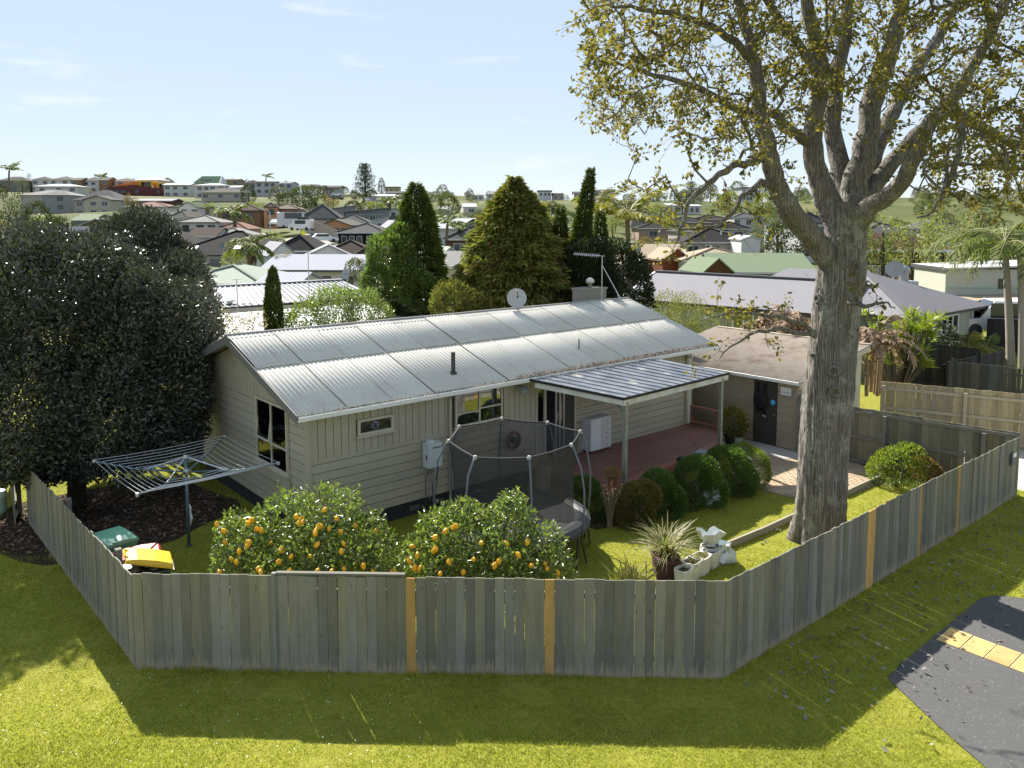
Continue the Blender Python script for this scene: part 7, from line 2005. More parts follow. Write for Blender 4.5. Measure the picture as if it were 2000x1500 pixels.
# bole: sections measured across the photo (centre x, y, width px)
secs = [(1603, 1085, 126), (1602, 1060, 108), (1602, 1020, 98), (1604, 970, 93), (1607, 900, 91), (1612, 830, 90), (1617, 770, 94), (1624, 700, 92), (1630, 640, 90), (1636, 580, 88), (1643, 530, 88), (1648, 485, 80), (1652, 450, 76), (1656, 420, 80), (1658, 395, 66)]
NS = 56
pth = []; 
for k in range(len(secs) - 1):
    a, b = secs[k], secs[k + 1]
    for s in range(5):
        t = s / 5; pth.append(tuple(a[i] * (1 - t) + b[i] * t for i in range(3)))
pth.append(secs[-1])
r_ = np.random.default_rng(8)
V = []; nsec = len(pth)
ang = np.arange(NS) * 2 * np.pi / NS
zcum = 0
for k, (cx, cy, w) in enumerate(pth):
    c = P3(cx, cy); rad = m_px(w) / 2
    z = c[2]
    flare = max(0, (1.1 - z)) ** 2 * .22
    # fluted bark ridges wander up the bole, burls bulge
    rr = rad * (1 + .020 * np.sin(ang * 17 + 1.7 * np.sin(z * 1.9)) + .022 * np.sin(ang * 11 - 2.2 * np.sin(z * 1.3 + 1)) + .03 * np.sin(ang * 4 + z * 1.4) + .014 * r_.normal(size=NS))
    rr = rr * (1 + flare * (np.abs(np.sin(ang * 2.5 + .6)) * 1.3 - .3))
    V.append(np.stack([c[0] + rr * np.cos(ang), c[1] + rr * np.sin(ang), np.full(NS, z)], 1))
V = np.concatenate(V); j = np.arange(NS)
F = np.concatenate([np.stack([k * NS + j, k * NS + (j + 1) % NS, (k + 1) * NS + (j + 1) % NS, (k + 1) * NS + j], 1) for k in range(nsec - 1)])
link('trunk', mesh_np('trunk', V, F, M_BARK, True), oak)
# healed branch scars: raised rings facing the viewer
def scar(px, py, dia, dark=True):
    c = P3(px, py); cx = np.interp(py, [s[1] for s in secs][::-1], [s[0] for s in secs][::-1]); w = np.interp(py, [s[1] for s in secs][::-1], [s[2] for s in secs][::-1])
    sx = max(-.97, min(.97, (px - cx) / (w / 2))); R_ = m_px(w) / 2
    n = np.array([sx, -math.sqrt(1 - sx * sx), 0]); pos = np.array([P3(cx, py)[0], P3(cx, py)[1], c[2]]) + n * R_ * .985
    g = MB(); r0 = m_px(dia) / 2
    g.lathe([(r0 * 1.25, -.06), (r0 * 1.15, .03), (r0 * .9, .055), (r0 * .62, .045), (r0 * .5, .0), (r0 * .15, -.02), (.001, -.02)], 18)
    g.v = [(x * (1 + .12 * math.sin(3 * math.atan2(y, x) + px)), y * (1 + .1 * math.cos(2 * math.atan2(y, x) + py)), z) for x, y, z in g.v]
    q = Vector(n).to_track_quat('Z', 'Y').to_euler()
    g.build('branch_scar', M_BARK, oak, pos, q, smooth=True)
for s in ((1652, 519, 20), (1648, 582, 20), (1592, 582, 16), (1610, 716, 22), (1612, 755, 20), (1583, 692, 12), (1632, 467, 16), (1655, 640, 10), (1595, 520, 10), (1606, 505, 26)): scar(*s)

# main limbs: (px, py, depth offset, width px)
LIMBS = [
    [(1618, 505, -.1, 50), (1585, 462, -.3, 44), (1548, 415, -.6, 42), (1520, 370, -.8, 36), (1503, 310, -.9, 33), (1492, 255, -.9, 30), (1482, 190, -.8, 27), (1470, 120, -.7, 22), (1450, 30, -.6, 17), (1420, -90, -.4, 10)],
    [(1645, 450, 0, 60), (1622, 405, .1, 52), (1600, 350, .2, 42), (1588, 290, .3, 38), (1592, 225, .4, 35), (1605, 150, .5, 32), (1590, 70, .5, 28), (1570, -20, .5, 22), (1560, -160, .6, 12)],
    [(1655, 430, .4, 56), (1648, 370, .8, 44), (1637, 310, 1.1, 38), (1625, 245, 1.4, 34), (1632, 160, 1.6, 32), (1650, 60, 1.8, 26), (1660, -60, 2.0, 18), (1650, -220, 2.2, 9)],
    [(1662, 430, .2, 58), (1672, 350, .3, 50), (1692, 270, .5, 44), (1705, 190, .7, 40), (1735, 110, .9, 34), (1760, 20, 1.1, 28), (1790, -90, 1.2, 18), (1800, -220, 1.4, 9)],
    [(1668, 430, -.1, 54), (1705, 400, -.5, 34), (1745, 375, -.9, 30), (1772, 335, -1.2, 29), (1795, 285, -1.4, 27), (1820, 235, -1.5, 25), (1860, 190, -1.6, 22), (1910, 120, -1.8, 18), (1960, 20, -1.9, 14), (2020, -110, -2.0, 7)],
    [(1668, 420, .3, 50), (1715, 350, .6, 34), (1760, 300, .9, 31), (1805, 250, 1.3, 28), (1850, 215, 1.8, 25), (1920, 250, 2.3, 22), (1985, 280, 2.6, 18), (2060, 300, 2.9, 12), (2140, 290, 3.0, 6)],
    [(1672, 400, .5, 46), (1700, 320, 1.2, 36), (1735, 240, 1.9, 32), (1780, 150, 2.6, 28), (1840, 60, 3.2, 22), (1900, -60, 3.6, 14)],
    [(1588, 290, .3, 22), (1545, 255, .0, 20), (1510, 225, -.3, 18), (1440, 215, -.8, 15), (1360, 170, -1.2, 12), (1280, 150, -1.5, 8), (1200, 120, -1.6, 4)],
    [(1500, 300, -.9, 18), (1460, 320, -1.2, 14), (1440, 322, -1.4, 13), (1395, 350, -1.8, 11), (1355, 385, -2.0, 9), (1335, 430, -2.1, 7), (1318, 475, -2.2, 4)],
    [(1520, 370, -.8, 15), (1490, 358, -1.2, 12), (1450, 385, -1.6, 9), (1420, 425, -1.8, 7), (1380, 445, -2, 5), (1330, 450, -2.1, 3)],
    [(1470, 120, -.7, 18), (1420, 70, -1.2, 14), (1350, 40, -1.7, 11), (1270, 20, -2.1, 8), (1190, 10, -2.3, 4)],
    [(1605, 150, .5, 20), (1540, 60, .2, 16), (1480, -20, -.2, 13), (1400, -90, -.6, 9), (1300, -120, -.9, 5)],
    [(1860, 190, -1.6, 16), (1880, 260, -2.0, 13), (1860, 340, -2.3, 10), (1830, 400, -2.5, 6), (1790, 430, -2.6, 3)],
    [(1592, 655, -.9, 12), (1560, 650, -1.2, 9), (1510, 642, -1.6, 7), (1450, 660, -2.0, 5), (1400, 700, -2.3, 2)],
    [(1592, 650, -.9, 10), (1545, 625, -1.4, 8), (1490, 615, -1.8, 6), (1430, 610, -2.1, 4), (1370, 625, -2.3, 2)],
    [(1660, 590, -.8, 10), (1690, 600, -1.2, 8), (1720, 590, -1.4, 5), (1750, 600, -1.6, 2)],
]
nodes = []; par = []; rad = []
def add_path(pts, radii, parent):
    idx = []
    for p, q in zip(pts, radii):
        nodes.append(np.array(p)); par.append(parent); rad.append(q); parent = len(nodes) - 1; idx.append(parent)
    return idx
limb_np = []
for li, L_ in enumerate(LIMBS):
    pts = np.array([P3(a, b, c) for a, b, c, w in L_]); rr = np.array([m_px(w) / 2 for *_, w in L_])
    t = np.arange(len(pts)); tt = np.linspace(0, len(pts) - 1, (len(pts) - 1) * 4 + 1)
    # smooth by Catmull-Rom
    ext = np.concatenate([[2 * pts[0] - pts[1]], pts, [2 * pts[-1] - pts[-2]]])
    sm = []
    for x in tt:
        i = min(int(x), len(pts) - 2); f = x - i; p0, p1, p2, p3 = ext[i], ext[i + 1], ext[i + 2], ext[i + 3]
        sm.append(.5 * ((2 * p1) + (-p0 + p2) * f + (2 * p0 - 5 * p1 + 4 * p2 - p3) * f * f + (-p0 + 3 * p1 - 3 * p2 + p3) * f ** 3))
    sm = np.array(sm) + RNG.normal(size=(len(tt), 3)) * .018; rs = np.interp(tt, t, rr)
    V, F = trunk_np(sm, rs, 14 if li < 7 else 8, li, .035)
    if li < 7: link('limb', mesh_np('limb', V, F, M_BARK, True), oak)
    else: limb_np.append((V, F))
    add_path(sm[2:], rs[2:], -1)
nm = len(nodes)
# finer branching: connect scattered twig tips to the nearest wood, nearest first
rg = np.random.default_rng(77)
tips = []
def crown_ok(px, py):
    if px < 1135: return False
    if px < 1250: return py < 265 and py > -60 - (px - 1135) * 2.0
    lo = np.interp(px, [1250, 1340, 1420, 1500, 1600, 1700, 1800, 1900, 2000, 2200], [285, 300, 330, 325, 300, 330, 400, 420, 410, 400])
    return py < lo
while len(tips) < 1750:
    px = rg.uniform(1135, 2160); py = rg.uniform(-420, 430); dy = rg.uniform(-4.6, 4.2)
    if not crown_ok(px, py): continue
    # thin the very middle where the heavy limbs show, thicken the skirt at left and right
    if 1560 < px < 1800 and 180 < py and rg.random() < .72: continue
    if py > 255 and px < 1700 and rg.random() < .55: continue
    if px < 1350 and py < 250 and rg.random() < .1: continue
    tips.append(P3(px, py, dy))
for px, py, dy in [(1300, 345, -2), (1260, 370, -2), (1225, 350, -2), (1330, 395, -2.2), (1290, 420, -2.2), (1400, 400, -2), (1440, 450, -2), (1470, 420, -1.8), (1500, 440, -1.6), (1370, 470, -2.2), (1350, 500, -2.3), (1310, 520, -2.4), (1260, 470, -2.3), (1530, 330, -1), (1555, 350, -.8), (1480, 370, -1.5), (1420, 360, -1.9), (1430, 610, -2.2), (1395, 600, -2.2), (1405, 680, -2.3), (1450, 640, -2), (1470, 600, -1.8), (1500, 680, -1.7), (1530, 590, -1.3), (1700, 620, -1.3), (1690, 545, -1.1), (1705, 560, -1.2), (1720, 640, -1.5), (1345, 300, -2), (1210, 280, -2), (1245, 300, -2)]:
    tips.append(P3(px, py, dy))
tips = np.array(tips)
N0 = np.array(nodes)
d0 = np.array([np.min(np.linalg.norm(N0 - t, axis=1)) for t in tips])
order = np.argsort(d0)
buf = np.zeros((40000, 3)); buf[:nm] = N0; cnt = nm
branches = []
trunk_c = P3(1650, 330)
for o_ in order:
    t = tips[o_]
    dv = buf[:cnt] - t; d = np.linalg.norm(dv, axis=1)
    # prefer wood that lies nearer the middle of the tree, so that twigs point outward
    cen = np.linalg.norm(buf[:cnt] - trunk_c, axis=1)
    i = int(np.argmin(d + .22 * np.maximum(0, cen - np.linalg.norm(t - trunk_c) + .2)))
    a = buf[i]; L_ = d[i]
    k = max(2, int(L_ / .28)); s = np.linspace(0, 1, k + 1)[1:]
    perp = rg.normal(size=3); perp -= (t - a) * (perp @ (t - a)) / (L_ * L_ + 1e-9); perp /= np.linalg.norm(perp) + 1e-9
    arc = np.sin(s * np.pi)[:, None] * perp * L_ * .10 + np.sin(s * np.pi)[:, None] * np.array([0, 0, .06]) * L_
    pts = a + (t - a) * s[:, None] + arc + rg.normal(size=(k, 3)) * .025
    p = i
    ids = []
    for q in pts:
        buf[cnt] = q; par.append(p); rad.append(0.0); p = cnt; ids.append(cnt); cnt += 1
    branches.append((i, ids))
# pipe model for the girth
load = np.zeros(cnt)
for i, ids in branches: load[ids[-1]] += 1
for k in range(cnt - 1, -1, -1):
    if par[k] >= 0: load[par[k]] += load[k]
rr = np.array([rad[k] if k < nm else .0065 * max(1, load[k]) ** .46 for k in range(cnt)])
P = list(limb_np)
for i, ids in branches:
    r0 = min(rr[ids[0]] * 1.15, rr[i])
    P.append(trunk_np(np.concatenate([[buf[i]], buf[ids]]), np.concatenate([[r0], rr[ids]]), 5 if rr[ids[0]] > .02 else 4))
# twigs and leaves
LP, LD, LS = [], [], []
for i, ids in branches:
    pts = buf[ids]; k = len(ids)
    for s in range(3):
        b = pts[int(k * rg.uniform(.35, 1.0)) - 1]; dr = (pts[-1] - buf[i]); dr /= np.linalg.norm(dr) + 1e-9
        e = b + (dr * .6 + rg.normal(size=3) * .6) * rg.uniform(.22, .45)
        P.append(trunk_np([b, (b + e) / 2 + rg.normal(size=3) * .02, e], [.0055, .004, .0025], 3))
        bare = pts[-1][2] > 0 and rg.random() < .25
        nl = 3 if bare else int(rg.uniform(8, 17))
        u = rg.random((nl, 1)) ** .6
        LP.append(b + (e - b) * u + rg.normal(size=(nl, 3)) * .045); LD.append((e - b)[None, :] * .8 + rg.normal(size=(nl, 3)) * .35 + np.array([0, 0, -.12])); LS.append(rg.uniform(.07, .135, nl))
V, F = join_np(P); link('branches', mesh_np('branches', V, F, bark_mat('oak_branch', (.075, .062, .054), (.27, .245, .21), (.36, .365, .32), .75), True), oak)
LP, LD, LS = np.concatenate(LP), np.concatenate(LD), np.concatenate(LS)
V, F = leaves_np(LP, LD, rand_dirs(len(LP), rg) * .9 + np.array([0, 0, .35]), LS, .55, .16)
link('leaves', mesh_np('leaves', V, F, L_OAK), oak)
# ------------------------------------------------------------------ palms
def frond(L_, droop, n=26, leaf=.55, r=None, az=0.0, el=.7, wind=(0, 0, 0), width=.045):
    """one feather leaf: rachis arcs out and down, leaflets hang from both sides. -> (rachis V,F), (leaflet V,F)"""
    s = np.linspace(0, 1, 12)
    e = el - droop * s
    dx = np.cumsum(np.cos(e)) * L_ / 12; dz = np.cumsum(np.sin(e)) * L_ / 12
    P = np.stack([np.cos(az) * dx, np.sin(az) * dx, dz], 1) + np.array(wind) * (s ** 2)[:, None] * L_
    P = np.concatenate([[[0, 0, 0]], P])
    rv = trunk_np(P, np.linspace(.035, .008, len(P)), 4)
    u = np.repeat(np.linspace(.12, 1, n), 2); side = np.tile([1, -1], n)
    x = u * (len(P) - 1); i = np.minimum(x.astype(int), len(P) - 2); f = (x - i)[:, None]
    base = P[i] * (1 - f) + P[i + 1] * f
    tan = P[i + 1] - P[i]; tan /= np.linalg.norm(tan, axis=1, keepdims=True)
    sd = np.cross(tan, [0, 0, 1.0]); sd /= np.linalg.norm(sd, axis=1, keepdims=True) + 1e-9
    D = tan * .55 + sd * side[:, None] * .75 + np.array([0, 0, -.55]) + r.normal(size=(len(u), 3)) * .14 + np.array(wind) * .8
    ln = leaf * np.sin(np.pi * (u * .86 + .10)) ** .6 * r.uniform(.8, 1.15, len(u))
    Nn = np.cross(D, tan) + r.normal(size=D.shape) * .2
    return rv, leaves_np(base, D, Nn, ln, width / leaf * 1.6, .02)
def palm(name, label, base, top, nf, L_, leafm, seed, trunk_r=.14, leaf=.55, droop=1.6, wind=(0, 0, 0), group=None, ringed=False, dead=0, width=.05, el=(.2, 1.25), skirt=False, nleaf=26):
    """base: world foot; top: world crown centre"""
    base = Vector(base); top = Vector(top)
    t = thing(name, label, 'palm', base, 0, group)
    r = np.random.default_rng(seed); c = np.array(top - base)
    k = 40 if ringed else 8
    s = np.linspace(0, 1, k)
    path = np.stack([c[0] * s ** 1.3, c[1] * s ** 1.3, c[2] * s], 1)
    rad_ = trunk_r * (1.15 - .35 * s) * (1 + (.06 * (np.arange(k) % 2) if ringed else 0))
    V, F = trunk_np(path, rad_, 10)
    link('trunk', mesh_np('trunk', V, F, mat('ringed_palm_trunk', (.27, .235, .20), .8, .2, .25, 5, (1, 1, 6), .3) if ringed else mat('palm_trunk', (.16, .13, .10), .85, .2, .25, 8), True), t)
    A = []; B = []
    for i in range(nf):
        az = i * 2.4 + r.normal() * .2; e = el[0] + (el[1] - el[0]) * ((i * .618) % 1)
        rv, lf = frond(L_ * r.uniform(.85, 1.1), droop * r.uniform(.8, 1.15), nleaf, leaf, r, az, e, wind, width)
        A.append((rv[0] + c, rv[1])); B.append((lf[0] + c, lf[1]))
        one = B[-1]
        link('frond', mesh_np('frond', one[0], one[1], leafm), t)
    V, F = join_np(A); link('frond_stalks', mesh_np('frond_stalks', V, F, mat('frond_stalk', (.20, .19, .07), .6, .3)), t)
    if dead:
        D_ = []
        for i in range(dead):
            rv, lf = frond(L_ * .6, .5, 16, leaf * .7, r, i * 2.1, -1.15, (0, 0, 0), width); D_.append((lf[0] + c, lf[1]))
        V, F = join_np(D_); link('dead_skirt', mesh_np('dead_skirt', V, F, L_DEADFROND), t)
    return t
# pair on the right edge
palm('garden_palm', 'right-hand ringed palm trunk at the very right edge of the street view', on_z(1996, 720), at(1993, 500, 38.0), 16, 3.4, L_PALM, 301, .17, .75, 2.0, (-.05, 0, 0), None, True, 0, .06)
palm('garden_palm', 'tall ringed palm with long drooping fronds left of the edge palm', on_z(1973, 716), at(1962, 478, 38.6), 15, 3.5, L_PALM, 302, .17, .75, 2.1, (-.22, 0, 0), None, True, 0, .06)
palm('garden_palm', 'palm with wind blown golden fronds behind the leaning spire conifer', at(1232, 640, 43), at(1225, 432, 43), 18, 3.3, L_PALM_Y, 303, .16, .6, 1.5, (.34, 0, .10), None, False, 0, .07, (.35, 1.4))
palm('garden_palm', 'wind blown palm with greener fronds beside the golden palm', at(1150, 640, 44), at(1165, 420, 44), 12, 2.6, L_PALM_Y, 304, .14, .55, 1.4, (.25, 0, .12), None, False, 0, .07, (.4, 1.4))
palm('garden_palm', 'shaggy palm in front of the long dark tiled roof left of centre', at(487, 545, 72), at(491, 478, 72), 20, 3.1, L_PALM, 305, .24, .7, 1.7, (.12, 0, 0), None, False, 14, .11, (.1, 1.3))
palm('garden_palm', 'low yellow-green palm in the paved bed before the sage green house', on_z(1888, 704), on_z(1888, 704) + Vector((0, 0, .55)), 16, 1.9, L_PALM_Y, 306, .12, .55, 1.5, (0, 0, 0), None, False, 0, .05, (.5, 1.4))
palm('garden_palm', 'low green palm right of the yellow-green garden palm', on_z(1925, 700), on_z(1925, 700) + Vector((0, 0, .5)), 12, 1.5, L_PALM, 307, .1, .5, 1.5, (0, 0, 0), None, False, 0, .05, (.4, 1.3))
palm('garden_palm', 'small palm among the roofs right of the tall columnar conifer', at(872, 470, 95), at(874, 438, 95), 9, 2.6, L_PALM, 308, .2, .7, 1.3, (.1, 0, 0), None, False, 0, .16, (.5, 1.4), nleaf=14)
palm('garden_palm', 'small leaning palm next to the grey tiled brick house roof', at(893, 475, 98), at(898, 448, 98), 8, 2.2, L_PALM, 309, .2, .6, 1.4, (.15, 0, 0), None, False, 0, .16, (.4, 1.3), nleaf=14)
palm('garden_palm', 'palm rising in front of the pink hip roof', at(459, 448, 150), at(457, 416, 150), 12, 4.6, L_PALM, 310, .35, 1.2, 1.5, (-.05, 0, 0), None, False, 0, .3, (.3, 1.3), nleaf=14)
palm('garden_palm', 'tall thin palm alone on the skyline at far left', at(17, 375, 300), at(18, 332, 300), 11, 4.5, L_PALM, 311, .35, 1.4, 1.2, (.25, 0, .1), None, False, 0, .4, (.5, 1.4), nleaf=12)
palm('garden_palm', 'tiny palm above the skyline right of the green roofed house', at(519, 362, 380), at(520, 344, 380), 8, 3.4, L_PALM, 312, .3, 1.4, 1.5, (.3, 0, 0), None, False, 0, .5, (.4, 1.3), nleaf=9)
palm('garden_palm', 'small palm on the skyline behind the tan townhouses', at(197, 372, 345), at(198, 346, 345), 9, 3.6, L_PALM, 313, .3, 1.4, 1.2, (.1, 0, 0), None, False, 0, .5, (.5, 1.4), nleaf=9)
palm('garden_palm', 'spiky palm low among trees left of the twin grey mono-pitch houses', at(760, 412, 190), at(762, 396, 190), 10, 3.6, L_PALM, 314, .4, 1.4, 1.2, (.1, 0, 0), None, False, 0, .4, (.4, 1.4), nleaf=10)

# ------------------------------------------------------------------ dead banana clumps and dracaena behind the garage
def banana(label, base, n, h, seed, spread=1.3):
    t = thing('dead_banana', label, 'plant', base)
    r = np.random.default_rng(seed); S = []; 
    for i in range(n):
        a = r.random() * 6.28; off = np.array([math.cos(a), math.sin(a), 0]) * r.uniform(.05, .5)
        hh = h * r.uniform(.6, 1.05); S.append(trunk_np([off, off * 1.1 + [0, 0, hh * .6], off * 1.3 + [0, 0, hh]], [.08, .06, .03], 6))
        for k in range(5):
            az = r.random() * 6.28; L_ = r.uniform(.7, 1.5) * spread
            rv, lf = frond(L_, r.uniform(1.6, 2.8), 16, .30, r, az, r.uniform(.5, 1.2), (0, 0, 0), .07)
            o = off * 1.25 + np.array([0, 0, hh * r.uniform(.75, 1.0)])
            S.append((rv[0] + o, rv[1]))
            link('dead_leaf', mesh_np('dead_leaf', lf[0] + o, lf[1], L_DEADFROND), t)
    V, F = join_np(S); link('stalk', mesh_np('stalk', V, F, mat('dead_stalk', (.30, .22, .14), .85, .2, .3, 8)), t)
banana('dead brown banana clump behind the garage roof under the triple window', at(1480, 720, 31.0), 6, 2.0, 401)
banana('dead brown banana clump left of the big trunk behind the garage', at(1555, 720, 29.5), 6, 2.1, 402)
banana('withered banana plant with long drooping leaves right of the big trunk', at(1700, 770, 28.5), 6, 2.7, 403, 1.5)
def rosette_bush(name, label, base, heads, seed, leaf, L_, nl, cat='plant'):
    t = thing(name, label, cat, base); r = np.random.default_rng(seed); S = []; Q = []
    for (x, y, z) in heads:
        S.append(trunk_np([(x * .25, y * .25, 0), (x * .7, y * .7, z * .6), (x, y, z)], [.06, .045, .03], 6))
        d = rand_dirs(nl, r); d[:, 2] = np.abs(d[:, 2]) * .9 + r.uniform(-.35, .3, nl)
        Q.append(leaves_np(np.repeat([[x, y, z]], nl, 0) + d * .04, d, rand_dirs(nl, r) + np.array([0, 0, .8]), r.uniform(.7, 1.2, nl) * L_, .13, .02))
    V, F = join_np(Q); link('leaf_rosettes', mesh_np('leaf_rosettes', V, F, leaf), t)
    V, F = join_np(S); link('stems', mesh_np('stems', V, F, M_TWIG, True), t)
    return t
rh = np.random.default_rng(9)
hd = [(rh.uniform(-1.3, 1.3), rh.uniform(-.9, .6), rh.uniform(.9, 3.0)) for _ in range(46)]
rosette_bush('dracaena', 'bright yellow-green spiky dracaena between big trunk and sage green house', at(1750, 760, 31.0), hd, 410, L_DRACAENA, .46, 42)
shrub('dark_shrub', 'nearly black shrub against the end wall of the sage green house', 'shrub', px_blobs([(1840, 655, 36, .55), (1850, 670, 35.8, .5), (1830, 680, 35.6, .5)]), 3200, .09, L_BLACKGREEN, seed=411)
# pots and plants by the deck
def pot(name, label, loc, r0, r1, h, m, cat='pot', n=18, square=False):
    t = thing(name, label, cat, loc)
    g = MB(); g.lathe([(r0, 0), (r1 * .97, h * .86), (r1 * 1.06, h * .87), (r1 * 1.06, h), (r1 * .92, h), (r1 * .88, h * .8), (.01, h * .8)], 4 if square else n)
    g.build('pot', m, t, (0, 0, 0), (0, 0, PI / 4 if square else 0), smooth=False)
    return t
M_TERRA = mat('terracotta', (.36, .14, .06), .8, .2, .15, 7)
M_POLY = mat('old_polystyrene', (.62, .62, .58), .85, .2, .15, 12, bump=.2, dirt=(.3, .28, .22), dirt_scale=3, dirt_amt=.6)
q = hw(6.86, -2.62, .475); tp = pot('potted_plant', 'terracotta pot with dry orange succulent on the front corner of the deck', q, .085, .12, .2, M_TERRA)
V, F = blob_leaves([(0, 0, .34, .21, .21, .13)], 420, .06, .5, .3, seed=421); link('plant', mesh_np('plant', V, F, leafmat('orange_succulent', [(.30, .16, .05), (.38, .24, .09), (.24, .14, .05)], .5, .4, .3)), tp)
q = on_z(1430, 868); tp = pot('potted_shrub', 'golden rounded succulent shrub in a black pot against the garage wall', (q.x, q.y, 0), .2, .26, .34, M_CHARCOAL)
V, F = blob_leaves([(0, 0, .78, .46, .46, .40), (.12, -.1, .55, .35, .35, .3)], 2600, .075, .5, .5, seed=422); link('plant', mesh_np('plant', V, F, L_GOLD), tp)
q = on_z(1440, 870); tp = pot('potted_aloe', 'spiky grey-green aloe in a pale blue-grey pot by the golden shrub', (q.x, q.y, 0), .13, .19, .3, mat('pale_blue_pot', (.33, .39, .38), .5, .4))
d = rand_dirs(46, rh); d[:, 2] = abs(d[:, 2]) + .3
V, F = leaves_np(np.repeat([[0, 0, .3]], 46, 0), d, rand_dirs(46, rh), rh.uniform(.35, .62, 46), .13, .03); link('plant', mesh_np('plant', V, F, leafmat('aloe_leaf', [(.09, .12, .07), (.14, .17, .10), (.07, .10, .06)], .5, .4, .2)), tp)
# tussock in a square pot and the row of white planters by the front fence
q = on_z(1300, 1125); tp = pot('square_planter', 'big tussock of striped arching grass in a dark red square pot by the front fence', (q.x, q.y, 0), .30, .36, .42, mat('maroon_pot', (.09, .045, .045), .7, .3), square=True)
A = []
for i in range(210):
    az = rh.random() * 6.28; e = rh.uniform(.55, 1.45); L_ = rh.uniform(.55, 1.15); s = np.linspace(0, 1, 6)
    ee = e - s * rh.uniform(.8, 2.0); x = np.concatenate([[0], np.cumsum(np.cos(ee[:-1])) * L_ / 5]); z = np.concatenate([[0], np.cumsum(np.sin(ee[:-1])) * L_ / 5])
    c = np.stack([np.cos(az) * x, np.sin(az) * x, z + .4], 1) + np.array([rh.normal() * .07, rh.normal() * .07, 0]); sd = np.array([-np.sin(az), np.cos(az), 0]) * .011
    w = np.array([1, 1, .9, .7, .45, .05])[:, None]
    V_ = np.concatenate([c + sd * w, c - sd * w]); F_ = np.array([[k, k + 1, 7 + k, 6 + k] for k in range(5)]); A.append((V_, F_))
V, F = join_np(A); link('grass_blades', mesh_np('grass_blades', V, F, L_TUSSOCK), tp)
q = on_z(1232, 1135); t = thing('grass_tuft', 'smaller wispy yellow grass tuft left of the striped tussock', 'grass tuft', (q.x, q.y, 0))
d = rand_dirs(130, rh); d[:, 2] = abs(d[:, 2]) + .4
V, F = leaves_np(np.stack([rh.normal(size=130) * .16, rh.normal(size=130) * .12, np.zeros(130)], 1), d, rand_dirs(130, rh), rh.uniform(.25, .55, 130), .06, .03); link('blades', mesh_np('blades', V, F, L_TUSSOCK), t)
for i, (px, py, lab, s) in enumerate(((1335, 1128, 'white planter nearest the front fence beside the maroon pot', .2), (1352, 1112, 'second white planter of the row with seedlings', .22), (1368, 1103, 'third white planter of the row with seedlings', .22), (1388, 1090, 'grey-white oval planter with bare soil at the end of the row', .23))):
    q = on_z(px, py + 14); t = thing('planter', lab, 'planter', (q.x, q.y, 0), .85, 'polystyrene planters in a row')
    g = MB(); h = .34; w = s
    n = 16; outer = []; 
    for z, k in ((0, .86), (h, 1.0)):
        for j in range(n):
            a = 2 * PI * j / n; e = .5; ca, sa = math.cos(a), math.sin(a)
            outer.append((w * k * math.copysign(abs(ca) ** e, ca), w * .75 * k * math.copysign(abs(sa) ** e, sa), z))
    inner = [(x * .82, y * .80, z) for x, y, z in outer[n:]]; low = [(x, y, h * .8) for x, y, z in inner]
    g.v = outer + inner + low
    for a_, b_ in ((0, n), (n, 2 * n), (2 * n, 3 * n)):
        for j in range(n): g.f.append((a_ + j, a_ + (j + 1) % n, b_ + (j + 1) % n, b_ + j))
    g.build('tub', M_POLY, t)
    MB().cbox((0, 0, h * .76), (w * 1.5, w * 1.1, .04)).build('soil', mat('potting_soil', (.09, .055, .04), .95, .1, .3, 14), t)
    if 0 < i < 3:
        V, F = leaves_np(np.stack([rh.normal(size=40) * w * .4, rh.normal(size=40) * w * .3, np.full(40, h * .8)], 1), rand_dirs(40, rh) * .5 + np.array([0, 0, .8]), rand_dirs(40, rh), rh.uniform(.08, .2, 40), .12); link('seedlings', mesh_np('seedlings', V, F, L_TUSSOCK), t)
def sack(label, loc, w, h, m, seed, flare=.7, name='plastic_bag'):
    t = thing(name, label, 'bag', loc); r = np.random.default_rng(seed); n = 18
    prof = [(.75, 0), (1.0, .12), (1.05, .3), (.95, .48), (.62, .58), (.7, .66), (flare * 1.1, .85), (flare * 1.3, 1.0)]
    V = []
    for k, (a, z) in enumerate(prof):
        an = np.arange(n) * 2 * np.pi / n
        rr_ = w * a * (1 + .12 * r.normal(size=n)); V.append(np.stack([rr_ * np.cos(an), rr_ * .7 * np.sin(an), z * h + .04 * r.normal(size=n) * (z > .1)], 1))
    V = np.concatenate(V); j = np.arange(n)
    F = np.concatenate([np.stack([k * n + j, k * n + (j + 1) % n, (k + 1) * n + (j + 1) % n, (k + 1) * n + j], 1) for k in range(len(prof) - 1)])
    link('sack', mesh_np('sack', V, F, m), t)
    return t
M_PLASTIC = mat('crumpled_white_plastic', (.60, .63, .63), .35, .5, .15, 6, dirt=(.30, .36, .36), dirt_scale=4, dirt_amt=.5)
M_PLASTIC2 = mat('blue_printed_plastic', (.55, .62, .64), .35, .5, .2, 6, dirt=(.13, .30, .42), dirt_scale=2.5, dirt_amt=.7)
q = on_z(1386, 1098); sb = sack('standing white plastic sack tied near its top at the end of the planter row', (q.x, q.y, 0), .20, .66, M_PLASTIC, 431, 1.0)
MB().lathe([(.17, .36), (.175, .38), (.17, .40)], 14, capb=False).build('dark_tie', M_CHARCOAL, sb)
q = on_z(1412, 1098); sack('slumped blue and white plastic bag beside the timber edging', (q.x, q.y, 0), .26, .42, M_PLASTIC2, 432, .5)
q = on_z(1379, 986); sack('grey-white stuffed bag under the middle clipped shrub', (q.x, q.y, 0), .15, .3, M_PLASTIC, 433, .4)
q = on_z(1397, 980); sack('second grey-white stuffed bag under the middle clipped shrub', (q.x, q.y, 0), .17, .34, M_PLASTIC, 434, .4)
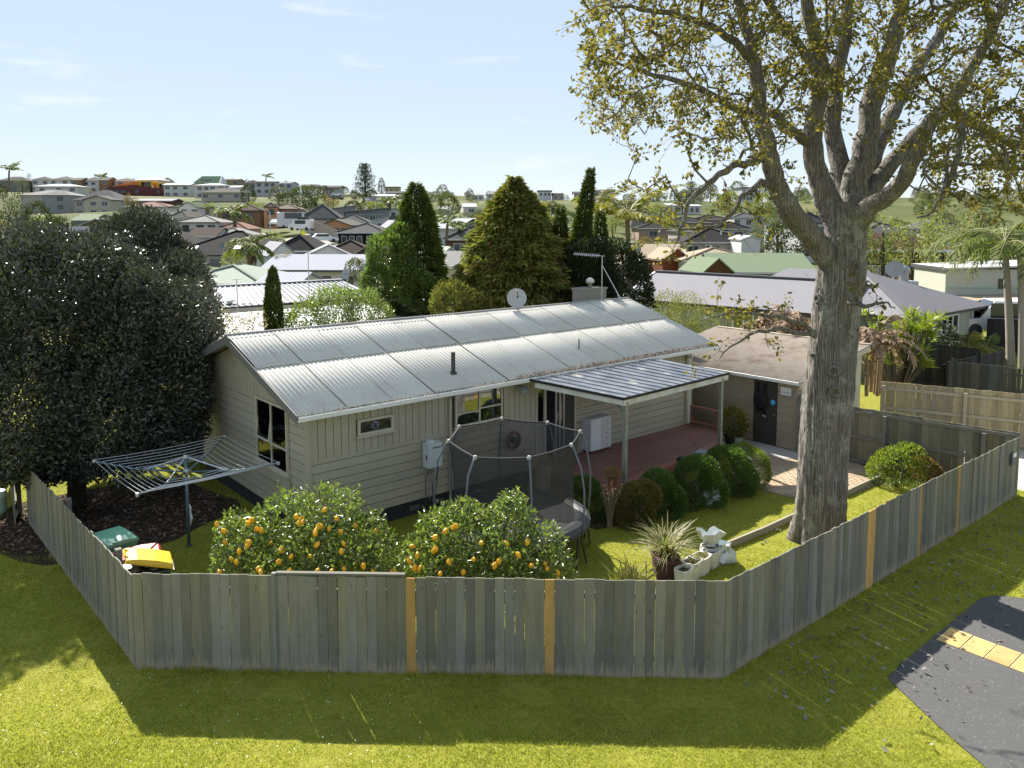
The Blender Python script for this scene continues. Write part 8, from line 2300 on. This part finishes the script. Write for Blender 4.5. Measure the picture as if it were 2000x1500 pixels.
# things on the deck edge
q = hw(9.9, -2.4, .47); t = thing('shoe', 'dark shoe left on the deck edge between the clipped shrubs', 'shoe', q, .6)
g = MB(); g.tube([(-.12, 0, .04), (-.04, 0, .06), (.08, 0, .04), (.14, 0, .025)], [.045, .05, .04, .02], 8); g.build('upper', M_BAG, t, smooth=True); MB().box(-.15, .15, -.045, .045, 0, .02).build('sole', M_CHARCOAL, t)
q = hw(10.9, -2.35, .47); t = thing('slatted_tray', 'small blue-grey slatted tray on the deck edge', 'tray', q, PSI + .2)
for k in range(5): MB().box(-.25, .25, -.15 + k * .06, -.11 + k * .06, .03, .045).build('slat', mat('tray_grey', (.30, .34, .40), .5, .4), t)
for x in (-.22, .2): MB().box(x, x + .03, -.16, .16, 0, .03).build('bearer', mat('tray_grey', (.30, .34, .40)), t)
# bucket, stump and pot seen through the net
def bucket(name, label, loc, r, h, m, cat='bucket'):
    t = thing(name, label, cat, loc)
    g = MB(); g.lathe([(r * .8, 0), (r, h), (r * 1.05, h), (r * .95, h - .01), (r * .78, .02), (.01, .02)], 16); g.build('tub', m, t, smooth=False)
    MB().tube([(r, 0, h), (r * .7, .02, h * .75 - .02), (0, r * 1.0, h * .7), (-r * .7, .02, h * .75), (-r, 0, h)], .006, 5).build('handle', M_STEEL, t)
bucket('bucket', 'white bucket seen through the net below the kitchen window', hw(4.35, -.5, 0), .16, .34, mat('white_bucket', (.62, .62, .62), .5, .4))
bucket('water_barrel', 'tall pale drum with reddish pot on it behind the trampoline net', hw(6.0, -1.0, 0), .22, .85, mat('pale_drum', (.42, .40, .37), .6, .3), 'drum')
pot('clay_pot', 'reddish clay pot set on the pale drum behind the net', hw(6.0, -1.0, .85), .1, .14, .15, M_TERRA)
t = thing('hose_reel', 'garden hose reel hung on the wall behind the trampoline net', 'hose reel', hw(5.65, -.12, 1.35), PSI)
g = MB()
for k in range(7): g.tube([((.2 + .012 * (k % 3)) * math.cos(a * .35), -.05 - .02 * k, (.2 + .012 * (k % 3)) * math.sin(a * .35)) for a in range(19)], .014, 5, False)
g.build('hose_coil', mat('hose_orange_brown', (.20, .075, .04), .5, .4), t); MB().tube([(0, 0, 0), (0, -.22, 0)], .09, 12).build('drum', M_CHARCOAL, t)
# green kerbside pillar at the left edge
q = on_z(2, 1000); t = thing('service_pillar', 'pale green service pillar cut by the left edge of the grass verge', 'pillar', (q.x, q.y, 0))
MB().lathe([(.14, -.05), (.14, .42), (.13, .43)], 18, capt=True).build('post', mat('pillar_green', (.24, .33, .29), .5, .4), t)
g = MB(); g.lathe([(.155, .40), (.155, .5), (.13, .545), (.06, .56)], 18, capt=True); g.build('cap', mat('pillar_cap', (.42, .50, .47), .45, .4), t)
# notice fixed near the far end of the right fence
fx = Vector((P_RE[0] - P_FR[0], P_RE[1] - P_FR[1], 0)).normalized(); nn = Vector((fx.y, -fx.x, 0))
q = Vector((P_RE[0], P_RE[1], 0)) - fx * .55 + nn * .03
t = thing('fence_box', 'small weathered letterbox with white flap at the far end of the right fence', 'letterbox', (q.x, q.y, .95), math.atan2(fx.y, fx.x))
MB().box(-.11, .11, -.05, 0, 0, .28).build('box', mat('old_box', (.14, .145, .14), .7, .3), t); MB().box(-.10, .10, -.07, -.05, .20, .30).build('flap', M_WHITE, t)
# ------------------------------------------------------------------ turf blades, flowers, leaf litter
rg = np.random.default_rng(500)
YARD = [P_FL, P_FR, P_RE, (8.7, 23.4), (4.6, 27.2), tuple(hw(0, 6.6).xy), (-13, 21), P_LE]
def np_inside(x, y, poly):
    c = np.zeros(len(x), bool); j = len(poly) - 1
    for i in range(len(poly)):
        xi, yi = poly[i]; xj, yj = poly[j]
        m = ((yi > y) != (yj > y)) & (x < (xj - xi) * (y - yi) / (yj - yi + 1e-12) + xi)
        c ^= m; j = i
    return c
def dist_seg(x, y, a, b):
    ax, ay = a; bx, by = b; dx, dy = bx - ax, by - ay
    t = np.clip(((x - ax) * dx + (y - ay) * dy) / (dx * dx + dy * dy), 0, 1)
    return np.hypot(x - ax - t * dx, y - ay - t * dy)
n = 520000
# more blades near the street, thinning with distance
y = 8.4 + 17.5 * rg.random(n) ** 1.55
x = (rg.random(n) * 2 - 1) * (y * .70 + 1.2)
HOUSE = [tuple(hw(-.02, 0).xy), tuple(hw(13.6, 0).xy), tuple(hw(13.6, 6.7).xy), tuple(hw(0, 6.7).xy)]
DECKP = [tuple(hw(6.65, 0).xy), tuple(hw(6.6, -2.85).xy), tuple(hw(12.35, -2.2).xy), tuple(hw(14.5, -1.0).xy), tuple(hw(14.5, 2).xy)]
ok = ~np_inside(x, y, HOUSE) & ~np_inside(x, y, DECKP) & ~np_inside(x, y, P2) & ~np_inside(x, y, as_pts) & ~np_inside(x, y, [(13.4, 19.9), (9.2, 23.2), (9, 30), (30, 30), (30, 10), (16.5, 18.0)])
yard = np_inside(x, y, YARD)
soil = ((x + 9.6) / 2.6) ** 2 + ((y - 18.2) / 2.4) ** 2
ok &= ~((soil < 1) & (rg.random(n) < .93))
# scuffed earth along the foot of the fences
df = np.minimum.reduce([dist_seg(x, y, P_FL, P_FR), dist_seg(x, y, P_FR, P_RE), dist_seg(x, y, P_LE, P_FL)])
pn = np.sin(x * 3.1 + np.sin(y * 2.3) * 2) + np.sin(y * 4.7 - x * 1.7) + np.sin(x * 7.3 + y * 5.1) * .7
bare = (~yard) & (df < .75) & (pn > .55) & (df > .02)
ok &= ~(bare & (rg.random(n) < .8))
ok &= ~((pn < -1.75) & (rg.random(n) < .6))
x, y, yard, df, pn = x[ok], y[ok], yard[ok], df[ok], pn[ok]; n = len(x)
tuftn = np.sin(x * 1.3 + 2) + np.sin(y * 1.9 + x * .6) + np.sin(x * 5.3 - y * 4.1) * .6
h = rg.uniform(.018, .048, n) * (1 + .22 * tuftn) * np.where(df < .12, 2.1, 1.0) * np.where(yard, .85, 1.0)
h = np.maximum(h, .01)
az = rg.random(n) * 6.28; lean = rg.uniform(.4, 1.7, n)
w = rg.uniform(.0035, .0065, n) * np.clip(y / 11, .9, 1.6)
s = np.stack([np.cos(az), np.sin(az), np.zeros(n)], 1) * w[:, None]
b0_ = np.stack([x, y, np.zeros(n) + .001], 1)
ld = np.stack([np.cos(az + 1.5 + rg.normal(size=n) * .6), np.sin(az + 1.5 + rg.normal(size=n) * .6), np.zeros(n)], 1)
tip = b0_ + ld * (h * lean)[:, None] + np.array([0, 0, 1]) * h[:, None]
V = np.stack([b0_ - s, b0_ + s, tip], 1).reshape(-1, 3)
F = np.arange(n * 3).reshape(-1, 3)
L_GRASS = leafmat('turf_blade', [(.27, .30, .028), (.33, .345, .036), (.37, .37, .046), (.40, .37, .09), (.30, .33, .032)], .6, .3, .45, (1.35, 1.5, .5))
gr = link('lawn_grass', mesh_np('lawn_grass', V, F, L_GRASS)); gr['kind'] = 'stuff'; gr['label'] = 'short green turf of verge and yard'
# white daisies in the verge, bottom left
k = 190
dx = rg.uniform(-8.6, -1.0, k); dy = 9.2 + 2.6 * rg.random(k) ** 1.3
m = ~np_inside(dx, dy, YARD); dx, dy = dx[m], dy[m]; k = len(dx)
g = []
for i in range(k):
    a = np.arange(6) * np.pi / 3; c = np.array([dx[i], dy[i], rg.uniform(.035, .06)]); r_ = rg.uniform(.005, .010)
    V_ = np.concatenate([[c + [0, 0, .004]], c + np.stack([np.cos(a) * r_, np.sin(a) * r_, np.zeros(6)], 1)]); F_ = np.array([[0, 1 + j, 1 + (j + 1) % 6] for j in range(6)]); g.append((V_, F_))
V, F = join_np(g); o = link('daisies', mesh_np('daisies', V, F, mat('daisy_white', (.78, .78, .74), .7, .2, .03))); o['kind'] = 'stuff'; o['label'] = 'white daisies dotted in the verge'
# fallen leaves: under the dark tree, over the right verge
pts = []
for i in range(2600):
    a = rg.random() * 6.28; q = math.sqrt(rg.random()); pts.append((-9.6 + 2.5 * q * math.cos(a), 18.2 + 2.3 * q * math.sin(a), .02 + rg.random() * .02))
litter('leaf_litter', 'brown leaf litter under the dark tree', pts, M_DEADLEAF, .11)
pts = []
for i in range(520):
    t_ = rg.random(); d_ = rg.gamma(2.0, .55) + .1
    p = Vector((P_FR[0] + (P_RE[0] - P_FR[0]) * t_, P_FR[1] + (P_RE[1] - P_FR[1]) * t_, 0)) + nn * d_
    pts.append((p.x, p.y, .035 + rg.random() * .02))
for i in range(110): pts.append((rg.uniform(3.5, 8.5), rg.uniform(14.5, 19.5), .03))
litter('fallen_leaves', 'dead leaves scattered over grass on the right', pts, leafmat('grey_dead_leaf', [(.10, .085, .07), (.19, .17, .15), (.28, .26, .24), (.12, .10, .07)], .8, .2, .1), .10)
pts = []
for i in range(60): pts.append(tuple(hw(rg.uniform(7, 12.6), rg.uniform(-2.3, -.2), .468)))
litter('deck_leaves', 'a few dead leaves lying on the red deck', pts, M_DEADLEAF, .07)
slab('soil_bed', [(-9.6 + 2.7 * math.cos(a) * (1 + .1 * math.sin(a * 5)), 18.2 + 2.5 * math.sin(a) * (1 + .1 * math.cos(a * 4))) for a in np.linspace(0, 6.28, 29)[:-1]], -.05, .012, soil_mat('dark_soil', (.028, .021, .014), (.075, .055, .038), 11))
hb = [tuple(hw(u, v_).xy) for u, v_ in ((5.2, -2.5), (5.4, -3.5), (7.6, -4.0), (9.6, -4.25), (11.0, -4.35), (11.2, -3.1), (9, -2.7), (6.7, -2.9))]
slab('soil_bed', hb, -.05, .010, MATS['dark_soil'])
# ------------------------------------------------------------------ trees of the town
L_FARDK = leafmat('far_dark_leaf', [(.032, .044, .022), (.050, .062, .030), (.070, .080, .040)], .5, .4, .2)
L_FARMID = leafmat('far_mid_leaf', [(.055, .075, .028), (.085, .105, .038), (.11, .125, .05)], .5, .4, .25)
L_FARLT = leafmat('far_light_leaf', [(.13, .15, .05), (.18, .19, .065), (.23, .22, .09)], .5, .4, .35)
L_FARAUT = leafmat('far_autumn_leaf', [(.16, .11, .045), (.22, .15, .06), (.12, .10, .045)], .5, .4, .3)
L_FARGREY = leafmat('far_grey_leaf', [(.10, .105, .08), (.15, .15, .12), (.075, .085, .06)], .5, .4, .25)
def unit(kind, m, seed):
    """crown of unit height and unit width standing on z=0"""
    r = np.random.default_rng(seed)
    if kind == 'round':
        B = [(r.normal() * .16, r.normal() * .16, .55 + r.normal() * .12, .27, .27, .24) for _ in range(7)] + [(0, 0, .45, .36, .36, .33), (0, 0, .62, .32, .32, .3)]
        V, F = blob_leaves(B, 2600, .055, .55, .6, seed=seed, lumpy=.2)
    elif kind == 'bush':
        B = [(r.normal() * .2, r.normal() * .2, .42 + r.normal() * .08, .26, .26, .36) for _ in range(6)]
        V, F = blob_leaves(B, 1500, .075, .55, .6, seed=seed, lumpy=.2)
    elif kind == 'airy':
        B = [(r.normal() * .22, r.normal() * .22, .62 + r.normal() * .18, .17, .17, .15) for _ in range(13)]
        V, F = blob_leaves(B, 2200, .045, .5, .3, seed=seed, lumpy=.3, jit=.9)
    elif kind == 'column':
        B = [(0, 0, .3, .4, .4, .32), (0, 0, .55, .36, .36, .3), (.03, 0, .78, .24, .24, .22)]
        V, F = blob_leaves(B, 1800, .07, .35, .7, seed=seed, up=.6)
    elif kind == 'pine':
        P = []
        for k in range(9):
            z = .22 + .085 * k; w = .5 * (1 - (z - .18) * .95) * (1 if k % 2 else .78)
            for j in range(5):
                a = j * 1.257 + k * .7 + r.normal() * .2; B = [(math.cos(a) * w * t, math.sin(a) * w * t, z + .03 * t, .10, .10, .032) for t in (.35, .7, 1.0)]
                P.append(blob_leaves(B, 85, .05, .35, .2, seed=seed + k * 7 + j, jit=.7))
        V, F = join_np(P)
    return mesh_np('crown', V, F, m)
UM = {}
def um(kind, mk, v):
    k = (kind, mk, v)
    if k not in UM: UM[k] = unit(kind, {'d': L_FARDK, 'm': L_FARMID, 'l': L_FARLT, 'a': L_FARAUT, 'g': L_FARGREY}[mk], 600 + v * 13 + len(kind) * 7)
    return UM[k]
g = MB(); g.tube([(0, 0, -.15), (.01, 0, .3), (0, .01, .7)], [.035, .025, .012], 6); TRK = g.mesh('trunk', M_BARK2, True)
def far_tree(label, px, top_py, Y_, wpx, kind='round', mk='m', base_py=None, group=None, v=None):
    p = at(px, top_py, Y_); z0 = gz_at(p.x, Y_) if base_py is None else at(px, base_py, Y_).z
    h = max(1.0, p.z - z0); w = wpx * Y_ / F_PX
    if kind in ('round', 'airy') and base_py is None and h > w * 1.7: z0 = p.z - w * 1.7; h = w * 1.7
    t = thing('pine_tree' if kind == 'pine' else 'tree' if kind != 'bush' else 'bush', label, 'tree' if kind != 'bush' else 'bush', (p.x, Y_, z0), 0, group)
    v = (int(px) + int(top_py)) % 3 if v is None else v
    kw_ = {'round': 1.25, 'bush': 1.2, 'airy': 1.3, 'column': .8, 'pine': 1.0}[kind]
    link('crown', um(kind, mk, v), t, (0, 0, 0), (0, 0, (px * 1.7) % 6.28), (w / kw_ * 1.25, w / kw_ * 1.25, h))
    link('trunk', TRK, t, (0, 0, -1.0 if kind == 'bush' else 0), (0, 0, 0), (h * .9, h * .9, h))
    return t
for q in (
 ('tall dark pine standing above the skyline left of centre', 712, 317, 250, 44, 'pine', 'd', 405),
 ('narrow dark cypress on the skyline right of the tall pine', 745, 348, 380, 11, 'column', 'd', 378),
 ('dark broad-crowned tree left of the pale grey tiled house', 28, 378, 120, 74, 'airy', 'd'),
 ('large dark rounded tree in front of the pale grey tiled house', 72, 388, 105, 78, 'round', 'd'),
 ('dark rounded tree overlapping the long white roof at left', 122, 418, 92, 66, 'round', 'd'),
 ('twin dark dome bush left of the arched window house', 238, 408, 140, 58, 'bush', 'd'),
 ('bronze-green tree before the white bungalow with wide windows', 310, 416, 128, 54, 'airy', 'a'),
 ('orange-tipped bare tree before the red school', 258, 374, 215, 28, 'airy', 'a'),
 ('yellow-green bush at the right end of the school', 398, 386, 200, 30, 'bush', 'l'),
 ('dark conifer right of the yellow shade sail', 484, 360, 260, 22, 'column', 'd', 398),
 ('domed golden-green bush behind the brown hip roof', 504, 388, 225, 34, 'bush', 'l'),
 ('big willowy tree on the hill above the pyramid roof house', 590, 360, 250, 60, 'round', 'm'),
 ('grey-green tree left of the willowy tree', 542, 362, 265, 46, 'round', 'g'),
 ('dark rounded tree above the grey pyramid roof', 606, 386, 200, 40, 'round', 'd'),
 ('olive tree above the white box truck roof', 560, 375, 235, 46, 'round', 'd'),
 ('dark dome tree on the skyline left of the tall pine', 633, 361, 320, 26, 'round', 'd'),
 ('autumn coloured tree at the foot of the tall pine', 650, 378, 250, 40, 'airy', 'a'),
 ('green trees right under the tall pine', 700, 384, 230, 46, 'bush', 'd'),
 ('pale rounded tree behind the modern grey houses', 735, 392, 215, 50, 'round', 'l'),
 ('leafy tree left of the tall columnar conifer on the hill', 772, 386, 230, 44, 'round', 'm'),
 ('large bright green tree right of the columnar conifer', 875, 372, 190, 52, 'round', 'm'),
 ('dark grey tree below the large bright green tree', 852, 400, 175, 40, 'bush', 'g'),
 ('dark pointed tree on the centre skyline', 864, 361, 330, 20, 'column', 'g'),
 ('slim dark conifer on the centre skyline', 918, 369, 320, 14, 'column', 'g'),
 ('grey-green bush below the white cottage in the centre', 925, 408, 200, 40, 'bush', 'g'),
 ('twin greyish trees left of the broad conifer', 938, 406, 185, 30, 'round', 'g'),
 ('pale yellow-green round tree on the hill under the oak', 1425, 371, 210, 52, 'round', 'l'),
 ('second pale willow behind the oak limb', 1490, 375, 220, 46, 'round', 'l'),
 ('dark pines on the ridge seen between oak twigs', 1350, 353, 330, 30, 'pine', 'g'),
 ('dark round-topped pine on the ridge under the oak', 1388, 352, 320, 34, 'round', 'g'),
 ('dark ridge trees left of the oak limb', 1440, 352, 340, 40, 'round', 'g'),
 ('green tree behind the white garage by the oak limb', 1520, 395, 96, 70, 'airy', 'm'),
 ('dense olive tree left of the oak bole behind the green roof', 1528, 432, 84, 92, 'round', 'd'),
 ('spring-green feathery tree before the maroon house', 1728, 398, 72, 130, 'airy', 'l'),
 ('second spring-green feathery tree right of the oak bole', 1785, 420, 74, 110, 'airy', 'l'),
 ('golden feathery tree behind the drooping palm', 1880, 430, 66, 130, 'airy', 'l'),
 ('grey-brown bare bush left of the glossy camellia', 702, 498, 60, 44, 'bush', 'g', 548),
 ('yellow-green shrub with white flowers left of the shaggy palm', 462, 480, 74, 44, 'bush', 'l', 535),
 ('dark low tree at the far left edge of the skyline', 4, 358, 250, 14, 'column', 'd', 388),
 ('pale feathery bare tree beside the thin skyline palm', 42, 340, 310, 26, 'airy', 'g'),
 ('pink blossom tree in front of the small white gabled unit', 552, 490, 70, 30, 'airy', 'a', 520),
 ('dark shrub behind the green timber fence at far right', 1925, 600, 52, 60, 'bush', 'd'),
 ('dark hedge tree at the right edge behind the workshop', 1985, 480, 75, 90, 'round', 'm'),
 ('yellowish bush below the dark pines on the hill', 1300, 395, 210, 50, 'bush', 'l'),
 ('green bush among roofs under the oak', 1290, 408, 200, 40, 'bush', 'm'),
): far_tree(*q[:7], base_py=q[7] if len(q) > 7 else None)
# skyline trees, nothing tells them apart
rt = np.random.default_rng(640)
for i in range(84):
    px = rt.uniform(-30, 2040) if i < 64 else rt.uniform(1230, 2040); sky = np.interp(px, [0, 250, 450, 600, 800, 1000, 1250, 1400, 1600, 2000], [352, 350, 352, 360, 374, 378, 376, 362, 366, 376])
    far_tree('one of the small dark trees standing along the far skyline', px, sky + rt.uniform(-5, 7), rt.uniform(345, 400), rt.uniform(10, 26), rt.choice(['round', 'round', 'bush', 'column']), rt.choice(['g', 'd', 'g', 'm']), group='trees along the far skyline')
# garden trees between the houses, kept clear of the house fronts
def hides(px, w, top, Y_):
    for q in T_:
        if q[4] > Y_ and abs(q[1] - px) < (q[3] + w) * .46:
            ridge = q[2] - q[9] * F_PX / q[4]; foot = q[2] + q[7] * F_PX / q[4]
            if top < q[2] + (foot - q[2]) * .45 and top > ridge - 30: return True
            if top <= ridge - 30: return True
    return False
cnt = 0; tries = 0
while cnt < 205 and tries < 9000:
    tries += 1
    Y_ = rt.uniform(88, 330); px = rt.uniform(-60, 2060) if tries % 3 else rt.uniform(1250, 2060); p = at(px, 435, Y_); zb = gz_at(p.x, Y_)
    h = rt.uniform(1.8, 6.0); top = None
    # photo row of the tree top
    dz = zb + h - CAM_H; top = 435 - dz * F_PX / Y_; w = h * rt.uniform(.8, 1.3) * F_PX / Y_
    if hides(px, w, top, Y_): continue
    far_tree('one of the garden trees and shrubs between the town houses', px, top, Y_, w, rt.choice(['round', 'bush', 'bush', 'airy']), rt.choice(['d', 'm', 'm', 'g', 'l', 'a']), group='garden trees between the town houses'); cnt += 1
